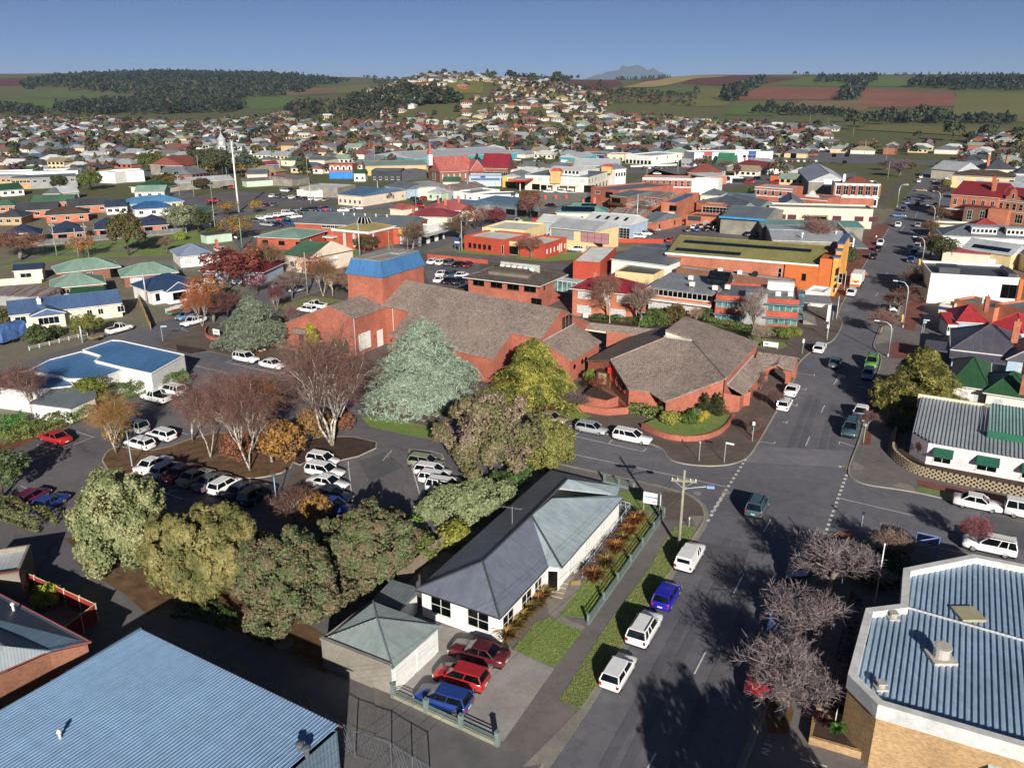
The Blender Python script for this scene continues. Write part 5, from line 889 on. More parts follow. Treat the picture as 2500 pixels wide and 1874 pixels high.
bld('office','grey rendered block at the left end of the white three-storey block','office',(104.9,528.6,5),(111.9,525.3,5),10,5,GR,r_grey,'flat',wins=[('f',3,1.4,1.4,1,fw)])
bld('chapel','steep green-roofed chapel in front of the white three-storey block','chapel',(122.7,512.6,3.2),(132.2,508.5,3.2),14,3.1,MINT,RIB('chapel_green','2f7a58'),'gable',6,.5,chim=((10,6,6,11,1,W_),))
bld('house','white house with red hip roof in front of the blue panel','house',(130.9,505.0,3.2),(143.1,476.8,3.2),12,3.1,W_,r_red,'hip',3,.5,wins=[('f',4,1,1.8,.6,fd)],chim=((4,5,4,7,.8,BR2),(11,6,4,7,.8,BR2)))
bld('house','brick house with rust-red tiled hip roof left of the bare trees','house',(93.7,451.1,3.4),(111.4,449.2,3.4),16,3.2,BR2,TILER,'hip',4,.6)
# --- shops between the hotel and the main street
e,L_,D=bld('shop_terrace','two-storey white-trimmed brick terrace with tall sash windows','shop',(58.4,379.9,7.2),(79.6,375.6,7.2),14,7.2,BR,r_light,'flat',wins=[('f',8,1.3,2.6,3.6,dict(fr=W_,nx=2,nz=2))])
for z in (3.2,6.4,7.0): boxpart(e,'trim_band',W_,-.1,-.16,z,L_+.1,-.02,z+.35)
bld('shop','blank white side wall block at the end of the white-trimmed terrace','shop',(80.1,377.7,7),(90.7,372.4,7),(94.2,379.5,7),7,W_,r_light,'flat'); bld('shop','low brick shop with white roof behind the blank white wall','shop',(95.4,419.6,4),(107.2,423.7,4),14,4,BR2,r_white,'skil',.6,.6); bld('carport','white open-fronted carport in the back yard','carport',(110.2,428.4,3),(116.7,428.4,3),7,3,W_,r_white,'flat',wins=[('f',[4.5],7,2.2,.2,fd)])
e,L_,D=bld('shop','tall narrow orange brick shop with blue flat roof and a roller door','shop',(51.9,292.1,7.2),(56.5,289.9,7.2),(71.5,321.0,7.2),7.2,BR2,RIB('flat_blue','3f70a8'),'flat',wins=[('f',[4.2],2.6,1.8,4.4,fd),('f',[2.6,5.4],2.4,3,.1,dict(gm=W_,nx=1,sill=False))]); boxpart(e,'door_lintel',W_,.4,-.1,3.2,L_-.3,-.02,3.9)
bld('shop','cream-fronted shop with grey hip roof beside the tall blue-roofed shop','shop',(71.3,318.6,6.6),(77.7,315.5,6.6),(83.1,325.4,6.6),6.6,CR,r_slate,'hip',2,.3,wins=[('f',3,.9,1.2,4,fd)])
bld('shop','brick shop with a white lattice of small square windows','shop',(66.5,294.5,6),(73.2,291.0,6),8,6,BR2,r_grey,'flat',wins=[('f',[5.2],9.6,3.9,1.5,dict(fr=frame_w,gm=gl_dark,nx=8,nz=4,sill=False))])
e,L_,D=bld('shop','low orange brick shop back with a black sign panel','shop',(59.4,285.0,3.7),(69.8,278.4,3.7),9,3.7,BR2,r_dark,'flat',wins=[('f',[7],1.6,2.1,.1,dict(gm=GR,nx=1)),('f',[10],1.6,2.1,.1,fd)]); boxpart(e,'sign_panel',CHAR,.6,-.12,2.0,5.2,-.02,3.5)
bld('shop','grey gabled roof behind the low brick shop with a white dormer','shop',(76.1,303.0,5),(87.5,312.2,5),12,5,BR2,r_slate,'gable',1.6,.3)
e,L_,D=bld('warehouse','concrete warehouse with sky-blue translucent eave strip above the car park','warehouse',(67.2,268.9,5.4),(79.2,261.9,5.4),26,5.3,CG,r_slate,'gable',2.2,.2); boxpart(e,'blue_eave',M('eave_blue','3a90c8','plain',rough=.3),-.3,-1.2,5.1,L_+.3,-.25,5.7)
for k in range(3): bld('warehouse',('left','middle','right')[k]+' one of three grey saw-tooth roofs behind the long cream shop','warehouse',[(77.1,284.3,5.5),(85.1,289.3,5.5),(94.3,295.7,5.5)][k],[(84.0,285.3,5.5),(91.9,291.4,5.5),(101.8,293.5,5.5)][k],22,5.4,CG,r_slate,'gable',2.4,.2,axis='y')
e,L_,D=bld('shop_row','long blank cream shop row wall with maroon shutters near the main street','shop',(87.2,284.3,6.6),(119.6,277.4,6.6),(126.6,286.6,6.6),6.6,CR2,r_grey,'flat',wins=[('f',[4.2,7.6,22,29],2.8,1.5,2.6,dict(fr=frame_b,gm=M('blind_maroon','5a2a34','plain'),nx=2)),('f',[33.5],2.8,1.5,2.6,dict(fr=frame_b,gm=MATS['blind_maroon'],nx=2))]); boxpart(e,'porch',M('porch_khaki','9a927c'),11.5,-2.4,4.0,19,-.02,4.2); boxpart(e,'porch_room',gl_dark,11.8,-.5,1.2,18.8,-.02,3.9)
bld('shop','low building with teal iron roof in front of the cream shop row','shop',(76.9,255.9,4.4),(106.7,252.5,4.4),8,4.3,CG,r_teal,'skil',.9,.2)
e,L_,D=bld('supermarket','wide pale blue-grey metal roof with vents beside the bare tree','supermarket',(72.0,228.6,4.6),(92.0,224.1,4.6),(106.6,250.1,4.6),4.5,CG,r_light,'gable',.7,.2); vent(e,8,4,5.0,.35,1.2,frame_w); vent(e,18,12,5.0,.3,.8,frame_w); boxpart(e,'street_parapet',CR,L_+.22,-.2,0,L_+.6,D,5.8); boxpart(e,'street_awning',r_grey,L_+.62,0,3.0,L_+4.4,D-1,3.25)
# --- cinema with olive roof, offices, supermarket side
e,L_,D=bld('cinema','brick cinema with olive roof, two rows of solar panels and orange street tower','cinema',(37.2,197.9,6.4),(68.7,182.5,6.4),(78.7,203.9,6.4),6.4,BR2,r_olive,'gable',2.6,.15,wins=[('f',[26.5,27.9,30.8,32.2,33.8,37.5,39.5],.8,2.2,3.0,dict(fr=W_,gm=gl_dark,nx=1,nz=2))],gut=W_)
boxpart(e,'white_coping',W_,-.3,-.3,6.2,L_+.1,-.16,6.7); boxpart(e,'verge',W_,-.45,-.2,6.3,-.27,D*.5,6.6)
sl=math.atan2(2.6,D/2+.15); solar(e,2.0,D*.30,27,1,6.5+2.6*(D*.30+.15)/(D/2+.15),sl,1.05,1.7); solar(e,1.4,D*.08,14,1,6.5+2.6*(D*.08+.15)/(D/2+.15),sl,1.05,1.7)
b=MB(); b.box(L_-.2,-.6,0,L_+3.2,D+.6,8.2); b.build('tower_body',ORG,e)
for k,(y0,y1,z) in enumerate(((-.9,1.2,8.6),(2.5,4.2,9.6),(5.5,D-3.5,10.6),(D-2.6,D-.9,9.6),(D-.3,D+.9,8.6))): boxpart(e,'tower_fin',M('fin_yellow','e0a03a','plain'),L_+2.6,y0,0,L_+3.7,y1,z); boxpart(e,'fin_cap',MATS['fascia_blue'],L_+2.4,y0-.1,z,L_+3.9,y1+.1,z+.35)
boxpart(e,'tower_wing',ORG,L_-7.5,-.5,0,L_-.21,-.02,6.3); window(e,L_-3.2,-.52,3.0,0,.9,1.5,fr=frame_d,gm=gl_dark,nx=2,nz=3)
for i,(z,hx) in enumerate(((5.0,'151515'),(3.7,'2e9ad0'),(2.2,'1c2a1c'),(1.3,'e8e8e8'))): boxpart(e,'sign_box',M('sign_%d'%i,hx,'plain',rough=.4),L_+3.75,-1.6,z,L_+3.95,-.2,z+(1.5 if i==0 else .7))
e,L_,D=bld('annex','brick and white-coped low annex along the foot of the cinema wall','annex',(38.1,189.7,4.8),(59.7,174.4,4.8),3.4,4.7,BR3,r_light,'flat',par_h=.25); aircon(e,10,1.5,4.5); aircon(e,14.5,1.6,4.5,.4); 
b=MB(); b.M=Matrix.Translation((18,1.5,5.0))@Matrix.Rotation(R(50),4,'X'); b.cyl(0,0,0,.1,.75,n=16); b.build('satellite_dish',frame_d,e)
bld('annex','grey low-pitched store roof with white wall left of the cinema','store',(24.1,198.7,5),(35.9,190.4,5),(42.9,215.1,5),5,W_,RIB('mid_grey','6a7078'),'gable',1.2,.2)
bld('annex','red rendered block with bright white roof between police lawn and cinema','store',(14.6,195.9,5),(20.9,194.0,5),(29.7,212.9,5),5,RDW,M('roof_brilliant_white','e2e2de','plain'),'flat',par_h=.15)
bld('annex','low cream block with dark flat roof behind the crimson roof','store',(23.7,188.2,4.2),(31.9,183.8,4.2),(36.9,193.2,4.2),4.2,YE,r_dark,'flat',par_h=.2)
e,L_,D=bld('office','orange brick two-storey office with crimson hip roof and silver birch in front','office',(12.2,163.4,5.8),(23.7,157.8,5.8),(27.8,165.4,5.8),5.7,BR2,RIB('crimson2','8e2434'),'hip',2.0,.5,wins=[('f',[2.6,10.8],2.8,1.3,3.9,dict(gm=curtain,nx=3)),('f',[2.6,9.8],3.0,1.5,.9,dict(gm=curtain,nx=4)),('f',[14.5],2.0,1.5,.9,fw),('r',2,.8,1.3,4,fw)],gut=W_,chim=((2.5,6.5,5,8,.7,BR2),))
aircon(e,3.2,-.6,.1); 
e,L_,D=bld('office','long orange brick council office with ribbon windows and grey roof','office',(28.2,166.8,5.4),(39.6,160.1,5.4),13,5.3,BR2,r_grey,'skil',.5,.5,wins=[('f',13,1.05,1.25,3.7,dict(fr=frame_w,gm=gl_dark,nx=1)),('f',9,1.4,1.6,.8,dict(gm=curtain,nx=2))]); boxpart(e,'white_hood',W_,-.6,-1.1,2.75,L_,-.02,3.0)
for x,y in ((8,3),(13,2.2),(15,4),(6,8)): aircon(e,x,y,5.5+.5*y/13)
b=MB(); b.box(10,6.5,5.6,14,10.5,6.6); b.add([(9.8,6.4,6.6),(14.2,6.4,6.6),(14.2,10.6,6.6),(9.8,10.6,6.6),(9.8,8.5,8.2),(14.2,8.5,8.2)],[(0,1,5,4),(2,3,4,5),(1,2,5),(3,0,4)]); b.build('skylight',gl,e); 
for k in range(6): boxpart(e,'skylight_pane',gl_teal,10.0+.68*k,6.4,6.62,10.6+.68*k,6.42,6.64)
e,L_,D=bld('office','modern vermilion council office with green-blue ribbon glazing and grey stair core','office',(39.8,158.0,5.7),(54.7,153.7,5.7),(60.4,164.6,5.7),5.6,BRV,r_slate,'flat',par_h=.4)
c0=.36*L_; c1=.62*L_
boxpart(e,'stair_core',GR,c0,-.25,0,c1,4,6.4); boxpart(e,'ribbon_core_roof',r_grey,c0-.1,-.3,6.401,c1+.1,4.1,6.5)
for x0,x1 in ((.25,c0-.15),(c1+.15,L_-.1)):
 for z in (.55,3.2):
  boxpart(e,'ribbon_window',gl_teal,x0,-.1,z,x1,-.02,z+1.3); boxpart(e,'sun_hood',M('hood_blue_grey','6c8798'),x0-.5,-1.0,z+1.32,x1+.35,-.02,z+1.45)
  for i in range(6): boxpart(e,'mullion',frame_w,x0+(x1-x0)*i/5-.03,-.16,z,x0+(x1-x0)*i/5+.03,-.11,z+1.3)
for z in (.55,3.2): boxpart(e,'side_ribbon',gl_teal,L_+.02,.3,z,L_+.1,D-3,z+1.3); boxpart(e,'side_hood',MATS['hood_blue_grey'],L_+.02,-.2,z+1.32,L_+.9,D-2.8,z+1.45)
aircon(e,L_*.75,4,5.2); aircon(e,L_*.9,4.4,5.2); boxpart(e,'plant_screen',W_,L_*.62,D-3,5.2,L_*.95,D-1,6.8)
boxpart(e,'entrance_canopy',r_grey,L_+1,D-6,3.6,L_+6.5,D+1,3.8); boxpart(e,'glass_lobby',gl_teal,L_+.1,D-5,0,L_+1.2,D-1,5.2)
b=MB()
for i in range(5): b.box(L_+1.3+.5*i,D-9,0,L_+1.8+.5*i,D-2,.9-.18*i)
b.build('entrance_steps',conc,e)
for x in (L_+5.8,): boxpart(e,'canopy_pier',W_,x,D-5.6,0,x+.5,D-4.6,3.6)
bld('shop','small white-fronted kiosk with curved yellow end beside the orange cinema tower','shop',(62.2,172.0,3.4),(65.3,169.9,3.4),6,3.3,W_,r_white,'flat')
# the two-storey brick office behind the theatre with glazed bridge
e,L_,D=bld('office','brown-roofed two-storey brick office behind the theatre with a bank of rooftop air conditioners','office',(-9.4,175.2,5.6),(5.3,167.1,5.6),(10.7,177.5,5.6),5.5,BR,M('tile_grey_brown','5f5550','tile'),'hip',2.2,.9,wins=[('f',[2.6,7,11,15],2.8,1.2,3.9,dict(fr=frame_b,gm=gl_dark,nx=2)),('f',[16.5],2.4,1.5,1.2,fd),('r',2,.6,1.2,4,fd)])
boxpart(e,'plant_well',M('membrane_taupe','7a7264','plain'),L_*.25,D*.12,5.7,L_*.82,D*.5,6.9); boxpart(e,'screen_wall',M('screen_pale','b0b8a8','plain'),L_*.28,D*.5,5.8,L_*.84,D*.53,8.3)
for k in range(6): aircon(e,L_*(.33+.085*k),D*.45,6.9)
e,L_,D=bld('bridge','green glazed pedestrian bridge linking the brick office to the crimson-roofed office','bridge',(8.8,174.0,5.2),(13.6,171.1,5.2),2.8,2.4,gl_teal,r_white,'slab',.1,.15,z0=2.8)
for k in range(6): boxpart(e,'mullion',frame_w,L_*k/5-.05,-.06,0,L_*k/5+.05,-.01,2.4)
# --- right side of the main street
e,L_,D=bld('cafe','white rendered modern building with two big square windows and charcoal roof','building',(89.2,174.0,6.6),(105.2,168.9,6.6),15,6.6,W_,r_char,'flat',wins=[('f',[15.2,19.9],2.9,2.9,2.2,dict(fr=frame_d,gm=gl_dark,nx=2,sill=False))]); boxpart(e,'orange_return',ORG,L_+.02,-.3,0,L_+.8,12,6.4); boxpart(e,'roof_box',r_char,2,3,6.2,6,8,7.4); boxpart(e,'roof_box',r_char,L_-2,1,6.2,L_-.4,9,7.2)
boxpart(e,'street_awning',r_char,-2.6,2,3.0,-.02,13,3.2)
e,L_,D=bld('shop','low brick shop with stepped white coping in front of the white modern building','shop',(88.9,162.6,3.8),(92.8,154.9,3.8),6,3.7,BR2,r_slate,'flat',par_h=.4); vent(e,4,3,3.4,.25,1.2,frame_w)
bld('shop','second low brick shop with white coping at the right edge','shop',(93.7,156.4,4.4),(96.7,149.4,4.4),9,4.3,BR2,r_slate,'flat',par_h=.4)
e,L_,D=bld('shop','tiny cream gabled shop with a blue name board','shop',(85.5,161.4,3),(87.3,159.8,3),4,3,CR,r_light,'flat'); boxpart(e,'name_board',M('board_blue','2a3f8c'),.1,-.1,1.9,L_-.1,-.02,2.5);
e,L_,D=bld('house','pale blue cottage with bright red hip roof, left of two','house',(82.1,147.4,3.2),(86.6,146.2,3.2),8.5,3.1,BL,RIB('scarlet','b02c34'),'hip',2.2,.4,chim=((5.6,5.4,4,6.8,.7,BR),),wins=[('f',1,2.4,.5,1.6,dict(gm=BL))])
bld('porch','narrow red-roofed sunroom with white windows at the left of the red cottages','porch',(80.5,147.7,2.7),(82.1,147.4,2.7),5,2.6,W_,MATS['roof_scarlet'],'skil',.9,.2,wins=[('f',5,.45,.9,1.1,dict(nx=1))])
bld('house','pale blue cottage with bright red hip roof, right of two','house',(85.5,144.1,3.2),(88.9,139.4,3.2),9,3.1,BL,MATS['roof_scarlet'],'hip',2.4,.4,wins=[('f',[7.2],1,1.2,1,fw)])
e,L_,D=bld('house','pale blue house with charcoal purple roof, brick chimney and front gable','house',(72.5,130.0,3.2),(81.4,125.6,3.2),13,3.1,BL,RIB('charcoal_purple','5a5866'),'hip',3.2,.5,wins=[('f',[1.2,3.4],1.2,1.3,.9,fw)],chim=((8.5,3.5,4.4,8.0,1.0,BR2),))
gwing(e,7.6,14.5,-2.6,5,3.1,2.8,BL,MATS['roof_charcoal_purple'],[(3,2.8,1.6,.8,dict(gm=curtain,nx=3))]); roofpart(e,[[(-.6,-3,2.5),(7.4,-3.4,2.5),(7.4,0,3.1),(-.6,0,3.1)]],MATS['roof_charcoal_purple'],'verandah_roof'); chimney(e,10.6,-3.2,0,5.2,.6,BR2)
roofpart(e,[[(-4.4,-.5,2.7),(-.2,-.9,2.7),(.2,4.6,2.9),(-4.2,5,2.9)]],MATS['roof_charcoal_purple'],'carport_roof'); boxpart(e,'carport_post',frame_w,-3.9,-.3,0,-3.7,-.1,2.6)
e,L_,D=bld('house','cream weatherboard house with dark green hip roof and brick chimney','house',(63.3,111.9,3.4),(66.9,109.9,3.4),13,3.3,M('weatherboard_cream','e0d4cc','plain',lo=.9),r_dgreen,'hip',2.6,.5,wins=[('f',[1.5,3.4],1.1,1.5,1.0,dict(gm=curtain,nx=1,nz=2))])
e2,L2,D2_=bld('house_wing','front wing of the cream weatherboard house with dark green roof','house',(66.4,108.7,3.3),(71.1,105.9,3.3),9,3.25,MATS['weatherboard_cream'],r_dgreen,'hip',2.2,.5,wins=[('f',[1.5,6.8],1.2,1.5,1.0,dict(gm=curtain,nx=1,nz=2))],chim=((4.2,.6,3.0,6.4,.9,BR),)); railfence('low concrete fence in front of the cream weatherboard house',(63.0,109.8),(72.0,107.0),6,.6,conc,.2,(.8,),conc)
# pink shop with ribbed roof on the corner
e=custom('corner_shop','pale pink corner shop with striped grey iron roof and green awnings','shop',(0,0,.9),0)
S=[(46.6,89.0,3.6),(47.4,86.6,3.6),(53.4,83.1,3.6),(58.3,79.6,3.6)]; S=[(p[0],p[1]) for p in S]
E0=[(48.7,93.0,3.6),(49.3,90.1,3.6),(57.9,85.5,3.6),(60.8,83.7,3.6)]; E0=[(p[0],p[1]) for p in E0]
bk=[(52.9,100.9,3.6),(55.7,101.6,3.6),(67.3,94.0,3.6)]; bk=[(p[0],p[1]) for p in bk]
g0,g1,g2=E0[0],E0[1],E0[3]
wallpart(e,[(bk[0],g0,2.75,2.75),(g0,g1,2.75,2.75),(g1,g2,2.75,2.75)],PK)
u=(v2(g2)-v2(g1)).normalized(); n=Vector((-u.y,u.x)); Lr=(v2(g2)-v2(g1)).length; d1=abs((v2(bk[1])-v2(g1)).dot(n))
o_=Matrix.Translation((g1[0],g1[1],0))@Matrix.Rotation(math.atan2(u.y,u.x),4,'Z'); b=MB(); b.M=o_; pit=.42; x=-3.2
d0=Vector((v2(g0)-v2(g1)).to_tuple()); gx,gy=d0.dot(u),d0.dot(n); bx,by=(v2(bk[0])-v2(g1)).dot(u),(v2(bk[0])-v2(g1)).dot(n)
while x<Lr:
 y0=-.25 if x>=0 else max(-.25,(gy)*(x/gx) if gx<0 else 0); y1=d1 if x>bx*.3 else d1
 if x<bx or y0>=y1: x+=pit; continue
 for (xa,za),(xb,zb) in (((0,0),(.2,0)),((.2,0),(.25,.09)),((.25,.09),(.37,.09)),((.37,.09),(.42,0))):
  b.add([(x+xa,y0,2.8+za),(x+xb,y0,2.8+zb),(x+xb,y1,3.9+zb),(x+xa,y1,3.9+za)],[(0,1,2,3)])
 x+=pit
rf=b.build('roof_sheet',RIB('shop_stripe','9aa2aa',.42,bump=.05),e)
b=MB(); b.M=o_; b.box(bx-.2,d1,2.4,Lr,d1+.25,4.25); b.build('back_parapet',CR,e)
b=MB(); b.M=o_; x=6.0; y0=d1*.30
while x<Lr: b.add([(x,y0,4.0),(x+.2,y0,4.0),(x+.2,d1-.2,4.55),(x,d1-.2,4.55)],[(0,1,2,3)]); b.add([(x+.2,y0,4.0),(x+.36,y0,4.1),(x+.36,d1-.2,4.65),(x+.2,d1-.2,4.55)],[(0,1,2,3)]); x+=.36
b.build('canopy_sheet',RIB('canopy_aqua','9cc4be',.36,bump=.05),rf); b=MB(); b.M=o_; b.box(5.9,y0-.12,3.2,Lr,y0-.02,4.05); b.build('canopy_edge',M('edge_green','1e6a50'),rf)
awn=M('awning_green','145a46','plain'); 
for f0,f1 in ((.06,.25),(.47,.68),(.88,1.1)):
 b=MB(); b.M=o_; s=11.0; x0,x1=f0*s,f1*s; b.add([(x0,-.02,2.3),(x1,-.02,2.3),(x1,-.95,1.75),(x0,-.95,1.75),(x0,-.95,1.45),(x1,-.95,1.45),(x0,-.02,1.45),(x1,-.02,1.45)],[(3,2,1,0),(4,5,2,3),(0,6,4,3),(1,2,5,7)]); b.build('awning',awn,e)
 m=o_@Matrix.Translation(((x0+x1)/2,-.01,.45)); o=window(e,0,0,0,0,x1-x0-.2,1.2,fr=frame_w,gm=gl_dark,nx=2); o.matrix_local=m
b=MB(); b.M=o_@Matrix.Translation((gx*.5,gy*.5-.06,1.2))@Matrix.Rotation(math.atan2(-gy,-gx),4,'Z'); lf=[(0,1.2),(.25,.75),(.6,.9),(.45,.5),(.95,.45),(.6,.1),(.7,-.3),(.25,-.2),(.05,-.8),(-.05,-.8),(-.25,-.2),(-.7,-.3),(-.6,.1),(-.95,.45),(-.45,.5),(-.6,.9),(-.25,.75)]
b.add([(x*.75,-.05,z*.75+.2) for x,z in lf],[tuple(range(len(lf)))[::-1]]); b.build('leaf_mural',M('mural_brown','8a5a34'),e)
o=sheet('shop_terrace_ground',[bk[0],g0,g1,g2,bk[2]],.89,mulchd)
# retaining wall of stacked blocks on the corner
e=empty('retaining_wall',(0,0,0)); tag(e,'stacked tan block retaining wall curving round the pink corner shop','retaining wall'); blk=M('block_tan','a8987e','plain',lo=.7); bm_=MB(); bm_.box(-.2,-.14,0,.2,.14,.19); o=bm_.build('block',blk); bd=o.data; bpy.data.objects.remove(o)
wl=smooth([(50.3,101.2),(48.3,97.2),(47.0,94.5),(46.9,92.3),(47.4,89.1),(50.0,87.1),(53.9,84.9),(58.3,82.3)],3); acc=0; pos=[]
for p,q in zip(wl,wl[1:]):
 d=(v2(q)-v2(p)).length
 while acc<d: t=acc/d; pos.append((p[0]+(q[0]-p[0])*t,p[1]+(q[1]-p[1])*t,math.atan2(q[1]-p[1],q[0]-p[0]))); acc+=.31
 acc-=d
cnt=0; rest=MB()
for r in range(5):
 for i,(x,y,a) in enumerate(pos):
  if (i+r)%2: continue
  nx,ny=-math.sin(a),math.cos(a); m=Matrix.Translation((x+nx*.09*r,y+ny*.09*r,.12+.2*r))@Matrix.Rotation(a+random.uniform(-.05,.05),4,'Z')
  if cnt<300: o=bpy.data.objects.new('block',bd); col.objects.link(o); o.parent=e; o.matrix_local=m; cnt+=1
  else: rest.M=m; rest.box(-.2,-.14,0,.2,.14,.19)
if rest.v: stuff(rest.build('block_rest',blk,e))
o=strip('backing',wl,.5,.75,.1,1.02,mulchd); del o['kind']; o.parent=e
# ornate buildings up the street
e,L_,D=bld('bank','ornate white and brick two-storey corner bank with red roof and balustrade','bank',(129.1,337.9,9),(145.0,333.6,9),(154.5,345.0,9),9,W_,TILER,'flat',par_h=.5,wins=[('f',6,1.8,3.6,4.6,dict(fr=W_,nx=2,nz=2)),('f',6,2.0,2.4,.6,dict(fr=W_,gm=gl_dark,nx=2)),('r',2,1.6,3.6,4.6,dict(fr=W_,nx=2,nz=2))])
for z in (.2,): boxpart(e,'brick_band',BR,.5,-.1,z,L_-1.5,-.02,3.3)
for k in range(6): x=L_*(k+.5)/6; boxpart(e,'brick_panel',BR,x-1.9,-.08,4.3,x-1.15,-.02,8.3); boxpart(e,'brick_panel',BR,x+1.15,-.08,4.3,x+1.9,-.02,8.3)
for z in (3.5,8.6): boxpart(e,'cornice',W_,-.3,-.4,z,L_+.3,-.02,z+.5)
b=MB(); roof_mesh(b,3,3,L_-2,D-2,9.0,'hip',2.2); b.build('hip_roof',TILER,e); chimney(e,3.5,5,9,12,1,W_)
e,L_,D=bld('grain_shed','big concrete shed with low grey gable roof behind the ornate bank','shed',(126.3,360.5,7.5),(141.6,356.7,7.5),60,7.4,CG,r_light,'gable',3.6,.3,axis='y'); boxpart(e,'white_cladding',W_,L_*.38,-.3,5.6,L_*1.02,-.02,8.6)
e,L_,D=bld('shop','two-storey red brick shop with five arched white-trimmed windows','shop',(99.5,346.3,7),(111.7,336.6,7),12,7,BR,r_light,'flat',wins=[('f',5,1.3,2.4,3.8,dict(fr=W_,nx=1,nz=2))])
for z in (3.2,5.6,6.6): boxpart(e,'trim_band',W_,-.1,-.14,z,L_+.1,-.02,z+.28)
e,L_,D=bld('shop','low brick shop with ornate curved white gable next to the bank','shop',(113.0,333.6,4.6),(121.7,324.8,4.6),12,4.6,BR,r_slate,'flat',wins=[('f',3,2.2,2.0,.5,fw)]); b=MB(); b.add([(L_/2+x,-.1,4.5+z) for x,z in ((-3,0),(-2.6,.8),(-1.5,1.0),(-1.1,2.0),(0,2.6),(1.1,2.0),(1.5,1.0),(2.6,.8),(3,0))],[tuple(range(9))]); b.build('curved_gable',W_,e); boxpart(e,'trim_band',W_,-.1,-.14,3.4,L_+.1,-.02,3.7)
bld('shed','royal blue metal shed roof with a bush beside it','shed',(85.3,334.0,4.2),(95.8,331.4,4.2),9,4.1,M('wall_royal_blue','2048b0','plain'),RIB('grey_blue','6f8aa6'),'skil',.6,.2)
e,L_,D=bld('grand_hotel','grand red brick hotel with red iron roofs, verandahs and chimneys','hotel',(158.1,303.3,8.6),(169.0,292.6,8.6),22,8.5,BR2,RIB('hotel_red','8e2a32'),'gable',4.0,.3,wins=[('f',5,1.2,2.2,5,fw)],chim=((12,5,9,14,1.2,BR2),(10,11,10,14.5,1.2,BR2))); boxpart(e,'verandah_roof',MATS['roof_hotel_red'],5,-3.4,5.4,L_,-.02,5.6); boxpart(e,'balcony_deck',frame_w,-1,-3.4,3.6,6,-.02,3.8); boxpart(e,'rear_block',M('wall_umber','7a5a4a','plain'),7,-7,0,14,-3.5,5.2); boxpart(e,'brick_block',BR2,15,-8,0,21,-3.5,5.6)
for x in (9,13): window(e,x,-7.01,1,0,1.6,3.4,nx=2,nz=3)
e,L_,D=bld('grand_hotel_wing','gabled brick wing of the grand hotel with arched windows at the right edge','hotel',(170.2,294.3,8),(178.8,281.2,8),16,8,BR2,MATS['roof_hotel_red'],'gable',3.4,.3,wins=[('f',7,1.3,2.2,4.6,dict(fr=CR,nx=1,nz=2)),('f',3,2.6,3,.4,dict(fr=CR,gm=gl_dark,nx=3,nz=2))])
for k in (.3,.72): b=MB(); x=L_*k; b.add([(x+a,-.12,7.6+z) for a,z in ((-2.6,0),(-2.4,1.4),(-1.4,1.9),(-1,3.6),(0,4.6),(1,3.6),(1.4,1.9),(2.4,1.4),(2.6,0))],[tuple(range(9))]); b.build('shaped_gable',BR2,e); window(e,x,-.13,8.4,0,.8,1.8,fr=CR,nx=1)
for z in (3.9,7.3): boxpart(e,'trim_band',CR,-.1,-.16,z,L_+.1,-.02,z+.25)
bld('motel','ochre two-storey motel with dark brown tile hip roof','motel',(211.3,407.7,6),(232.5,393.6,6),14,5.9,YE,TILEB,'hip',2.4,.5,wins=[('f',[4,12],3.2,1.6,3.4,dict(gm=curtain,nx=3)),('f',[19,25],2,1.5,3.4,fw)]); bld('hall','white hall with pale metal roof between the ochre motel and grand hotel','hall',(191.7,350.0,7),(208.3,339.5,7),10,6.8,W_,r_light,'gable',1.6,.2)
bld('house','charcoal gabled villa with tall brick chimneys behind the ochre motel','house',(250.9,451.1,5),(266.4,448.7,5),16,4.9,CR,r_char,'hip',5,.5,chim=((2,4,5,12,1.2,BR2),(12,6,6,12,1.2,BR2))); bld('house','pale grey roofed villa with red barge boards behind the ochre motel','house',(231.7,441.7,5),(246.3,448.7,5),16,4.9,CR,r_light,'gable',4,.5,axis='y'); bld('house','dark-roofed white villa at the right edge beside the ochre motel','house',(257.2,433.9,4.5),(266.1,429.6,4.5),14,4.4,W_,r_char,'hip',4,.5,wins=[('f',2,3,1.8,.8,dict(nx=4))])
e,L_,D=bld('shop','flat-roofed shop with bright turquoise awning below the grand hotel','shop',(132.4,258.4,4.4),(143.0,255.9,4.4),9,4.3,CR,r_rust,'flat'); boxpart(e,'awning',M('awning_turquoise','1f9a88','plain'),-1,-1.6,2.9,L_,-.02,3.6)
e,L_,D=bld('arcade_shops','wide grey-roofed shops with two white clerestory dormers','shop',(123.1,236.8,4.6),(144.3,229.5,4.6),13,4.5,W_,r_slate,'hip',2.6,.3)
for k in (.46,.85): boxpart(e,'dormer',W_,L_*k-3.2,1.2,5.2,L_*k+3.2,4,7.0); boxpart(e,'dormer_roof',r_light,L_*k-3.5,.8,7.0,L_*k+3.5,4.6,7.2); [window(e,L_*k-2.6+i*1.05,1.19,5.6,0,.8,1.0,nx=1,sill=False) for i in range(6)]
bld('house','red hip roof rising behind the two clerestory dormers','house',(129.5,239.8,4.8),(141.3,234.9,4.8),14,4.7,CR,RIB('hip_red','a8383a'),'hip',3.6,.4)
bld('shop','cream low wall building with thin red roof edge beside the dark evergreen','shop',(113.7,217.5,3.6),(123.3,212.3,3.6),5,3.5,CR2,r_pink,'skil',.5,.15,wins=[('f',[11.5],1.8,2.3,.1,dict(gm=W_,nx=1))])
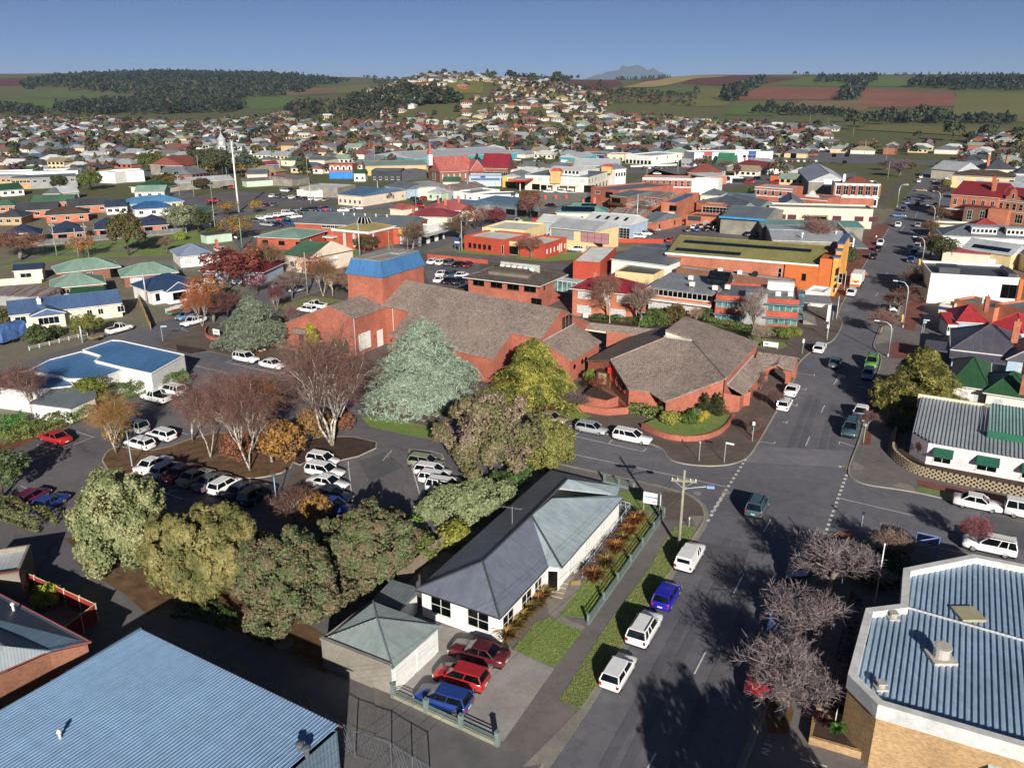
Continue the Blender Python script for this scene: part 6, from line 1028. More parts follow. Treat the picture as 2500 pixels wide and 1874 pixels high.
e,L_,D=bld('house','pale yellow house with grey roof and a row of solar panels','house',(119.6,219.4,4),(126.9,209.2,4),9,3.9,YE,r_light,'gable',2.2,.3); solar(e,2.0,.6,9,1,4.35,math.atan2(2.2,4.8)); bld('house','yellow weatherboard house at the right edge with dark grey roof','house',(130.7,218.2,4.2),(129.6,203.9,4.2),9,4.1,YE,r_char,'hip',2.2,.4)
# --- left foreground: white showroom with blue roofs
wbl=RIB('showroom_blue','4a80b8',.5,bump=.2)
def polybld(name,label,pts,z,wall,roof):
 e=empty(name,(0,0,0)); tag(e,label,'showroom'); P2=[(p[0],p[1]) for p in pts]; n=len(P2)
 if sum(P2[i][0]*P2[(i+1)%n][1]-P2[(i+1)%n][0]*P2[i][1] for i in range(n))<0: P2=P2[::-1]
 wallpart(e,[(P2[i],P2[(i+1)%n],z,z) for i in range(n)],wall); MB().poly([(*p,z-.06) for p in P2]).build('roof',roof,e)
 for i in range(n):
  b=MB(); b.tube([(*P2[i],z),(*P2[(i+1)%n],z)],.12,4); b.build('parapet',wall,e)
polybld('showroom','white building with a big sky-blue roof and curved front parapet beside the hedge',[(-69.0,127.3,3.7),(-66.8,132.8,3.7),(-65.1,132.5,3.7),(-51.7,124.7,3.7),(-53.1,115.4,3.7),(-58.4,118.2,3.7),(-64.3,121.7,3.7),(-64.6,124.2,3.7)],3.7,W_,wbl)
polybld('showroom_wing','middle blue-roofed white wing of the showroom with tree shadow on it',[(-72.1,123.0,3.4),(-69.3,127.3,3.4),(-65.1,125.0,3.4),(-64.8,122.4,3.4),(-58.5,118.4,3.4),(-60.0,113.9,3.4),(-64.5,113.8,3.4),(-66.5,115.1,3.4),(-72.5,117.6,3.4)],3.4,W_,wbl)
polybld('showroom_wing','left blue-roofed white wing of the showroom next to the bare birch',[(-74.2,111.1,3.1),(-73.9,117.8,3.1),(-73.0,118.3,3.1),(-66.9,115.8,3.1),(-64.9,114.5,3.1),(-62.6,111.6,3.1),(-66.5,110.2,3.1),(-67.7,109.1,3.1)],3.1,W_,wbl)
e,L_,D=bld('showroom_wing','small white skillion lean-to of the showroom behind the green shrub','showroom',(-66.4,107.0,2.4),(-60.1,105.1,2.4),4.5,2.3,W_,r_slate,'skil',.8,.2)
# --- four navy units along the park and houses behind
nv=RIB('unit_navy','34405c')
for k,(a,b_) in enumerate((((-149.8,245.0,2.6),(-141.6,249.0,2.6)),((-139.1,252.2,2.6),(-131.8,256.5,2.6)),((-130.0,259.9,2.6),(-123.5,263.1,2.6)),((-119.0,267.1,2.6),(-111.9,270.5,2.6)))):
 e,L_,D=bld('unit',('leftmost','second from left','third from left','rightmost')[k]+' of four navy hip-roofed brick units behind the park fence','house',a,b_,12,2.55,BR2,nv,'hip',2.8,.5,wins=[('f',[2.2],2.4,2.0,.1,fd),('f',[6.8],1.6,1.3,.8,fw)]); boxpart(e,'roof_panel',gl if k%2 else frame_w,L_*.4,.6,3.1,L_*.65,1.8,3.4) if k<2 else None
railfence('long grey steel fence between the park and the navy-roofed units',(-140.7,245.4),(-116.5,262.5),14,1.7,GR,.1,(.97,),conc,0,M('fence_grey','6a6f76','rib',pitch=.2)); railfence('grey steel fence at the right end of the navy-roofed units',(-116.5,262.5),(-105.8,270.3),6,1.7,GR,.1,(.97,),conc,0,MATS['fence_grey'])
mh=[('brick house with dark brown hip roof behind the navy units',(-162.0,290.7,2.7),(-150.1,296.3,2.7),12,BR2,TILEB),('brick house with charcoal hip roof and white gable, left of the brown one',(-179.1,302.5,2.7),(-166.6,307.2,2.7),11,BR2,r_char),('brick house with charcoal roof and white gable beside the cream fence',(-166.4,314.3,2.7),(-154.0,320.3,2.7),11,BR2,r_char),('brick house with green gable roof behind the charcoal ones',(-186.8,326.7,2.8),(-172.4,330.2,2.8),10,BR2,r_green),('brick garage house with green roof at the left edge',(-196.5,316.5,2.8),(-188.3,317.6,2.8),9,BR2,r_green),
('weatherboard house with deep blue roof and brick chimney',(-137.9,306.3,3.6),(-126.6,312.4,3.6),9,W_,RIB('deep_blue','2f5f96')),('larger bright blue hip roof just behind the deep blue one',(-147.2,321.1,3.6),(-129.9,331.9,3.6),12,CR,r_sky),('cream house with green hip roof at the road bend',(-120.3,295.7,3.2),(-109.8,295.7,3.2),12,CR,r_green),('low white shed with navy roof between the houses',(-151.1,312.4,2.6),(-144.9,315.8,2.6),8,W_,r_navy),('green hip roof with brick chimneys beyond the blue roofs',(-173.9,385.9,3),(-157.7,382.6,3),14,CR,r_dgreen),('sage gabled house with white walls beside the dark green roof',(-162.5,363.5,3),(-150.4,365.1,3),10,W_,r_sage),
('ochre brick flats with white windows at the left',(-236.4,400.8,5),(-228.2,401.5,5),12,BRT,r_slate),('row of grey flats with a white gabled bay',(-228.2,401.5,5),(-211.0,411.4,5),12,GR,r_slate),('white-gabled cottage with green roof at the left edge',(-223.7,369.7,3),(-217.3,376.0,3),12,W_,r_dgreen),('tan flats at the far left edge',(-252.9,406.9,4.5),(-240.2,406.9,4.5),12,BRT,r_light),('charcoal carport house with cars at the left edge',(-176.6,285.7,2.6),(-168.5,286.7,2.6),10,BRT,r_char),('small white cottage with grey roof beside the round tree',(-197.6,356.5,2.8),(-192.1,357.9,2.8),9,W_,r_slate),('long low grey shed behind the white cottage',(-192.4,359.7,2.6),(-187.0,364.2,2.6),7,GR,r_light)]
for lab,a,b_,d,wm_,rm in mh: bld('house',lab,'house',a,b_,d,(2.7 if 'flats' not in lab else 5),wm_,rm,'gable' if 'gable' in lab or 'shed' in lab else 'hip',2.2 if 'flats' not in lab else .9,.5,wins=[('f',3 if 'flats' not in lab else 5,1.5,1.2,.9 if 'flats' not in lab else 2.8,fw)])
e,L_,D=bld('store','long blank white store wall behind the round green tree','store',(-210.7,431.1,5.5),(-199.5,426.7,5.5),10,5.5,W_,r_white,'flat'); bld('store','large white store with angled front and a parked white car','store',(-201.1,431.1,5.5),(-189.5,437.9,5.5),14,5.5,W_,r_white,'flat',wins=[('f',[24,29],2,2,2,fd)]); bld('store','long white awning store front at the far left','store',(-266.8,430.3,5),(-226.4,443.8,5),14,5,W_,r_white,'flat',wins=[('f',10,3,1.5,.8,fd)])
e,L_,D=bld('chapel','grey brick chapel with white-edged gable and red window','chapel',(-201.8,475.5,5.5),(-181.0,469.1,5.5),18,5.3,CG,TILER,'gable',4.5,.4,axis='y',wins=[('f',[8.5],3.4,5,.8,dict(fr=MATS['signal_red'],gm=gl_dark,nx=2,nz=3)),('f',[14],4,4,.8,dict(nx=4,nz=4))])
bld('toilet_block','little pale green toilet block with flat roof by the park','toilet block',(-94.5,251.8,2.8),(-91.6,248.8,2.8),8,2.7,MINT,r_dark,'slab',.1,.4); bld('shed','sandy brick shed with green roof by the car park edge','shed',(-103.5,279.6,3.2),(-101.2,280.6,3.2),8,3.1,CR,r_green,'skil',.5,.2)
for lab,a,b_,d,h,wm_,rm,rt,wn in (('white twin-gabled cottage row backing on the big car park',(-135.0,433.0,4),(-125.3,435.2,4),16,3.9,CR2,r_slate,'gable',3),('pale green and rusty lean-to sheds along the big car park',(-128.3,409.4,3),(-110.0,423.1,3),6,2.9,MINT,r_rust,'skil',0),('long grey concrete store wall with tin roof',(-106.9,412.5,3.8),(-101.5,424.7,3.8),14,3.7,CG,r_rust,'skil',0),('blue and yellow painted corner shop with red roof',(-142.9,491.9,4),(-135.9,497.6,4),8,3.9,M('wall_denim','3f6aa0','plain'),r_red,'gable',2),('grey brick yard building with white fascia',(-93.7,372.7,4.2),(-75.7,366.3,4.2),16,4.1,CG,r_white,'flat',0),('white parked caravan-like hut in the yard',(-94.2,369.5,3.2),(-86.2,363.3,3.2),6,3.1,W_,r_white,'flat',0),('long low grey store behind the car park hedge',(-155.5,394.2,3.4),(-135.4,412.9,3.4),10,3.3,CG,r_light,'gable',0),
('cream house with dark verandah roof below the clock tower trees',(-145.2,536.4,3.6),(-131.0,529.9,3.6),10,3.5,CR,r_green,'hip',2),('two-storey cream house with brick chimney',(-154.1,517.1,5),(-144.8,513.9,5),9,5,CR,r_slate,'hip',2),('cream parapet hall with grey roof',(-124.7,517.1,5),(-112.8,513.9,5),18,5,CR2,r_slate,'gable',0),
('cream office with twin curved gables and dark windows',(-70.8,342.7,4.2),(-59.8,335.9,4.2),(-49.1,361.7,4.2),4.1,CR2,RIB('office_blue','4f7296'),'gable',5),('blue-roofed cottage behind the cream curved-gable office',(-56.4,376.4,4),(-45.5,363.6,4),14,3.9,BL,r_slate,'gable',0),('cream villa with grey hip roof, chimneys and bargeboards',(-44.9,366.0,4.4),(-27.7,372.5,4.4),14,4.3,CR,r_grey,'hip',3),('pale yellow cottage with rust-red hip roof',(-30.1,363.6,4),(-22.6,360.5,4),12,3.9,M('wall_lemon','d6d09a','plain'),r_rust,'hip',2),('mint green cottage with small pale hip roof',(-35.9,357.1,3.4),(-29.7,354.2,3.4),8,3.3,MINT,r_light,'hip',2),('curved-roof grey shed with rusty barrel top',(-21.9,354.9,4.6),(-10.8,367.3,4.6),14,4.5,GR,r_rust,'gable',0),('white long shop with grey roof edge behind the fuel canopy',(-16.5,345.1,4.4),(-5.2,359.8,4.4),10,4.3,W_,r_grey,'flat',0),
('brick shop with four white arches above a bright blue shopfront',(-97.1,452.5,7.5),(-84.7,452.5,7.5),14,7.4,BR,r_slate,'flat',0),('long ochre store with grey-green roof behind the black shop',(-80.6,468.8,5.2),(-47.8,476.8,5.2),26,5.1,M('wall_apricot','d8ac70','plain'),RIB('grey_green','84988c'),'gable',0),('black glazed shop with a green upright sign',(-72.3,437.0,5.6),(-57.1,437.0,5.6),16,5.5,CHAR,r_grey,'flat',5),('white cottage shop with green awning roof beside the blue shopfront',(-81.4,437.6,4),(-75.6,437.6,4),8,3.9,W_,r_dgreen,'gable',2),('dark grey store wall right of the black shop',(-57.2,439.5,5),(-45.1,448.9,5),12,4.9,M('wall_graphite','4e5158','plain'),r_grey,'flat',0),
('green gable roof behind the cream villa',(-32.1,393.4,4.2),(-24.5,393.4,4.2),12,4,CR,r_green,'gable',0)):
 e,L_,D=bld('shop' if 'shop' in lab or 'store' in lab or 'office' in lab else 'house',lab,'shop' if 'shop' in lab or 'store' in lab or 'office' in lab else 'building',a,b_,d,h,wm_,rm,rt,1.8 if rt!='skil' else .8,.35,wins=[('f',wn,1.2,1.5,.9,fw)] if wn else ())
 if 'four white arches' in lab:
  boxpart(e,'blue_front',M('front_cyan_blue','1f80d0','plain'),-.1,-.4,0,L_+.1,-.02,3.6)
  for k in range(4): x=L_*(k+.5)/4; b=MB(); b.add([(x+1.35*math.cos(PI*i/12),-.1,5.3+1.35*math.sin(PI*i/12)) for i in range(13)]+[(x-1.35,-.1,4.6),(x+1.35,-.1,4.6)],[tuple(range(15))[::-1]]); b.build('arch_panel',W_,e); window(e,x,-.11,4.7,0,1.0,1.5,**fd)
# clock tower
e=custom('clock_tower','pale grey clock tower with pointed dome rising behind dark trees','clock tower',(*(-186.2,552.0),0),R(10)); e.scale=(.66,.66,.70); b=MB(); 
for x,y in ((-2.6,-2.6),(2.6,-2.6),(2.6,2.6),(-2.6,2.6)): b.box(x-1,y-1,0,x+1,y+1,15)
b.build('shaft',M('tower_grey','aab2bc','plain'),e); boxpart(e,'lintel',MATS['tower_grey'],-3.8,-3.8,15,3.8,3.8,16); b=MB(); b.rings([[(q*math.cos(2*PI*i/12),q*math.sin(2*PI*i/12),z) for i in range(12)] for q,z in ((3.6,16),(3.6,21),(4.2,21.3),(4.2,21.8),(2.6,23.4),(1.2,25.6),(.5,27),(.1,29))]); b.build('clock_drum',MATS['tower_grey'],e)
for k in range(4):
 a=k*PI/2-PI/2; b=MB(); b.M=Matrix.Rotation(a+PI/2,4,'Z')@Matrix.Translation((0,-3.62,18.6))@Matrix.Rotation(PI/2,4,'X'); b.cyl(0,0,-.06,.1,1.9,n=20); b.mi=1; b.cyl(0,0,.1,.14,1.6,n=20); b.mi=2; b.box(-.08,-.1,.14,.08,1.3,.18); b.box(-.1,-.08,.14,.9,.08,.18); b.build('clock_face',[GR,CR,CHAR],e)

# ---------------------------------------------------------------- trees, shrubs and hedges
def npmesh(name,V_,F4,mat,smooth=False):
 me=bpy.data.meshes.new(name); n=len(V_); m=len(F4); me.vertices.add(n); me.vertices.foreach_set('co',np.ascontiguousarray(V_,dtype=np.float32).ravel())
 k=F4.shape[1]; me.loops.add(m*k); me.loops.foreach_set('vertex_index',np.ascontiguousarray(F4,dtype=np.int32).ravel()); me.polygons.add(m)
 me.polygons.foreach_set('loop_start',np.arange(0,m*k,k,dtype=np.int32)); me.polygons.foreach_set('loop_total',np.full(m,k,dtype=np.int32)); me.update(calc_edges=True); me.materials.append(mat)
 return me
def unit(a): return a/np.maximum(np.linalg.norm(a,axis=1,keepdims=True),1e-6)
def leaves(P_,Nn,size,asp=.6,jit=.9,wid=.55):
 """leaf quads at P_ facing roughly Nn"""
 n=len(P_); nn=unit(Nn+rng.normal(0,jit,(n,3))); u=unit(np.cross(nn,rng.normal(0,1,(n,3)))); v=np.cross(nn,u); s=(size*rng.uniform(.6,1.35,n))[:,None]
 a=P_-u*s*asp; b=P_+v*s*wid; c=P_+u*s*asp; d=P_-v*s*wid
 return np.stack([a,b,c,d],1).reshape(-1,3), np.arange(4*n).reshape(-1,4)
def fib(n):
 i=np.arange(n)+.5; ph=np.arccos(1-2*i/n); th=PI*(1+5**.5)*i; return np.stack([np.cos(th)*np.sin(ph),np.sin(th)*np.sin(ph),np.cos(ph)],1)
def lobes(d,k,amp,seed):
 r=np.random.default_rng(seed); c=unit(r.normal(0,1,(k,3))); a=r.uniform(.4,1,k); return 1+amp*(np.max(np.where(d@c.T>.55,(d@c.T-.55)/.45,0)*a,axis=1)-.25)
def crown_round(rx,ry,rz,z0,nc,per,size,cr=.7,seed=1,amp=.35,low=-.55,inner=.3,jit=.8,asp=.6,droop=0):
 r=np.random.default_rng(seed); nl=max(13,nc//7); d=fib(nl); d=unit(d+r.normal(0,.16,d.shape)); d=d[d[:,2]>low]; rad=np.array([rx,ry,rz]); k=(lobes(d,9,amp,seed)*r.uniform(.7,1.02,len(d)))[:,None]; rl=1.75*rad.mean()/math.sqrt(nl)*r.uniform(.7,1.25,len(d)); C=d*k*(rad-rl[:,None]*.55)+np.array([0,0,z0])
 n=nc*per; i=r.integers(0,len(C),n); o=unit(r.normal(0,1,(n,3))); o=np.where((np.sum(o*d[i],1)<-.35)[:,None],-o,o); s=r.uniform(.62,1.08,n)**.6; wob=1+.18*np.sin(o[:,0]*7+i)+.14*np.sin(o[:,2]*9+2*i); off=o*(rl[i]*s*wob)[:,None]; Pp=C[i]+off; Pp[:,2]-=droop*np.linalg.norm(off[:,:2],axis=1)*.5; Nn=d[i]*.35+o*1.1+np.array([0,0,.3])
 m=n//4; q=unit(r.normal(0,1,(m,3))); q[:,2]=np.maximum(q[:,2],low); Pp=np.concatenate([Pp,q*rad*(r.uniform(.35,.8,m)[:,None])+np.array([0,0,z0])]); Nn=np.concatenate([Nn,q+np.array([0,0,.3])]); return leaves(Pp,Nn,size,asp,jit)
def crown_tiers(h,rad,z0,tiers,per,nb,size,seed=1,droop=.12,flat=.10,top=.08,asp=.9,power=.8):
 """layered conifer: flat fans of needles along whorled branches"""
 r=np.random.default_rng(seed); Ps=[];Ns=[]
 for t in range(tiers):
  f=t/(tiers-1); z=z0+(h-z0)*(f**.92); R_=rad*((1-f)**power)*r.uniform(.85,1.12)+top
  for b in range(max(4,int(nb*(1-.55*f)))):
   a=r.uniform(0,2*PI); L_=R_*r.uniform(.72,1.12); n=int(per*(.35+.65*L_/rad)); s=r.beta(1.6,1.0,n)*L_; wd=.30*L_*np.sin(PI*np.clip(s/L_,.08,1)*.8)+.12; q=r.normal(0,.5,n)*wd
   x=np.cos(a)*s-np.sin(a)*q; y=np.sin(a)*s+np.cos(a)*q; zz=z+.18*L_*np.sin(s/L_*2.2)-droop*s*s/L_-np.abs(q)*.25+r.normal(0,flat,n)
   Ps.append(np.stack([x,y,zz],1)); Ns.append(np.stack([np.cos(a)*.35+0*s,np.sin(a)*.35+0*s,np.ones(n)],1))
 return leaves(np.concatenate(Ps),np.concatenate(Ns),size,asp*1.3,.5,.26)
def limbs(h,r0,spread,seed,n=7,top=.75,mat=None,lean=(0,0),z0=0):
 r=np.random.default_rng(seed); b=MB(); x,y=lean; b.tube([(0,0,z0),(x*.3,y*.3,h*.3),(x*.7,y*.7,h*.55),(x,y,h*top)],r0,7,r0*.25)
 for i in range(n):
  a=2*PI*i/n+r.uniform(-.3,.3); f=r.uniform(.25,.6); p=Vector((x*f,y*f,h*f)); L_=spread*r.uniform(.6,.95); q=p+Vector((math.cos(a)*L_,math.sin(a)*L_,h*r.uniform(.15,.4))); m=(p+q)/2+Vector((0,0,h*.05)); b.tube([p,m,q],r0*.4,5,r0*.1)
 return b
def skeleton(h,r0,seed,levels=5,kids=(5,4,4,3,3),spread=.62,upb=.25,lean=0,stems=1,twig=.02,first=.28,droop=0.):
 """bare branching tree: (thick limb MB, twig ribbons V,F)"""
 r=np.random.default_rng(seed); b=MB(); tv=[]
 def grow(p,d,L_,rad,lv):
  q=p+d*L_*.5+Vector(r.normal(0,.05*L_,3)); e=p+d*L_
  if lv>=3:
   n=d.cross(Vector(r.normal(0,1,3))).normalized()*max(rad,twig*.6); tv.append([p-n,p+n,e+n*.4,e-n*.4])
  else: b.tube([p,q,e],rad,6 if lv==0 else 4,rad*.55)
  if lv+1>=levels: return
  for i in range(kids[lv]):
   t=r.uniform(.35,1.0) if lv>0 else r.uniform(.55,1.0); s=p+(e-p)*t; a=Vector(r.normal(0,1,3)); a=(a-d*a.dot(d)).normalized(); nd=(d*(1-spread*r.uniform(.6,1.1))+a*spread*r.uniform(.7,1.2)+Vector((0,0,upb-(droop if lv>=2 else 0)))).normalized()
   grow(s,nd,L_*r.uniform(.55,.8),rad*.5,lv+1)
 for s in range(stems):
  a=2*PI*s/stems+.5; t=.0 if stems==1 else .32; grow(Vector((0,0,0)),Vector((math.cos(a)*t+r.normal(0,.04),math.sin(a)*t+r.normal(0,.04),1)).normalized(),h*first*(1 if stems==1 else 1.35),r0*(1 if stems==1 else .75),0)
 T=np.array([[tuple(c) for c in q] for q in tv],dtype=np.float32).reshape(-1,3); return b,T,np.arange(len(T)).reshape(-1,4)
bark=M('bark','5c4a3c','bark'); bark_w=M('bark_birch','c9c2b8','bark',dark='6a5e55'); bark_g=M('bark_grey','8a8078','bark',dark='5a5048')
lf_obj=M('foliage',kind='leaf',obj=True); tw_obj=M('twigs',kind='leaf',obj=True,lo=.6,hi=1.3)
def thing_tree(name,label,cat,base,parts,group=None,z=0,rz=0,sc=(1,1,1)):
 e=empty(name,(base[0],base[1],z),rz); e.scale=sc; tag(e,label,cat,group)
 for nm,me,c in parts:
  o=bpy.data.objects.new(nm,me); col.objects.link(o); o.parent=e
  if c: o.color=lin(c)
 return e
def mbmesh(b,mat):
 o=b.build('trunk',mat,smooth=True,uv=False); me=o.data; bpy.data.objects.remove(o); return me
# prototypes: kind -> list of (parts, H0, R0)
PT={}
def proto(k,parts,h,r):
 v=np.zeros(len(parts[1][1].vertices)*3,dtype=np.float32); parts[1][1].vertices.foreach_get('co',v); v=v.reshape(-1,3); h=float(np.percentile(v[:,2],99)); r=float(np.percentile(np.hypot(v[:,0],v[:,1]),94)); PT.setdefault(k,[]).append((parts,h,r))
for s in (1,2,3):
 b,T,F_=skeleton(8,.16,s,6,(8,5,5,5,4),.55,.22,twig=.02,first=.26); proto('bare',[('trunk',mbmesh(b,bark_g)),('crown',npmesh('twigs',T,F_,tw_obj))],8,3.6)
 b,T,F_=skeleton(9,.17,s+10,6,(8,6,5,5,4),.42,.34,twig=.018,first=.38,droop=.55,stems=1+(s>1)); proto('birch',[('trunk',mbmesh(b,bark_w)),('crown',npmesh('twigs',T,F_,tw_obj))],9,3.4)
 v,f=crown_round(3,3,2.8,4.6,150,26,.26,.75,s,.45); proto('round',[('trunk',mbmesh(limbs(6,.22,2.2,s),bark)),('crown',npmesh('leaves',v,f,lf_obj))],7.6,3.2)
 v,f=crown_round(3,3,2.6,4.8,110,13,.24,.8,s+20,.5); b,T,F_=skeleton(7.4,.16,s+20,5,(6,4,4,3),.5,.25,first=.28); proto('autumn',[('trunk',mbmesh(b,bark)),('crown',npmesh('leaves',v,f,lf_obj)),('twigs',npmesh('twigs',T,F_,tw_obj))],7.6,3.2)
 v,f=crown_tiers(9,3.2,1.0,15,60,9,.26,s); proto('conifer',[('trunk',mbmesh(limbs(9,.2,.4,s,0,.95),bark)),('crown',npmesh('needles',v,f,lf_obj))],9,3.2)
 v,f=crown_round(1,1,.95,.75,90,20,.13,.25,s+40,.25,low=-.8); proto('shrub',[('stem',mbmesh(limbs(1.2,.06,.5,s,5),bark)),('crown',npmesh('leaves',v,f,lf_obj))],1.7,1.05)
v,f=crown_tiers(4,.75,.15,26,26,7,.16,5,droop=-.5,flat=.12,power=.55); proto('pencil',[('trunk',mbmesh(limbs(4,.08,.1,1,0,.9),bark)),('crown',npmesh('needles',v,f,lf_obj))],4,.8)
def plant(kind,label,cat,base,h,r,color,twc=None,group=None,z=0,var=None,name=None):
 parts,h0,r0=PT[kind][(var if var is not None else random.randrange(99))%len(PT[kind])]
 nm=name or {'bare':'bare_tree','birch':'birch_tree','round':'tree','autumn':'autumn_tree','conifer':'conifer_tree','shrub':'shrub','pencil':'conifer_tree'}[kind]
 return thing_tree(nm,label,cat,base,[(p[0],p[1],(twc or color) if p[0]=='twigs' else color if p[0]=='crown' else None) for p in parts],group,z,random.uniform(0,6.28),(r/r0,r/r0,h/h0))
# --- hero trees of the near car park
def hero(name,label,base,h,vf,color,trunk,cat='tree',z=0,extra=()): return thing_tree(name,label,cat,base,[('trunk',trunk,None),('crown',vf,color)]+list(extra),None,z)
v,f=crown_round(4.2,4.0,4.3,4.8,430,90,.17,.75,31,.5,low=-.85,asp=.75); hero('pittosporum_tree','pale grey-green rounded tree at the lower left of the car park',(-36.84,68.78),0,npmesh('leaves',v,f,M('leaf_pale','9a9c6c','leaf',lo=.72,hi=1.2,alt='6f7a4c')),None,mbmesh(limbs(7,.3,3,31),bark_g))
v,f=crown_round(5.2,4.8,4.1,4.0,620,85,.19,.95,32,.35,low=-.85,jit=.5,asp=1.2,droop=.6); hero('feathery_tree','broad olive feathery tree, middle of the three big trees below the car park',(-27.90,65.42),0,npmesh('leaves',v,f,M('leaf_olive','8a814a','leaf',lo=.72,hi=1.2,alt='5f6132')),None,mbmesh(limbs(7,.3,3.4,32),bark))
dkg=M('leaf_dark','596640','leaf',lo=.68,hi=1.25,alt='70634a',alts=.8)
v,f=crown_round(4.9,4.4,3.9,4.2,560,80,.17,.85,33,.55,low=-.8,asp=.7); hero('evergreen_tree','dark evergreen tree with two pale trunks beside the concrete lid',(-18.93,60.00),0,npmesh('leaves',v,f,dkg),None,mbmesh(limbs(7,.34,3.6,33),bark_g))
v,f=crown_round(4.6,4.4,3.3,3.6,480,80,.17,.85,34,.5,low=-.8,asp=.7); hero('evergreen_tree','dark evergreen tree with reddish tips behind the small garage',(-13.09,66.15),0,npmesh('leaves',v,f,dkg),None,mbmesh(limbs(6.4,.3,3.2,34),bark_g))
v,f=crown_round(4.9,4.7,4.7,6.6,460,70,.18,.95,35,.5,low=-.8,asp=.65); bt,T,F_=skeleton(10.5,.42,77,6,(6,5,5,4,3),.5,.2,twig=.05,first=.3)
hero('gum_tree','large greenish-brown gum with pinkish dead branches in the middle of the scene',(-2.4,85.7),0,npmesh('leaves',v,f,M('leaf_gum','68683e','leaf',lo=.5,hi=1.4,alt='8f7a6a',alts=.22)),None,mbmesh(bt,bark_g),extra=[('dead_twigs',npmesh('twigs',T*np.array([1.1,1.1,1.0],dtype=np.float32),F_,tw_obj),'9a8478')])
v,f=crown_round(3.3,3.2,3.3,3.8,300,80,.17,.75,36,.4,low=-.85); hero('wattle_tree','dense olive green tree hugging the right side of the large gum',(4.3,89.8),0,npmesh('leaves',v,f,M('leaf_wattle','7a7a3a','leaf',lo=.55,hi=1.35)),None,mbmesh(limbs(6,.25,2.6,36),bark))
v,f=crown_tiers(12.2,9.2,1.0,19,460,14,.26,41,droop=.17,flat=.14,power=.72); hero('blue_cedar','large silvery blue-green cedar in front of the theatre roof',(-12.7,114.2),0,npmesh('needles',v,f,M('leaf_silver','8b9c8a','leaf',lo=.72,hi=1.2)),None,mbmesh(limbs(12,.4,.6,41,0,.92),bark_g))
v,f=crown_tiers(9.6,6.6,.9,16,400,13,.25,42,droop=.14,flat=.13,power=.66); hero('golden_cypress','golden green spreading cypress in front of the corner hall',(3.1,113.0),0,npmesh('needles',v,f,M('leaf_gold','989438','leaf',lo=.5,hi=1.5,alt='5c6426',alts=.5)),None,mbmesh(limbs(9,.35,.6,42,0,.92),bark))
v,f=crown_tiers(9.6,6.6,1.8,16,380,13,.25,43,droop=.2,flat=.14,power=.6); hero('cedar_tree','broad grey-green cedar on the lawn left of the theatre wing',(-45.4,140.1),0,npmesh('needles',v,f,M('leaf_cedar','737d6a','leaf',lo=.5,hi=1.4)),None,mbmesh(limbs(9,.4,.6,43,0,.92),bark_g),z=.12)
v,f=crown_tiers(9.2,6.2,.7,16,380,13,.25,44,droop=.12,flat=.14,power=.62); hero('golden_cypress','golden-tipped dark cypress at the kerb right of the main street',(57.5,109.8),0,npmesh('needles',v,f,M('leaf_gold2','8c863e','leaf',lo=.45,hi=1.5,alt='4f5426',alts=.5)),None,mbmesh(limbs(9,.35,.6,44,0,.92),bark),z=.12)
v,f=crown_round(5.2,3.4,1.9,1.3,300,44,.2,.7,45,.4,low=-.2,asp=.9); hero('juniper','low spreading grey-green juniper beside the grey-roofed house','',0,npmesh('needles',v,f,M('leaf_juniper','7a845c','leaf',lo=.55,hi=1.35)),None,mbmesh(limbs(2,.15,3,45),bark),'shrub') if False else thing_tree('juniper','low spreading grey-green juniper beside the grey-roofed house','shrub',(-5.2,78.8),[('stem',mbmesh(limbs(2,.15,3,45),bark),None),('crown',npmesh('needles',v,f,M('leaf_juniper','7a845c','leaf',lo=.55,hi=1.35)),None)],rz=R(30))
# --- birches of the car park island
RB='75574f'
bl=[('birch leaning over the car park kerb island with ochre leaves',(-49.5,94.9),7.56,3.0,1,'96703a'),('slender birch on the leaf-strewn island, second from left',(-41.4,99.0),8.05,3.0,0,RB),('twin birch beside its shadow on the leafy island',(-37.3,93.6),9.56,3.2,2,RB),('tall birch with forked white limbs in the middle of the island',(-31.3,89.9),12.12,4.2,1,RB),('birch with golden leaf skirt, right of the forked one',(-29.3,92.4),11.47,4.0,0,'7d5236'),('russet birch behind the island near the cross street',(-38.2,104.4),8.07,3.6,2,RB)]
for lab,b_,h,r,vr,c in bl: plant('birch',lab,'birch tree',b_,h*.97,r,c,z=.1,var=vr)
b,T,F_=skeleton(11,.24,91,6,(8,5,4,4,3),.42,.34,twig=.022,first=.42,droop=.5,stems=5); thing_tree('birch_tree','huge many-stemmed white birch at the tip of the car park island','birch tree',(-22.9,97.1),[('trunk',mbmesh(b,bark_w),None),('crown',npmesh('twigs',T,F_,tw_obj),RB)],z=.1,sc=(1.05,1.05,1.05))
v,f=crown_round(2.4,2.4,2.0,2.6,150,16,.2,.6,61,.5); lm=npmesh('leaves',v,f,lf_obj)
for k,(b_,sc,c) in enumerate((((-28.3,92.8),1.15,'93692f'),((-33.8,92.8),.8,'80523a'),((-25.9,100.2),.9,'8a6a34'),((-51.2,98.3),.6,'8f7036'),((-22.5,102.3),.6,'805238'))): thing_tree('leafy_sapling',('golden leafy sapling against the tall island birches','rusty leafy sapling under the forked birch','ochre sapling left of the many-stemmed birch','little ochre sapling by the car park lamp','russet sapling behind the many-stemmed birch')[k],'sapling',b_,[('stem',mbmesh(limbs(3,.08,1.2,k,4),bark),None),('crown',lm,c)],sc=(sc,sc,sc))
plant('birch','bare birch with white forked trunk behind the showroom','birch tree',(-66.6,107.1),8.22,3.0,RB,var=1); plant('bare','purplish bare bush-tree at the left edge beside the showroom','tree',(-72.3,111.1),5.5,3.0,'6a4a4a'); 
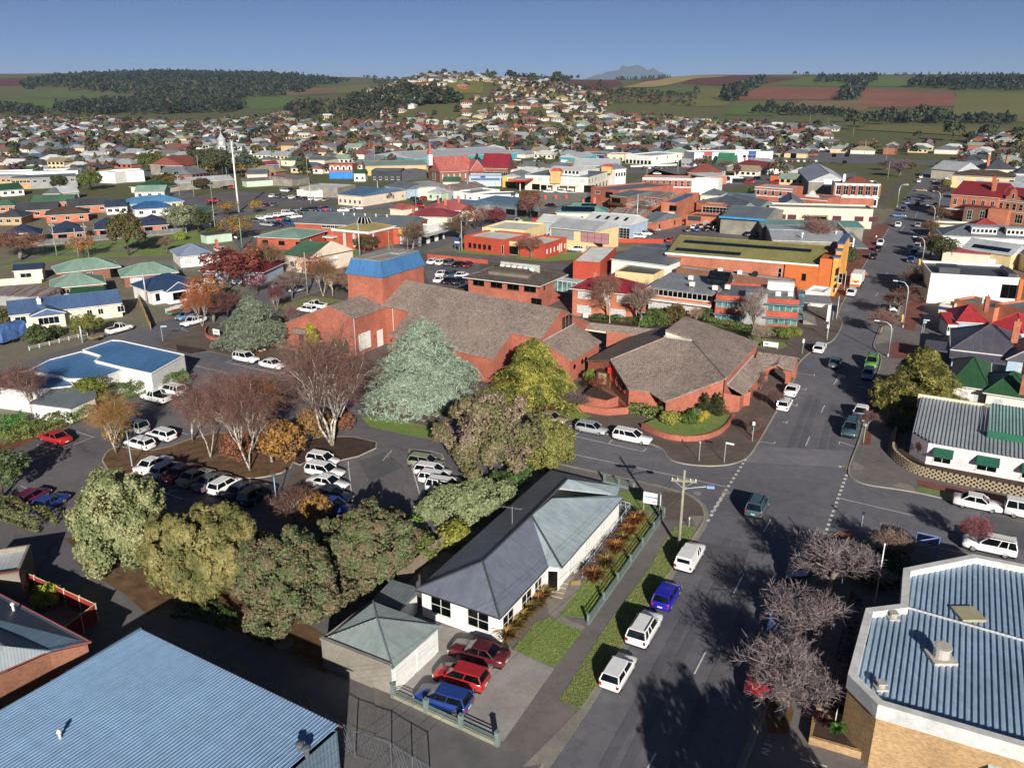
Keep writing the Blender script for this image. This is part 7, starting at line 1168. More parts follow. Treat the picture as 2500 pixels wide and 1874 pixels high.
plant('bare','brown twiggy tree with last orange leaves above the blue parked cars','tree',(-22.8,76.9),4.2,2.6,'6b5046'); thing_tree('leafy_sapling','scatter of orange leaves on the twiggy tree above the blue cars','sapling',(-20.7,77.2),[('stem',mbmesh(limbs(3,.08,1.2,7,4),bark),None),('crown',lm,'8f6a30')],sc=(.7,.7,.75))
# --- bare trees along the lower right kerb
PU='84767a'
for k,(b_,h,r) in enumerate((((28.46,63.89),5.6,4.0),((23.83,56.75),5.2,3.6),((19.28,48.51),5.2,3.4),((21.85,50.43),4.2,2.6),((19.90,52.66),4.0,2.2))): plant('bare',('topmost','second','third','slim mossy','lowest kerb-side')[k]+' of the mauve bare trees along the lower right kerb','tree',b_,h,r,PU,z=.12,var=k)
plant('bare','mushroom-shaped weeping bare tree by the lower right flagpole','tree',(36.79,69.26),3.4,2.0,'8a7468',z=.12,var=1); plant('bare','small pink-twigged tree in front of the white four-wheel drive','tree',(45.48,71.45),3.6,1.6,'8a5058',z=.12,var=2)
# street trees
for k,(b_,h,r,c) in enumerate((((91.0,184.7),6.0,3.4,'6e5a54'),((76.5,160.3),6.2,3.4,'76564e'),((68.6,149.2),4.6,3.0,'8a6660'),((116.7,229.8),6,3.4,'7a5c4c'),((147.0,286.4),6.5,3.6,'74583f'),((129.7,257.3),6,3.2,'7d6048'),((180.5,354.3),7,4,'5a4a4a'),((183.9,368.3),4,2.4,'4a3c3c'))): plant('bare',('bare street tree with a dark trunk and upturned crown','bare street tree above the white hatchback','low pinkish bare tree at the footpath bulge','brown bare street tree beside the dark evergreen','copper-tinged bare tree below the turquoise awning','bare tree between the two street lamps','dark bare tree in front of the grand hotel','small dark bare tree out in the hotel shadow')[k],'tree',b_,h,r,c,z=.1,var=k)
for k,b_ in enumerate(((47.6,102.7),(31.6,100.1),(37.4,110.5),(37.8,118.6))): plant('bare',('tiny bare sapling at the right kerb by the pink corner shop','small bare sapling in the bark square near the give-way dashes','small bare sapling behind the two white kerbside cars','thin sapling close to the brick lean-to wall')[k],'sapling',b_,2.8,1.3,'7a5a58',z=.12,var=k)
for k,(b_,h,r,c,kd) in enumerate((((19.2,157.2),9.44,3.4,'8a6450','birch'),((24.4,154.1),8.38,3.0,'8a7468','bare'),((35.8,155.8),3.57,1.4,'9a7868','birch'),((45.1,149.5),8.57,2.6,'8f8078','bare'),((44.3,141.1),4.00,1.9,'a08c7c','bare'),((32.9,159.9),3.2,1.4,'8a7060','birch'))): plant(kd,('tall silver birch in front of the crimson-roofed office','forked grey tree between crimson roof and ribbon windows','small slim birch before the ribbon-window office','tall grey bare tree beside the grey stair core','young bare tree on the corner lawn','slender sapling among the office shrubs')[k],'tree',b_,h,r,c,z=.12,var=k)
# red and orange autumn trees
for k,(kd,b_,h,r,c,tw) in enumerate((('autumn',(-64.9,185.2),9.5,6.2,'743c38','6a3a3a'),('autumn',(-63.3,190.8),9.8,5.6,'844836','6a3a34'),('autumn',(-57.2,182.0),5.0,2.6,'743440','5a3038'),('autumn',(-64.0,169.2),7.2,4.0,'985c28','6a4030'),('autumn',(-62.4,158.5),6.0,3.0,'a0562a','6a4030'),('bare',(-59.0,158.5),4.6,4.0,'6e4a46',None),('bare',(-57.5,162.8),5.2,4.0,'6a4644',None),('birch',(-59.8,154.7),7.6,2.6,'9a5a34',None),('bare',(-59.0,200.4),8.5,4.4,'7d6248',None),('bare',(-48.5,179.0),6.6,3.4,'7a6660',None),('birch',(-42.0,180.2),9,3.2,'7d5a40',None),('autumn',(-47.8,194.2),7,3.4,'9a4a28','6a4030'),('birch',(-39.9,180.2),6.5,2.0,'94702e',None),('birch',(-48.4,165.3),6.2,1.8,'6f4048',None),('birch',(-40.6,148.7),6.0,1.8,'7a5a58',None),('bare',(-35.8,177.6),8,3.6,'8a6a58',None))):
 plant(kd,('large dark red autumn tree beside the maroon roof','rust-red autumn tree, tallest of the red group','small crimson tree right of the big red ones','bright orange tree above the parked boat','amber tree overhanging the white ute','wide brown twiggy tree left of the grey-green cedar','purplish bare tree touching the cedar','white-trunked birch by the white ute','tall fawn bare tree beside the green-roofed hall','grey spreading bare tree over the white parked wagon','tall birch at the rear lawn of the theatre','orange-leaved tree behind the power pole','small golden birch by the tower','thin maroon birch on the theatre lawn','slim birch in front of the theatre wing wall','brown bare tree behind the fly tower')[k],'tree',b_,h,r,c,tw,var=k)
# conifers and shrubs round the halls
e=plant('pencil','bright yellow pencil conifer by the theatre entrance','conifer',(-33.3,131.8),6.53,1.6,'a8a020',z=.12); 
for k,b_ in enumerate(((-30.6,137.4),(-29.5,136.8),(-28.3,136.1))): plant('pencil',('leftmost','middle','rightmost')[k]+' of three small green cones at the theatre wing wall','conifer',b_,2.3,.75,'4a6a24',z=.5)
plant('bare','round twiggy bush-tree beside the yellow conifer','tree',(-30.7,131.8),3.2,2.0,'6f5450',z=.12); plant('shrub','flat olive dwarf shrub under the yellow conifer','shrub',(-33.5,131.2),.8,.9,'6a6a30',z=.12)
for k,(b_,h,r,c) in enumerate((((21.3,103.9),1.6,1.5,'8a8a34'),((23.9,103.5),1.5,1.25,'4f6a28'),((26.4,105.5),1.0,.7,'b09a1e'),((25.5,104.2),.7,.5,'b8a428'),((12.3,121.4),1.8,1.2,'6f7a30'),((25.1,105.5),1.3,.9,'6a7a4a'))): plant('shrub',('yellow-green ball shrub in the corner planter','round green shrub beside the yellow-green ball','yellow flowering clump in the corner planter','smaller yellow clump at the front of the planter','bushy green shrub at the hall side door','grey-green shrub tucked behind the round one')[k],'shrub',b_,h,r,c,z=.7)
for k,b_ in enumerate(((26.7,106.9),(28.5,106.9))): plant('conifer',('left','right')[k]+' one of two dark cone conifers against the hall wall','conifer',b_,3.2,1.35,'3f4a28',z=.6)
plant('autumn','small copper weeping tree in the brick planter','tree',(12.7,114.5),2.4,1.6,'7a4228',z=1.3); plant('bare','grey twiggy shrub left of the brick planter','shrub',(9.2,109.6),3.0,2.2,'6f625e',z=.12)
def hedge(label,pts,wd,h,color,seed,dens=70,size=.17,z=0):
 """a clipped hedge: a bar of leaves along a polyline"""
 r=np.random.default_rng(seed); Pp=[];Nn=[]
 for p,q in zip(pts,pts[1:]):
  L_=(v2(q)-v2(p)).length; n=int(L_*dens*(h+wd)); t=r.random(n); a=r.uniform(-.25,1.25,n)*PI; ex=(abs(np.cos(a))**.5)*np.sign(np.cos(a))*wd/2; ez=h*.5+(abs(np.sin(a))**.5)*np.sign(np.sin(a))*h*.5; k=r.uniform(.85,1.05,n)+.12*np.sin(t*L_*1.7+seed)
  d=(v2(q)-v2(p)).normalized(); nx,ny=-d.y,d.x; Pp.append(np.stack([p[0]+(q[0]-p[0])*t+nx*ex*k,p[1]+(q[1]-p[1])*t+ny*ex*k,z+ez*k],1)); Nn.append(np.stack([nx*np.cos(a),ny*np.cos(a),np.sin(a)+.3],1))
 v,f=leaves(np.concatenate(Pp),np.concatenate(Nn),size,.7,.7); o=bpy.data.objects.new('hedge',npmesh('leaves',v,f,lf_obj)); col.objects.link(o); o.color=lin(color); tag(o,label,'hedge'); return o
hedge('thick clipped green hedge between showroom and car park',[(-58.1,114.2),(-55.8,117.4),(-53.0,119.4),(-50.4,121.5)],3.0,2.2,'5a6a36',1)
hedge('ragged green hedge along the left car park kerb',[(-66.1,98.3),(-63.6,100.7),(-61.2,104.4),(-59.4,108.2)],2.6,1.7,'5f6f30',2); hedge('bright green creeper hedge at the left edge of the car park',[(-68.4,100.2),(-67.2,102.3),(-65.7,103.8)],2.6,2.2,'4a7a2c',3); hedge('clipped hedge at the foot of the corner hall wall',[(16.8,109.2),(18.5,107.8),(20.4,106.4)],2.0,1.5,'6a7a3a',4,z=.12); hedge('dark shrub hedge under the orange office windows',[(15.9,159.9),(19.2,158.7),(22.8,158.1),(25.4,155.2)],1.6,1.2,'3f5228',5,z=.12); hedge('shrub border along the vermilion council office',[(37.8,157.3),(41.9,153.3),(44.8,151.4),(48.6,148.6),(52.9,149.5)],1.8,1.3,'566a30',6,z=.12)
hedge('low shrub hedge behind the dark-leaved trees by the lane',[(-29.30,61.29),(-26.31,60.85),(-23.73,59.17)],1.6,1.2,'3f5424',7); hedge('green shrubs along the rear fence of the grey-roofed house',[(-4.1,82.0),(-0.9,84.5),(1.4,87.3)],2.4,2.0,'466428',8); hedge('olive hedge at the far left edge below the parked blue car',[(-56.7,80.5),(-52.4,78.1),(-48.0,75.9)],2.6,1.6,'62683a',9)
for k,(b_,h,r,c,kd) in enumerate((((-60.7,111.7),4.2,2.8,'6a7428','round'),((-57.0,83.3),5.2,2.8,'57663c','round'),((-5.82,72.51),2.6,1.7,'7a7a28','shrub'),((-8.81,70.19),2.2,1.8,'667034','shrub'),((-10.37,74.65),2.2,1.4,'6a8a30','shrub'),((28.4,156.9),3.0,2.6,'4c5e2a','shrub'),((31.7,158.1),3.4,3.2,'5a4e2a','shrub'),((25.9,155.2),2.2,2.0,'4f6a2a','shrub'),((38.5,159.9),2.4,1.8,'4a5a2c','shrub'),((50.6,147.7),1.6,1.5,'6f7f34','shrub'),((52.9,148.6),1.4,1.2,'7a8438','shrub'),((52.2,105.3),1.6,1.2,'7a4a6a','shrub'),((52.2,102.7),2.0,1.8,'3a4a2a','shrub'),((34.16,67.17),2.2,3.2,'2f4020','shrub'),((24.21,50.43),1.3,1.0,'7a6234','shrub'),((-78.1,147.1),4.4,2.9,'6a6e2c','round'),((-86.0,144.5),2.8,2.4,'4a5630','shrub'),((-84.8,148.1),2.0,1.6,'4a5838','shrub'),((-99.7,156.9),3.2,2.0,'5a5a34','shrub'),((114.4,219.6),6.5,4.0,'454a2a','round'))):
 plant(kd,('yellow-green rounded tree beside the showroom lean-to','grey-green tree cut by the left edge of the car park','golden round shrub behind the grey-roofed house','loose shrub by the timber fence of the grey-roofed house','small lime shrub at the edge of the juniper','big round green shrub below the ribbon windows','large brownish round shrub below the ribbon windows','bushy shrub left of the big round ones','dark shrub at the corner of the vermilion office','leafy pale shrub near the office steps','smaller pale shrub nearest the office steps','mauve flowering shrub beside the pink corner shop','dark shrub in shade beside the pink corner shop','sprawling dark shrub behind the lower right flagpole','brown ornamental grass in the upper brick planter','olive green garden tree in front of the long blue-roofed house','broad dark shrub at the left of the long house garden','grey-leaved shrub beside the low white fence','olive shrub at the left edge beside the truck','dark evergreen tree beside the cream low wall building')[k],'shrub' if kd=='shrub' else 'tree',b_,h,r,c,var=k,z=.1)
for k,b_ in enumerate(((-44.80,64.46),(-41.05,62.39),(-46.20,64.46))): plant('shrub',('upper clipped lime ball shrub inside the red fence','lower clipped lime ball shrub inside the red fence','dark ball shrub half hidden by the brick house roof')[k],'shrub',b_,2.0,1.25,('8a9a24','8a9a24','4f6a2a')[k])
# flax clumps: blades
def tuft(label,b_,h,r,c,n=130,seed=1,z=.12,group=None):
 q=np.random.default_rng(seed); a=q.uniform(0,2*PI,n); l=q.uniform(.6,1,n); s=q.uniform(.25,1,n); V_=[];F_=[]
 for i in range(n):
  dx,dy=math.cos(a[i]),math.sin(a[i]); px,py=-dy*.05,dx*.05; pts=[(0,0,0),(dx*r*s[i]*.45,dy*r*s[i]*.45,h*l[i]*.8),(dx*r*s[i],dy*r*s[i],h*l[i]*(1.0-.35*s[i]))]
  k=len(V_); w=(.7,1,.15)
  for (x,y,zz),ww in zip(pts,w): V_+=[(x-px*ww,y-py*ww,zz),(x+px*ww,y+py*ww,zz)]
  F_+=[(k,k+1,k+3,k+2),(k+2,k+3,k+5,k+4)]
 o=bpy.data.objects.new('flax_plant',npmesh('blades',np.array(V_),np.array(F_),lf_obj)); col.objects.link(o); o.location=(b_[0],b_[1],z); o.color=lin(c); tag(o,label,'plant',group); return o
fl=[(7.46,65.59),(8.84,67.83),(10.10,70.52),(10.99,72.40),(11.87,74.04),(12.7,76.1),(13.3,77.0)]
for k,p in enumerate(fl): tuft(('nearest','second','third','fourth','fifth','sixth','farthest')[k]+' bronze flax clump along the ramp rail of the grey-roofed house',p,1.9 if k<3 else 1.6,1.9 if k<3 else 1.6,('8a5a2c','7a6230','96602c','7a6a34','9a6428','a0662c','8a7038')[k],150,k)
fl=[(-0.36,56.85),(0.21,58.07),(0.80,59.34),(1.47,60.43),(2.17,61.56),(2.74,62.48)]
for k,p in enumerate(fl): tuft(('lowest','second lowest','third lowest','fourth lowest','fifth lowest','topmost')[k]+' golden flax clump against the front wall of the grey-roofed house',p,1.8,1.7,('8a6a2c','806a30','8f6c2c','7a6a34','8a6230','826832')[k],140,20+k)
tuft('spiky green yucca in the tan brick planter box',(23.35,46.22),1.1,.8,'5a8a2a',80,50,.6); tuft('green strappy plant beside the yucca',(22.48,46.22),.9,.7,'4a7a30',90,51,.6); tuft('dark red strappy plant in the tan brick planter box',(21.83,47.18),.8,.8,'4a2a30',90,52,.6)
# lawn and verge grass blades close to the camera
def blades(name,polys,n,h,c,z):
 q=np.random.default_rng(5); V_=[]; 
 P_=[]
 for poly in polys:
  xs=[p[0] for p in poly]; ys=[p[1] for p in poly]; k=0; ar=(max(xs)-min(xs))*(max(ys)-min(ys)); m=int(n*ar)
  c_=np.stack([q.uniform(min(xs),max(xs),m),q.uniform(min(ys),max(ys),m)],1); P_+=[tuple(t) for t in c_ if inside(t,poly)]
 P_=np.array(P_); m=len(P_); P3=np.concatenate([P_,np.full((m,1),z)],1); a=q.uniform(0,2*PI,m); s=np.stack([np.cos(a),np.sin(a),0*a],1)*.03; t=np.concatenate([q.normal(0,.03,(m,2)),(h*q.uniform(.5,1.2,m))[:,None]],1)
 V_=np.stack([P3-s,P3+s,P3+t],1).reshape(-1,3); o=bpy.data.objects.new(name,npmesh(name,V_,np.arange(3*m).reshape(-1,3),lf_obj)); col.objects.link(o); o.color=lin(c); stuff(o); o['label']='short green grass blades on the near lawns and verge'
blades('grass',[[(3.43,50.11),(5.13,49.30),(6.64,51.97),(9.08,56.72),(12.07,62.31),(14.94,67.63),(18.37,74.44),(19.2,76.3),(17.3,76.8),(15.39,73.38),(12.77,67.83),(8.63,60.47),(7.05,57.48),(4.79,52.74)],[(4.14,60.83),(6.48,65.73),(13.7,79.3),(15.2,80.1),(16.5,80.9),(15.7,77.3),(6.46,60.24)],[(0.08,56.05),(1.99,59.77),(3.19,60.43),(4.11,60.21),(5.89,58.49),(3.34,53.86)]],160,.09,'7a8a45',.125)
# middle-distance trees
mt=[('round','round bright green tree beside the blank white store',(-196.6,394.4),9.5,5.4,'5a6a2a'),('round','dark green tree left of the round bright one',(-209.1,391.2),7,4,'3f4a28'),('round','spreading green tree in front of the grey chapel',(-206.6,487.6),11,7,'55622c'),('round','brown-green conical park tree behind the picket units',(-107.1,230.3),12,5.0,'5a5430'),('autumn','small orange park tree between two poles',(-118.0,226.8),6.6,3.8,'96622c'),('bare','wide russet bare tree at the left of the park',(-133.7,223.4),7.5,7.5,'86604c'),('bare','thin bare sapling in the park bed',(-97.9,233.9),5,2,'7a6650'),('autumn','yellow-brown elm by the council car park',(-84.0,254.4),8,5.6,'8a6a2e'),('autumn','small golden elm left of the white mast',(-105.2,309.5),5.4,4.2,'94702c'),('autumn','small golden elm right of the white mast',(-96.4,315.8),5,2.8,'9a7c26'),('round','pale olive tree by the cream green-roofed house',(-106.4,269.5),9,5.2,'7a8062'),('round','dark green tree touching the pale olive one',(-102.2,271.1),7.2,4.4,'46522e'),('shrub','lime ball shrub on the park edge',(-102.1,255.1),2.8,1.9,'7a8a24'),('round','green bush beside the toilet block',(-92.2,255.9),3.8,2.6,'4f5e28'),('round','brown hedge-like bush in the railway lot',(-146.6,399.6),5,4.2,'5a4634'),('round','tall dark gum, left of the clock tower',(-167.2,466.4),15,6.5,'4a5238'),('round','tall dark gum behind the white mast',(-158.7,466.4),14,7,'4c5034'),('conifer','blue-grey conifer right of the white mast',(-150.1,480.4),15,6,'5a6a62'),('round','olive tree right of the clock tower gums',(-146.3,485.3),9,5,'5a6030'),('round','autumn-tinged tree at the left road bend',(-161.7,399.6),7,6,'66552e'),
('bare','broom-shaped bare street tree in front of the shop awning',(-28.6,235.2),8.2,4.6,'6f5e4a'),('bare','large brown bare tree beside the awning shop',(-16.1,255.2),8,5.4,'6f5a46'),('autumn','russet tree before the salmon roof',(-12.2,276.9),8,5,'7a4a34'),('autumn','dark red tree right of the salmon-roofed house',(-5.6,287.4),6,3.4,'7a2c38'),('round','olive shrub-tree in front of the gold-roofed hall',(-41.9,236.5),4.6,3.6,'5a5234'),('autumn','maroon round bush in the cream office garden',(-52.0,350.4),4.4,2.8,'4f3a38'),('round','green shrub next to the maroon round bush',(-48.7,358.5),3,2.4,'4f6030'),('autumn','copper-red tree in the forecourt of the service station',(6.4,302.5),9.5,4.8,'7d4a34'),('autumn','deep red hedge-like tree at the police station rear',(-5.4,285.6),5.4,4,'7a2f3c'),('bare','pinkish vase-shaped bare tree before the red cube',(5.3,225.7),6.4,3.8,'94685c'),('bare','fawn bare tree behind the brick cottage',(47.8,304.5),6,3.4,'7d6a5c'),('bare','pinkish bare tree over the supermarket roof',(89.5,240.2),9,5.5,'8a6660'),('round','dark green bush beside the cinema tower',(85.2,211.0),6,3.4,'4c5230'),('round','green bush on the royal blue shed roof edge',(104.9,364.8),5,3.2,'5a6030'),('bare','bare tree cluster beside the red tiled house',(121.8,489.3),7,5,'7a625c'),('bare','bare reddish tree left of the red tiled house',(114.3,521.3),6,4,'7a5650'),('bare','large bare street tree above the bank',(210.3,461.8),9,7,'75606a'),('bare','bare tree before the ornate bank windows',(143.2,342.9),5,3.4,'8a7a74'),('round','small green tree in front of the grand hotel',(206.9,403.0),4,2.2,'7a7a2c'),('bare','mauve bare hedge tree beside the highway wall',(220.0,500.6),6,5,'6a4c58'),('round','olive shrubs by the highway end of the street',(239.5,511.2),4,4,'6a6430'),('round','olive shrub mass left of the charcoal villa',(264.6,522.4),4,4.4,'5f6034')]
for k,(kd,lab,b_,h,r,c) in enumerate(mt): plant(kd,lab,'shrub' if kd=='shrub' else 'tree',b_,h,r,c,c,var=k)

# ---------------------------------------------------------------- vehicles
paint=M('car_paint',kind='paint',obj=True,rough=.3,spec=.5); cglass=glass('car_glass','0c1116',.05); tyre=M('tyre','17171a','plain'); rim=M('rim','a8abb0','plain',rough=.35,metal=.7); blk=M('car_black','141416','plain',rough=.5); hl=M('headlamp','dfe4e8','plain',rough=.1); tl=M('taillamp','a01414','plain',rough=.2); plate=M('number_plate','d0d0c8','plain')
CARS={}
def sect(x,w,z0,z1,t=.9): return [(x,-w*t,z0),(x,-w,z0+.14),(x,-w,z1-.16),(x,-w*.9,z1),(x,w*.9,z1),(x,w,z1-.16),(x,w,z0+.14),(x,w*t,z0)]
def mkcar(kind,L_,W,body,cab,h,wb,wr=.33,extra=None):
 """body: (x,w,z0,z1) stations rear to front; cab: (x rear base, x rear roof, x front roof, x screen base, belt z)"""
 e=empty('car'); b=MB(); b.rings([sect(x*L_,w*W/2,z0,z1) for x,w,z0,z1 in body]); b.build('body',paint,e,smooth=True,uv=False,bevel=0)
 xr,xrr,xfr,xs,zb=cab; xr,xrr,xfr,xs=[q*L_ for q in (xr,xrr,xfr,xs)]; w0,w1=W*.455,W*.37; zt=h-.05
 b=MB(); b.loft([(xr,-w0,zb-.03),(xs,-w0,zb-.03),(xs,w0,zb-.03),(xr,w0,zb-.03)],[(xrr,-w1,zt),(xfr,-w1,zt),(xfr,w1,zt),(xrr,w1,zt)]); b.build('cabin_glass',cglass,e,uv=False)
 b=MB(); m=(xrr+xfr)/2; b.rings([[(x,-w1*k-.02,zt-.01),(x,-w1*k+.03,zt+.045*k),(x,w1*k-.03,zt+.045*k),(x,w1*k+.02,zt-.01)] for x,k in ((xrr-.06,.96),(xrr+.2,1),(m,1.02),(xfr-.2,1),(xfr+.06,.95))])
 for s in (-1,1):
  b.tube([(xr,s*w0*1.0,zb-.02),(xrr,s*w1,zt)],.055,4); b.tube([(xs,s*w0*1.0,zb-.02),(xfr,s*w1,zt)],.04,4); xm=(xr+xs)/2; b.tube([(xm,s*w0*1.005,zb-.02),((xrr+xfr)/2,s*w1*1.01,zt)],.045,4)
  if kind in('wagon','suv','van'): xq=xr+.26*(xs-xr); b.tube([(xq,s*w0*1.005,zb-.02),(xrr+.25*(xfr-xrr),s*w1*1.01,zt)],.05,4)
 b.build('roof',paint,e,uv=False)
 for sx in (-1,1):
  for sy in (-1,1):
   b=MB(); y=sy*(W/2-.11); n=14; rs=[[(sx*wb/2+r*math.cos(2*PI*i/n),y+dy,wr+r*math.sin(2*PI*i/n)) for i in range(n)] for r,dy in ((wr*.92,-.1),(wr,-.07),(wr,.07),(wr*.92,.1))]; t=b.rings(rs).build('wheel',tyre,e,uv=False)
   b=MB(); b.rings([[(sx*wb/2+r*math.cos(2*PI*i/10),y+sy*dy,wr+r*math.sin(2*PI*i/10)) for i in range(10)] for r,dy in ((wr*.66,.09),(wr*.62,.115),(wr*.2,.10))]); b.build('rim',rim,t,uv=False)
 zf=body[-1][3]; zr=body[0][3]
 for s in (-1,1):
  b=MB(); b.box(L_/2-.16,s*W*.34-.17,zf-.22,L_/2-.0,s*W*.34+.17,zf-.06); b.build('headlight',hl,e,uv=False); b=MB(); b.box(-L_/2-.02,s*W*.40-.11,zr-.34,-L_/2+.12,s*W*.40+.11,zr-.06); b.build('tail_light',tl,e,uv=False)
  b=MB(); b.box(xs-.25,s*W*.47-.1,zb+.02,xs-.1,s*W*.47+.1+(.06*s),zb+.15); b.build('mirror',paint,e,uv=False)
 b=MB(); b.box(-L_/2-.03,-.22,zr-.42,-L_/2,.22,zr-.30); b.build('plate',plate,e,uv=False); b=MB(); b.box(L_/2-.03,-W*.26,zf-.36,L_/2+.015,W*.26,zf-.2); b.build('grille',blk,e,uv=False)
 b=MB(); b.box(-L_/2+.1,-W/2+.06,.17,L_/2-.1,W/2-.06,.3); b.build('underbody',blk,e,uv=False)
 if extra: extra(e)
 for o in [e]+list(e.children_recursive): col.objects.unlink(o)
 CARS[kind]=(e,L_)
mkcar('hatch',4.1,1.72,[(-.5,.86,.34,.86),(-.49,.95,.24,.92),(-.3,1,.2,.94),(0,1,.2,.92),(.22,1,.2,.9),(.38,.98,.2,.82),(.47,.9,.22,.72),(.5,.8,.32,.64)],(-.49,-.42,.08,.26,.9),1.47,2.52)
mkcar('sedan',4.75,1.82,[(-.5,.84,.36,.86),(-.485,.95,.26,.94),(-.33,1,.2,.96),(0,1,.2,.92),(.2,1,.2,.9),(.38,.98,.2,.83),(.475,.9,.22,.72),(.5,.8,.34,.64)],(-.34,-.2,.06,.22,.92),1.45,2.8)
mkcar('wagon',4.85,1.82,[(-.5,.86,.36,.86),(-.485,.95,.26,.92),(-.33,1,.2,.94),(0,1,.2,.92),(.2,1,.2,.9),(.38,.98,.2,.83),(.475,.9,.22,.72),(.5,.8,.34,.64)],(-.49,-.44,.04,.21,.92),1.5,2.85)
mkcar('suv',4.7,1.88,[(-.5,.88,.42,1.0),(-.49,.97,.34,1.04),(-.3,1,.28,1.06),(0,1,.28,1.05),(.22,1,.28,1.03),(.4,.98,.28,.98),(.48,.92,.32,.86),(.5,.84,.42,.76)],(-.49,-.44,.06,.22,1.04),1.74,2.75,.37,lambda e:[MB().box(-1.9,s*.6-.025,1.75,.2,s*.6+.025,1.8).build('roof_rail',blk,e,uv=False) for s in (-1,1)])
def tray(e):
 b=MB(); b.box(-2.5,-.8,1.03,-.45,.8,1.06); b.build('tray_floor',blk,e,uv=False); b=MB(); b.box(-2.55,-.86,1.0,-2.45,.86,1.12); b.box(-2.45,-.88,1.0,-.4,-.80,1.12); b.box(-2.45,.80,1.0,-.4,.88,1.12); b.build('tray_rim',paint,e,uv=False)
mkcar('ute',5.1,1.82,[(-.5,.92,.45,1.0),(-.49,.96,.36,1.02),(-.3,1,.3,1.02),(0,1,.3,1.02),(.2,1,.3,1.02),(.4,.98,.3,.98),(.48,.92,.34,.88),(.5,.84,.44,.78)],(-.09,-.06,.1,.22,1.01),1.74,3.0,.37,tray)
mkcar('van',4.9,1.86,[(-.5,.94,.4,1.1),(-.49,.98,.3,1.15),(-.2,1,.26,1.15),(.2,1,.26,1.12),(.36,.98,.26,1.05),(.48,.92,.3,.9),(.5,.86,.4,.8)],(-.49,-.47,.26,.4,1.1),1.95,3.0,.34)
KW={'hatch':'hatchback','sedan':'sedan','wagon':'station wagon','suv':'four-wheel drive','ute':'ute','van':'van'}; NM={'hatch':'parked_car','sedan':'parked_car','wagon':'parked_car','suv':'parked_car','ute':'pickup_truck','van':'delivery_van'}
CN={'w':('e8e9ea','white'),'s':('a2a8ae','silver'),'g':('5a6066','grey'),'k':('15171a','black'),'r':('b01018','red'),'m':('5a1824','maroon'),'b':('1e3f8c','blue'),'n':('1c2740','navy'),'l':('5f86b4','light blue'),'e':('1f4a38','dark green'),'y':('5f9a3a','bright green'),'t':('3c5a66','teal'),'o':('d85a1c','orange'),'c':('8a8f78','sage'),'u':('1818b0','ultramarine'),'p':('6a1a4a','purple'),'f':('9a8a70','fawn')}
def car(kind,c,p,hd,label,z=.012,group=None,sc=1):
 src,_=CARS[kind]; o=copy_tree(src); o.name=NM[kind]; o.location=(p[0],p[1],z); o.rotation_euler=(0,0,R(hd)); q=random.uniform(.96,1.05); o.scale=(q,1,random.uniform(.96,1.06)); h=CN[c][0]
 for ch in o.children: ch.color=lin(h)
 tag(o,label,'car' if kind in('hatch','sedan','wagon','suv') else 'pickup' if kind=='ute' else 'van',group); return o
UP,DN,RT,LF=62,242,-28,152
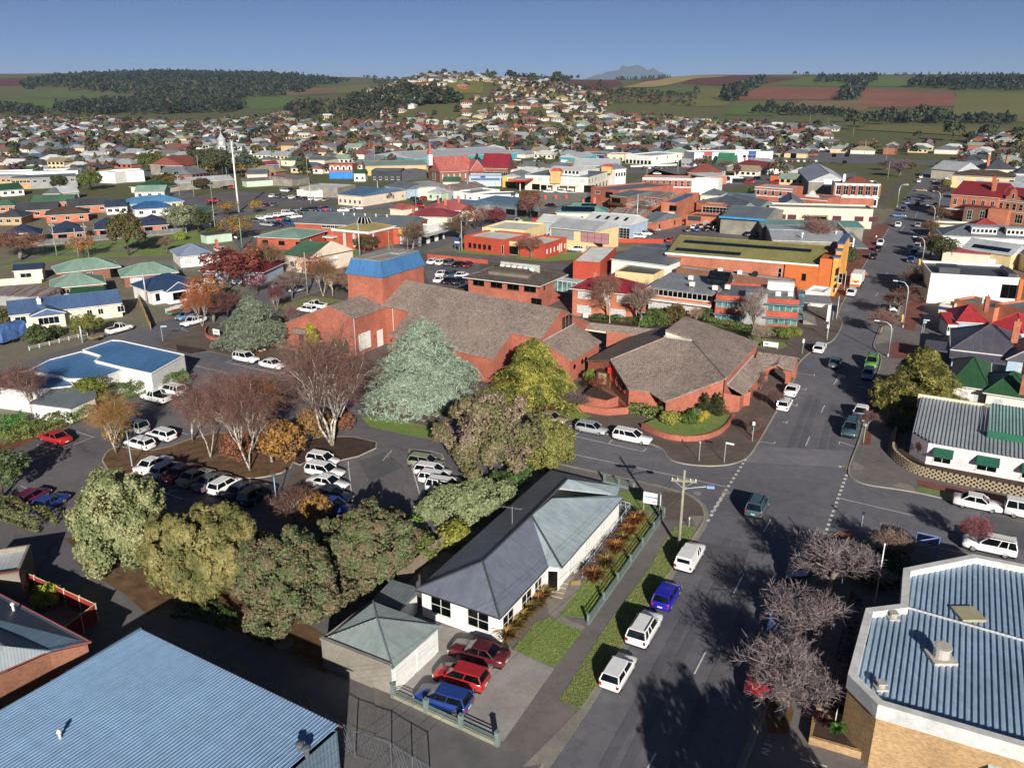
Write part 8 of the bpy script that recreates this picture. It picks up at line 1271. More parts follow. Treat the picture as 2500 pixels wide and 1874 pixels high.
for k,c,p,hd,lab in (('hatch','w',(8.22,52.93),UP,'white hatchback parked nearest the camera on the grass verge'),('suv','w',(11.04,58.27),UP,'white four-wheel drive second along the grass verge'),('hatch','u',(13.74,63.08),UP,'bright ultramarine hatchback third along the grass verge'),('suv','t',(26.5,79.9),UP,'dark teal wagon driving through the intersection'),
('sedan','m',(-2.63,55.18),157,'maroon sedan on the concrete driveway beside the white house'),('hatch','r',(-3.88,52.24),157,'bright red hatchback, middle of three on the driveway'),('hatch','b',(-5.05,49.87),157,'blue hatchback nearest the grey-green fence on the driveway'),
('suv','n',(26.92,67.45),DN,'dark blue four-wheel drive under the topmost mauve bare tree'),('suv','l',(23.00,59.79),DN,'silver-blue four-wheel drive between the mauve bare trees'),('sedan','r',(19.03,52.28),DN,'dark red sedan in the shade by the lower right kerb'),
('hatch','s',(10.6,101.9),RT,'silver-blue hatchback parked in a bay of the cross street'),('wagon','w',(15.6,98.9),RT,'white station wagon with roof bars parked on the cross street'),('sedan','f',(5.3,105.6),RT,'khaki car half hidden behind the wattle tree'),('sedan','w',(50.6,80.6),RT,'white sedan with alloy wheels parked below the block wall'),('van','w',(55.0,78.3),RT,'white van cut by the right edge below the block wall'),('suv','w',(46.93,71.53),LF,'long white four-wheel drive behind the small pink-twigged tree'),
('sedan','w',(42.1,117.1),UP,'white sedan parked nearest the brick archway pavilion'),('hatch','w',(39.1,111.0),UP,'white hatchback with tinted rear window below the white sedan at the kerb'),('wagon','w',(54.0,139.1),UP,'white station wagon parked above the archway pavilion'),('sedan','t',(53.6,130.6),UP,'teal blue sedan driving in the shade of the golden cypress'),('suv','y',(59.4,130.2),DN,'bright green four-wheel drive parked by the golden cypress'),('hatch','l',(56.6,124.7),DN,'light blue hatchback in front of the bright green car'),('sedan','w',(48.6,107.6),DN,'white sedan parked behind the dark four-wheel drive on the right kerb'),('suv','t',(44.9,101.7),DN,'dark blue-green four-wheel drive at the right kerb near the intersection'),
('suv','w',(76.0,181.6),UP,'white four-wheel drive behind the garbage truck'),('suv','k',(99.0,225.5),UP,'black four-wheel drive on the left kerb past the garbage truck'),('sedan','k',(105.3,237.4),UP,'black sedan just ahead of the black four-wheel drive'),('ute','w',(109.8,246.7),UP,'white ute parked ahead of two black cars'),('hatch','w',(79.6,167.8),DN,'white hatchback below the bare street tree on the right kerb'),('sedan','b',(91.1,190.2),DN,'blue sedan in the bare tree shade on the right kerb'),('suv','n',(112.3,230.5),DN,'dark four-wheel drive on the right kerb by the second street lamp'),('sedan','b',(107.1,220.7),DN,'dark blue sedan just below the dark four-wheel drive'),('hatch','w',(118.4,241.5),DN,'pale hatchback under bare branches on the right kerb'),('suv','w',(131.1,282.9),UP,'white four-wheel drive waiting at the upper crossing'),('sedan','s',(137.8,282.9),DN,'silver sedan driving down at the upper crossing'),('sedan','l',(141.9,306.4),RT,'light blue sedan turning across the upper crossing'),
('suv','n',(150.8,323.6),UP,'dark blue car with rack at the left kerb above the crossing'),('sedan','m',(164.1,340.1),UP,'dark red car in the big hotel shadow'),('suv','n',(172.3,353.0),DN,'dark car beside the red and white bollard'),('suv','n',(167.7,332.8),DN,'navy car parked in the hotel shadow'),('sedan','n',(168.9,358.4),UP,'navy car, upper of two at the bank kerb'),('sedan','l',(162.2,345.2),UP,'pale blue car, lower of two at the bank kerb'),('sedan','w',(219.2,455.2),UP,'white car, upper of two past the bank'),('sedan','w',(207.5,432.4),UP,'white car, lower of two past the bank'),('sedan','s',(216.5,434.4),DN,'silver car driving near the top of the main street'),('suv','t',(217.0,426.6),DN,'teal car parked outside the ochre motel'),('hatch','w',(204.3,403.0),DN,'white hatchback parked just below the teal car'),('suv','s',(240.4,471.0),DN,'silver car at the top right of the main street'),('sedan','w',(229.8,448.8),DN,'white car at the top right of the main street'),('sedan','f',(189.6,391.3),RT,'fawn car crossing near the top of the street'),
('hatch','w',(-47.4,96.9),LF,'white hatchback by the car park lamp, left of two'),('hatch','w',(-45.8,99.7),LF,'white hatchback by the birch island, right of two'),('suv','s',(-50.6,102.3),LF,'silver and blue four-wheel drive behind the white hatchbacks'),('ute','w',(-52.1,113.6),LF,'white twin-cab ute beside the clipped hedge'),('suv','w',(-51.1,116.7),LF,'white four-wheel drive with roof rack beside the twin-cab ute'),('sedan','r',(-59.2,98.8),LF,'bright red sedan alone in the left parking bay'),('hatch','w',(-41.4,106.5),LF,'white car hidden behind the island birches'),
('suv','k',(-9.36,73.21),-50,'black four-wheel drive in the shade below the juniper'),('hatch','b',(-10.80,71.64),-50,'blue hatchback tucked beside the black four-wheel drive'),('hatch','p',(-53.0,82.2),75,'magenta red hatchback in the left car park shade'),('sedan','b',(-50.4,80.5),75,'dark blue sedan beside the magenta hatchback'),
('suv','w',(-44.7,132.7),RT,'white four-wheel drive, left of two on the cross street'),('sedan','w',(-39.4,129.4),RT,'white sedan, right of two on the cross street'),('ute','w',(-62.2,156.5),DN,'white ute beside the white-trunked birch'),('hatch','l',(-65.3,160.8),DN,'blurred light blue hatchback in the side street'),('ute','w',(-74.2,151.0),UP,'white tray ute parked in the side street'),('hatch','w',(-42.3,166.1),LF,'white hatchback above the theatre wing gable'),('ute','w',(-41.3,169.4),LF,'white twin-cab ute above the theatre wing gable'),('suv','w',(-48.7,185.2),UP,'white four-wheel drive beside the green pole'),('sedan','g',(-54.1,190.0),UP,'dark grey sedan beneath the grey spreading tree'),('hatch','w',(-83.0,235.5),RT,'white car beside the slate-blue cottage'),('hatch','w',(-86.8,258.4),RT,'white car under the yellow-brown elm'),('suv','n',(-90.1,264.4),RT,'dark car under the yellow-brown elm'),
('suv','w',(-39.9,246.8),UP,'white four-wheel drive outside the gold-roofed hall'),('suv','n',(-25.0,253.8),UP,'dark blue car driving past the awning shop'),('ute','w',(1.9,291.0),UP,'white tray ute behind the police station'),('suv','w',(19.6,242.8),160,'white police four-wheel drive, upper of two by the yellow office'),('suv','w',(18.4,235.8),160,'white police wagon, lower of two by the yellow office'),('suv','s',(1.1,235.2),UP,'silver car in the police carport'),('van','w',(53.8,287.8),RT,'long white van at the side of the tall narrow shop'),('sedan','o',(60.9,286.9),RT,'bright orange ute-like car by the low brick shop'),('van','w',(68.4,286.0),RT,'white van by the low brick shop'),('hatch','r',(48.2,252.7),UP,'red hatchback beside the cinema roof'),
('suv','r',(-36.8,335.3),RT,'red four-wheel drive by the blue fence'),('suv','n',(-40.3,353.1),RT,'navy four-wheel drive above the red one'),('sedan','r',(-37.6,359.9),RT,'faded red sedan in the cottage yard'),('sedan','r',(119.7,427.7),RT,'red sedan, left of two pairs in the back car park'),('sedan','r',(122.3,433.6),RT,'second red sedan behind the first in the back car park'),('sedan','r',(132.6,427.0),RT,'red sedan on the roof deck by the brick shop'),('sedan','m',(135.2,431.6),RT,'dark red sedan behind the red one'),('suv','k',(129.3,445.8),RT,'black ute beside the blue tank'),('sedan','w',(16.6,385.0),RT,'white car left of the service station sign'),('suv','w',(22.8,383.4),RT,'white four-wheel drive outside the cream hotel'),('sedan','s',(26.3,381.8),RT,'silver car outside the cream hotel'),('sedan','k',(15.7,335.3),RT,'dark car behind the copper-red tree'),('van','w',(3.8,575.7),RT,'white van by the hall gable beside the highway'),('sedan','s',(16.4,568.9),RT,'silver car on the highway'),('sedan','w',(32.7,555.8),RT,'white car in front of the turquoise shed'),('sedan','w',(81.3,475.8),RT,'white car on the cross road behind the hotel'),
('suv','w',(-104.3,388.0),RT,'white car in the yard behind the big car park'),('sedan','n',(-102.6,392.9),RT,'dark car in the yard behind the big car park'),('ute','r',(-124.8,351.7),-10,'red ute beside the green pole'),('sedan','k',(-120.8,340.1),-10,'black car in front of the red ute'),('hatch','p',(-98.5,336.4),80,'purple hatchback in the big car park'),('hatch','g',(-95.6,337.7),80,'grey hatchback beside the purple one'),('sedan','k',(-135.7,401.3),0,'black car beside the red one at the railway lot'),('sedan','r',(-134.3,404.7),0,'red car at the railway lot hedge'),('sedan','g',(-90.3,293.7),RT,'dark grey car at the near end of the council car park'),('ute','s',(-83.4,283.7),RT,'silver tray ute in the council car park'),('sedan','n',(-79.9,283.7),RT,'navy sedan beside the silver tray ute'),('sedan','b',(-77.6,289.1),RT,'blue sedan by the long low shelter')):
 car(k,c,p,hd,lab,z=.13 if lab.startswith(('white police','silver car in the police','white hatchback above','white twin-cab ute above')) else .022)
ORD=('first','second','third','fourth','fifth','sixth','seventh','eighth','ninth','tenth','eleventh','twelfth')
def row(spec,p0,p1,hd,phrase,z=.022):
 p0=v2(p0); p1=v2(p1); n=len(spec)//2; nmx={'h':'hatch','s':'sedan','w':'wagon','v':'suv','u':'ute'}
 for i in range(n):
  k=nmx[spec[2*i]]; c=spec[2*i+1]; p=p0+(p1-p0)*(i/max(1,n-1)); car(k,c,p+Vector((random.uniform(-.15,.15),random.uniform(-.2,.2))),hd+random.uniform(-2,2),'%s %s, %s from left in %s'%(CN[c][1],KW[k],ORD[i],phrase),z,'cars in '+phrase)
row('swhssmscsghwsnvn',(-42.9,90.5),(-28.3,82.7),UP+4,'the long row below the birch island'); row('hwwwswsnvb',(-22.9,91.7),(-19.2,79.3),-20,'the column left of the car park lane'); row('hchwwwvw',(-10.3,91.1),(-7.4,84.2),-20,'the column right of the car park lane')
row('swhwvgskhm',(-21.0,217.8),(-11.4,212.9),UP,'the back row beside the fly tower',.145); row('swvtsw',(-17.1,201.7),(-12.2,200.0),UP,'the middle row beside the fly tower',.145); row('swskvn',(-17.1,194.9),(-12.5,192.5),UP,'the front row beside the fly tower',.145)
row('hwswhwvwvg',(-89.8,300.4),(-81.5,315.8),20,'the pale first row of the council car park'); row('sgsrsehwsw',(-85.3,294.7),(-78.7,304.4),20,'the second row of the council car park'); row('vgvkvbsrvb',(-78.4,320.2),(-71.9,324.7),20,'the far end of the council car park'); row('vwsthwskse',(-83.9,313.7),(-77.1,315.8),20,'the middle of the council car park')
row('swvghgwwsnsnhwswsf',(-104.4,368.3),(-78.5,354.3),75,'the long row of the railway lot'); row('swvnsw',(-64.5,320.3),(-60.4,327.1),10,'the row behind the grey club roof'); row('swvwskhs',(39.8,259.6),(47.0,273.6),RT,'the row beside the brick cottage'); row('hgvbskvn',(57.6,272.4),(67.2,274.9),75,'the row above the cinema solar panels'); row('hwsfvwsn',(60.8,279.9),(69.3,280.8),75,'the back row by the low brick shop'); row('snskvgsn',(75.0,263.7),(81.8,260.0),75,'the row below the concrete wall'); row('swvnsw',(49.4,280.8),(53.4,284.3),RT,'the row at the white van'); row('hwvwsrsnsg',(107.3,427.7),(113.6,435.6),20,'the little yard by the white carport')
row('swvnswsrvwhwskvw',(173.7,567.4),(201.6,567.4),80,'the lot right of the white three-storey block'); row('sgswvwsnsk',(95.2,564.1),(112.3,567.4),80,'the lot left of the white three-storey block'); row('swskhwsgvw',(84.9,552.6),(98.1,559.0),80,'the far side of the white highway wall'); row('skswvnsg',(79.6,514.2),(89.5,511.4),80,'the near side of the white highway wall')
# garbage truck
e=empty('garbage_truck',(*(81.3,191.9),.012),R(62)); tag(e,'white recycling truck with fruit pictures on its tail parked on the left kerb','truck'); tw=M('truck_white','e0e2e2','plain',rough=.4)
boxpart(e,'body',tw,-4.2,-1.2,.9,2.0,1.2,3.4,bevel=.12); boxpart(e,'cab',tw,2.15,-1.15,.6,4.2,1.15,2.9,bevel=.15); boxpart(e,'windscreen',cglass,4.18,-1.0,1.7,4.24,1.0,2.6); boxpart(e,'tail_panel',M('panel_lime','d8d8c0','plain'),-4.26,-1.0,1.2,-4.21,1.0,3.2); boxpart(e,'bumper',M('bumper_orange','d07018'),-4.5,-1.15,.5,-4.22,1.15,.85)
for i,(y,z) in enumerate(((-.5,1.7),(0,1.6),(.5,1.8))): b=MB(); b.M=Matrix.Translation((-4.27,y,z))@Matrix.Rotation(-PI/2,4,'Y'); b.cyl(0,0,0,.02,.3,n=12); b.build('fruit_picture',M('fruit_%d'%i,('d0682a','c03a24','c8a030')[i]),e)
for x in (-2.6,-1.3,3.1):
 for s in (-1,1): b=MB(); b.rings([[(x+.5*math.cos(2*PI*i/14),s*1.05+d,.5+.5*math.sin(2*PI*i/14)) for i in range(14)] for d in (-.14,.14)]); b.build('wheel',tyre,e,uv=False)
# blue-tarped truck, boat and trailer in the side street
e=empty('tarped_truck',(*(-91.1,144.5),0),R(75)); tag(e,'tall trailer load wrapped in a crumpled blue tarpaulin at the left edge','trailer'); b=MB(); r=random.Random(3); b.rings([[(x,y+r.uniform(-.08,.08),z+r.uniform(-.1,.1)) for y,z in ((-1.2,.7),(-1.3,2.0),(-1.1,3.3),(0,3.5),(1.1,3.3),(1.3,2.0),(1.2,.7))] for x in (-2.8,-1.9,-.9,.1,1.0,1.9,2.8)]); b.build('tarpaulin',M('tarp_blue','4a6fb0','plain',rough=.35,lo=.6,hi=1.5,s1=1.2),e); boxpart(e,'chassis',blk,-3,-.9,.45,3,.9,.68)
for s in (-1,1): b=MB(); b.rings([[(.4*math.cos(2*PI*i/12),s*1.0+d,.4+.4*math.sin(2*PI*i/12)) for i in range(12)] for d in (-.12,.12)]); b.build('wheel',tyre,e,uv=False)
e=empty('boat_trailer',(*(-68.4,163.9),0),R(70)); tag(e,'small green boat on a trailer in front of the white panel fence','boat'); b=MB(); b.rings([[(x,-w,.55+.5),(x,-w*.8,.6),(x,0,.5),(x,w*.8,.6),(x,w,1.05)] for x,w in ((-2,.75),(-1,.85),(.5,.8),(1.6,.45),(2.2,.05))]); b.build('hull',M('hull_green','5a7a66','plain'),e); boxpart(e,'red_cover',MATS['signal_red'],-1.2,-.5,1.0,.4,.5,1.15); boxpart(e,'drawbar',GR,1.8,-.06,.4,3.4,.06,.5)
e=empty('box_trailer',(*(-76.1,145.8),0),R(62)); tag(e,'small tan box trailer parked on the side street kerb','trailer'); boxpart(e,'bed',M('trailer_tan','8a7a5c','plain'),-1.3,-.7,.5,1.0,.7,.95); boxpart(e,'drawbar',GR,1.0,-.05,.5,2.6,.05,.6)
for s in (-1,1): b=MB(); b.rings([[(.33*math.cos(2*PI*i/12),s*.82+d,.33+.33*math.sin(2*PI*i/12)) for i in range(12)] for d in (-.09,.09)]); b.build('wheel',tyre,e,uv=False)
# canopied white ute on the verge
e=car('ute','w',(17.14,69.60),UP,'white ute with a ribbed canopy by the big power pole',.012); b=MB(); b.loft([(-2.5,-.84,1.05),(-.5,-.84,1.05),(-.5,.84,1.05),(-2.5,.84,1.05)],[(-2.4,-.7,1.78),(-.5,-.7,1.8),(-.5,.7,1.8),(-2.4,.7,1.78)]); o=b.build('canopy',paint,e,uv=False); o.color=lin('e8e9ea'); boxpart(e,'canopy_glass',cglass,-2.49,-.6,1.2,-2.44,.6,1.6)

# ---------------------------------------------------------------- far suburb, woods and hedgerows
occ=[(o.location.x,o.location.y) for o in col.objects if o.parent is None and o.get('category') and 'tree' not in str(o.get('category')) and o.location.y>150]
cells={}
for x,y in occ: cells.setdefault((int(x//30),int(y//30)),[]).append((x,y))
def near(x,y,d):
 cx,cy=int(x//30),int(y//30)
 return any((x-a)**2+(y-b)**2<d*d for i in (-1,0,1) for j in (-1,0,1) for a,b in cells.get((cx+i,cy+j),()))
wall_o=M('house_wall',kind='plain',obj=True,lo=.85); roof_o=M('house_roof',kind='rib',obj=True,rough=.5,bump=.3); wing=gl_dark
def hproto(k):
 L_,D,h=((14,9,2.9),(17,10,2.9),(12,9,2.9),(15,11,3.4),(11,8,5.2))[k]; w=MB(); w.prism([(-L_/2,-D/2),(L_/2,-D/2),(L_/2,D/2),(-L_/2,D/2)],-1.5,h); r=MB(); rt='gable' if k in (2,4) else 'hip'; roof_mesh(r,-L_/2-.6,-D/2-.6,L_/2+.6,D/2+.6,h,rt,2.6 if k!=4 else 2)
 if k in (1,3): w.prism([(-L_/2,-D/2-3.5),(-L_/2+6,-D/2-3.5),(-L_/2+6,-D/2),(-L_/2,-D/2)],-1.5,h); roof_mesh(r,-L_/2-.5,-D/2-4.1,-L_/2+6.5,-D/2+1.5,h+.02,'gable',1.7,'y'); w.add([(-L_/2,-D/2-3.5,h),(-L_/2+6,-D/2-3.5,h),(-L_/2+3,-D/2-3.5,h+1.45)],[(0,1,2)])
 if rt=='gable':
  for x in (-L_/2,L_/2): w.add([(x,-D/2,h),(x,D/2,h),(x,0,h+2.3)],[(0,1,2)])
 w.mi=1
 for z in ((.9,),(.9,3.4))[k==4]:
  for i in range(4):
   x=-L_/2+L_*(i+.5)/4; y=-D/2-.03-(3.5 if k in (1,3) and i==0 else 0); w.add([(x-.8,y,z),(x+.8,y,z),(x+.8,y,z+1.3),(x-.8,y,z+1.3)],[(0,1,2,3)])
 return w,r
HPR=[hproto(k) for k in range(5)]; HM=[]
for w,r in HPR:
 o=w.build('wall',[wall_o,wing]); q=r.build('roof',roof_o); HM.append((o.data,q.data)); bpy.data.objects.remove(o); bpy.data.objects.remove(q)
RC=[('7a6258','brown',5),('8a5a50','brick red',2.5),('96504c','red',1),('6f767e','grey',6),('9aa2a8','pale grey',7),('5a7464','green',1.2),('8aa094','sage',1.6),('4f6680','blue',1.6),('ccd0d2','white',5),('52555c','charcoal',3),('9a8d74','tan',2)]
WC=[('d8d4c8','white',6),('cbb890','cream',4),('a0604a','brick',3),('b9a07a','tan',2)]
def zone(x,y): s=x/y; return ('near ' if y<430 else 'mid ' if y<520 else 'far ')+('left edge' if s<-.42 else 'left' if s<-.22 else 'centre left' if s<-.05 else 'centre right' if s<.15 else 'right' if s<.35 else 'right edge')
def pick(t): return random.choices(t,[q[2] for q in t])[0]
sites=[]
a=-900
while a<1500:
 b=-1500
 while b<1500:
  x=A_.x*a+B_.x*b+random.uniform(-4,4); y=A_.y*a+B_.y*b+random.uniform(-4,4); s=x/max(y,1)
  if 300<y<1900 and -.66<s<.64:
   hz=hgt(x,y); slope=abs(hgt(x,y+40)-hz); ok=True
   if near(x,y,24 if y<620 else 16): ok=False
   if abs(x*A_.y-y*A_.x-(-1.6))<0: ok=False
   u=1250+2140*s
   lim={0:1480}.get(0)
   if u<700 and y>1350+120*math.sin(u/90): ok=False
   if 700<=u<900 and y>1150: ok=False
   if 1000<=u<1480 and y>1650: ok=False
   if 860<u<1180 and 1090<y<1300 and random.random()<.7: ok=False
   if u>=1480 and y>1250-(u-1480)*.32: ok=False
   if u>2050 and y>700 and not(u>2380 and y>760): ok=False
   if u<620 and y<390: ok=False
   if 2030<u<2350 and y<640: ok=False
   if hz>8 and random.random()<.25: ok=False
   if random.random()<.10: ok=False
   if ok: sites.append((y,x,hz))
  b+=19
 a+=32
sites.sort(); NH=300; restm=MB(); slots=[]; HC_=lin
rest_mats=[M('far_roof_%d'%i,c[0],'plain') for i,c in enumerate(RC)]+[M('far_wall_%d'%i,c[0],'plain') for i,c in enumerate(WC)]+[gl_dark]
for i,(y,x,z) in enumerate(sites):
 k=random.choices(range(5),[5,5,3,3,1])[0]; rc=pick(RC); wc=pick(WC); rz=R(-28.4)+random.choice((0,0,PI/2,0,PI))+random.uniform(-.08,.08)
 if x/y<-.1: rz+=R(14)
 if i<NH:
  e=empty('suburban_house',(x,y,z),rz); d=zone(x,y); tag(e,'small %s house with %s roof at the %s of the suburb'%(wc[1],rc[1],d),'house','suburban houses, %s, %s walls, %s roofs'%(d,wc[1],rc[1]))
  for nm,me,c in (('wall',HM[k][0],wc[0]),('roof',HM[k][1],rc[0])): o=bpy.data.objects.new(nm,me); col.objects.link(o); o.parent=e; o.color=lin(c)
 else:
  m=Matrix.Translation((x,y,z))@Matrix.Rotation(rz,4,'Z')
  for src,base_ in ((HPR[k][1],RC.index(rc)),(HPR[k][0],len(RC)+WC.index(wc))):
   o=len(restm.v); restm.v+=[tuple(m@Vector(p)) for p in src.v]; restm.f+=[tuple(j+o for j in f) for f in src.f]; restm.m+=[len(rest_mats)-1 if (q==1) else base_ for q in src.m]
o=stuff(restm.build('distant_houses',rest_mats,uv=False)); o['label']='mass of far-off houses climbing towards the central hill'; o['category']='houses'
# trees among the houses
TC=['3a4430','434c30','4a4e30','50463a','5c4a40','54444a','5e3c38','62562e','323c2c']
def lowtree(r_,h,rad,cone,nq=34):
 d=unit(r_.normal(0,1,(nq,3))); d[:,2]=abs(d[:,2])*1.0-.25; k=r_.uniform(.6,1.05,nq)
 if cone: t=r_.random(nq); Pp=np.stack([d[:,0]*rad*(1-t)*1.2,d[:,1]*rad*(1-t)*1.2,h*(.12+.88*t)],1)
 else: Pp=d*np.array([rad,rad,h*.48])*k[:,None]+np.array([0,0,h*.55])
 return Pp,d+np.array([0,0,.3]),np.full(nq,rad*.5)
ftr=[]
for k in range(8):
 r_=np.random.default_rng(200+k); Pp,Nn,s=lowtree(r_,8,3.6,k>5,150); v,f=leaves(Pp,Nn,1.0,.7,.5); ftr.append(npmesh('leaves',v,f,lf_obj))
tm=mbmesh(limbs(7,.25,2,3,4),bark)
def far_tree(x,y,z,h,r,c,lab,grp): return thing_tree('suburban_tree',lab,'tree',(x,y),[('trunk',tm,None),('crown',random.choice(ftr),c)],grp,z,random.uniform(0,6),(r/3.6,r/3.6,h/8))
tn=0; FT=[]
CW=dict(zip(TC,('dark green','green','olive','brown','bare brown','mauve bare','russet','ochre','deep green')))
for i,(y,x,z) in enumerate(sites):
 for q in range(1 if random.random()<.4 else 2):
  tx,ty=x+random.uniform(-16,16),y+random.uniform(-14,14); c=random.choice(TC); h=random.uniform(4,9.5); r=h*random.uniform(.38,.55)
  if near(tx,ty,12): continue
  if tn<190: d=zone(tx,ty); far_tree(tx,ty,z,h,r,c,'%s garden tree among houses at the %s of the suburb'%(CW[c],d),'garden trees, %s, %s'%(d,CW[c])); tn+=1
  else: FT.append((tx,ty,hgt(tx,ty),h*1.1,r*1.1,c,False))
# big trees by the sports ground and on the skyline
for k,(p,h) in enumerate((((406,1028,2.2),24),((447,1087,2.8),22),((503,1163,3.7),26),((548,1201,4.0),22),((579,1225,4.4),28),((602,1225,4.4),24),((420,822,0.1),22),((436,790,0.0),20),((396,842,0.3),10),((470,802,0.0),16),((469,1225,4.4),18),((-121,1575,74.3),13),((-72,1557,71.2),12),((-43,1550,68.4),16),((-33,1582,69.0),15),((1181,3687,113.6),22),((1212,3628,112.5),20),((1076,2913,91.1),18),((477,1502,14.8),18),((452,1526,16.9),20),((419,1994,41.1),24),((33,1397,53.9),22),((80,1563,59.2),24),((226,2256,56.4),22))):
 far_tree(p[0],p[1],p[2]-.5,h,h*.45,random.choice(['3c4630','424a34','38422e']),(('tall dark tree beside the sports ground, %s in a row from the street side','lone dark tree on the far slopes, %s counted from the hill')[k>10])%(ORD+('thirteenth',))[k%11 if k<11 else k-11],('big trees at the sports ground','lone trees on the far slopes')[k>10])
def wood(poly,n,h,cols,cone=.25,mn=.6):
 xs=[p[0] for p in poly]; ys=[p[1] for p in poly]; k=0; P2=[(p[0],p[1]) for p in poly]; t=0
 while k<n and t<n*40:
  x,y=random.uniform(min(xs),max(xs)),random.uniform(min(ys),max(ys)); t+=1
  if inside((x,y),P2): hh=h*random.uniform(mn,1.2); FT.append((x,y,hgt(x,y)-.5,hh,hh*.36,random.choice(cols),random.random()<cone)); k+=1
DK=['2b362e','2e3930','273029','343e34']; MX=DK+['424830','4c4836']
wood([(-1617,2867,60.7),(-1064,2473,40.6),(-660,2311,32.3),(-608,2658,52.2),(-656,3614,90.4),(-1074,4206,123.7),(-1664,4325,137.3),(-1946,3776,109.1)],2300,22,DK)
wood([(-847,1620,6.6),(-699,1563,6.6),(-550,1693,7.9),(-596,1954,14.8),(-798,2075,22.6),(-1004,2100,24.1),(-1015,1946,14.9)],520,17,DK); wood([(-1056,1713,8.3),(-831,1520,5.3),(-824,1575,6.2),(-1101,1970,14.8),(-1255,2042,17.5)],160,15,MX)
wood([(-762,1762,11.3),(-606,1954,14.9),(-709,2330,32.3),(-1006,2339,36.4)],300,18,MX); wood([(-254,1322,24.2),(-146,1149,22.2),(-65,1154,28.6),(-88,1260,41.7),(-186,1375,46.0),(-283,1514,36.0)],330,13,MX); wood([(-314,1186,5.6),(-145,1057,9.6),(-137,1168,26.2),(-282,1397,29.1),(-439,1699,18.6)],260,11,MX+['5a4640'])
wood([(-652,4009,105.9),(-142,1526,70.7),(-511,4395,108.1),(-728,4240,116.9)],120,16,DK); wood([(-7,1557,65.8),(283,4057,103.2),(339,4057,103.2),(20,4325,110.9)],260,22,DK); wood([(-54,1145,26.8),(326,1544,20.9),(419,1994,41.1),(201,1870,49.1),(-30,1290,43.0)],420,9,MX+['6a4a40','5e4448'])
wood([(1058,2100,50.4),(1220,1994,46.3),(1710,2810,89.7),(1376,2766,84.2)],520,20,DK); wood([(909,2658,72.2),(1088,2626,71.5),(1223,2960,94.9),(1009,2936,91.6)],120,18,DK); wood([(1024,2265,57.5),(1088,2159,54.2),(1340,2668,77.9),(1255,2755,81.6)],140,22,DK); wood([(383,1403,11.5),(540,1364,7.5),(596,1508,13.5),(434,1538,18.0)],120,12,DK); wood([(486,1225,4.3),(676,1163,3.7),(752,1295,6.8),(536,1337,6.9)],170,12,DK)
def hedgerow(p,q,n,h,cols=DK,wd=14):
 for i in range(n): t=i/n; x=p[0]+(q[0]-p[0])*t+random.uniform(-wd,wd); y=p[1]+(q[1]-p[1])*t+random.uniform(-wd,wd); FT.append((x,y,hgt(x,y)-.5,h*random.uniform(.8,1.1),h*.34,random.choice(cols),True))
hedgerow((422,1727,29.0),(772,2744,75.4),110,26); hedgerow((680,1776,30.1),(1091,2733,78.6),90,28); hedgerow((-137,1168,26.2),(-105,1182,32.3),40,9); hedgerow((-1554,2799,55.7),(-1790,3500,94.9),40,24); hedgerow((1200,3643,112.7),(1690,2913,96.6),60,12,DK,30); hedgerow((471,4057,103.1),(720,3977,112.4),40,16,DK,20)
byc={}
for x,y,z,h,r,c,cn in FT: byc.setdefault(c,[]).append((x,y,z,h,r,cn))
Vs=[];mi=[];cols_=list(byc); rr=np.random.default_rng(3)
for ci,c in enumerate(cols_):
 for x,y,z,h,r,cn in byc[c]:
  Pp,Nn,s=lowtree(rr,h,r,cn,26 if y>1500 else 34); v,f=leaves(Pp,Nn,r*.62,.7,.5); Vs.append(v+np.array([x,y,z])); mi+=[ci]*len(f)
V_=np.concatenate(Vs); me=npmesh('distant_trees',V_,np.arange(len(V_)).reshape(-1,4),M('wood_'+cols_[0],cols_[0],'leaf'))
for c in cols_[1:]: me.materials.append(M('wood_'+c,c,'leaf'))
me.polygons.foreach_set('material_index',mi); o=bpy.data.objects.new('distant_trees',me); col.objects.link(o); stuff(o); o['label']='far woods, hedgerows and garden trees reading as one mass'; o['category']='woods'

# ---------------------------------------------------------------- poles, lamps, signs, small things
galv=M('galvanised','b9c2cc','plain',rough=.4,metal=.3); timber=M('pole_timber','9a9a86','plain',lo=.7); green_p=M('pole_green','7a9484','plain'); lampw=M('lamp_white','dfe3e6','plain',rough=.3)
def bentlamp(label,p,h,az,z=.1,arm=2.2):
 e=empty('street_lamp',(p[0],p[1],z),az); tag(e,label,'street lamp'); b=MB(); b.tube([(0,0,0),(0,0,h*.78),(.25,0,h*.9),(.9,0,h*.98),(arm,0,h)],.11,8,.07); b.build('pole',galv,e,smooth=True); boxpart(e,'lantern',lampw,arm-.1,-.16,h-.1,arm+.75,.16,h+.08,bevel=.05); b=MB(); b.cyl(0,0,0,.5,.16,n=8); b.build('base_sleeve',galv,e); return e
wst=math.atan2(.4756,-.8797)
for k,(p,h) in enumerate((((64.4,135.4),6.0),((75.2,153.9),8.9),((102.3,204.9),9.0),((133.8,264.8),9.2),((155.3,305.4),9.2))): bentlamp(('short curved lamp with a white box near the golden cypress','curved lamp above the yellow signs, second from the intersection','curved lamp beside the white modern building','curved lamp beside the turquoise awning shop','curved lamp below the grand hotel')[k],p,h,wst,.12)
for k,(p,h) in enumerate((((154.1,335.8),8.5),((153.1,334.0),9))): bentlamp(('curved lamp near the ornate bank','curved lamp on the bank corner kerb')[k],p,h,wst+PI,.12)
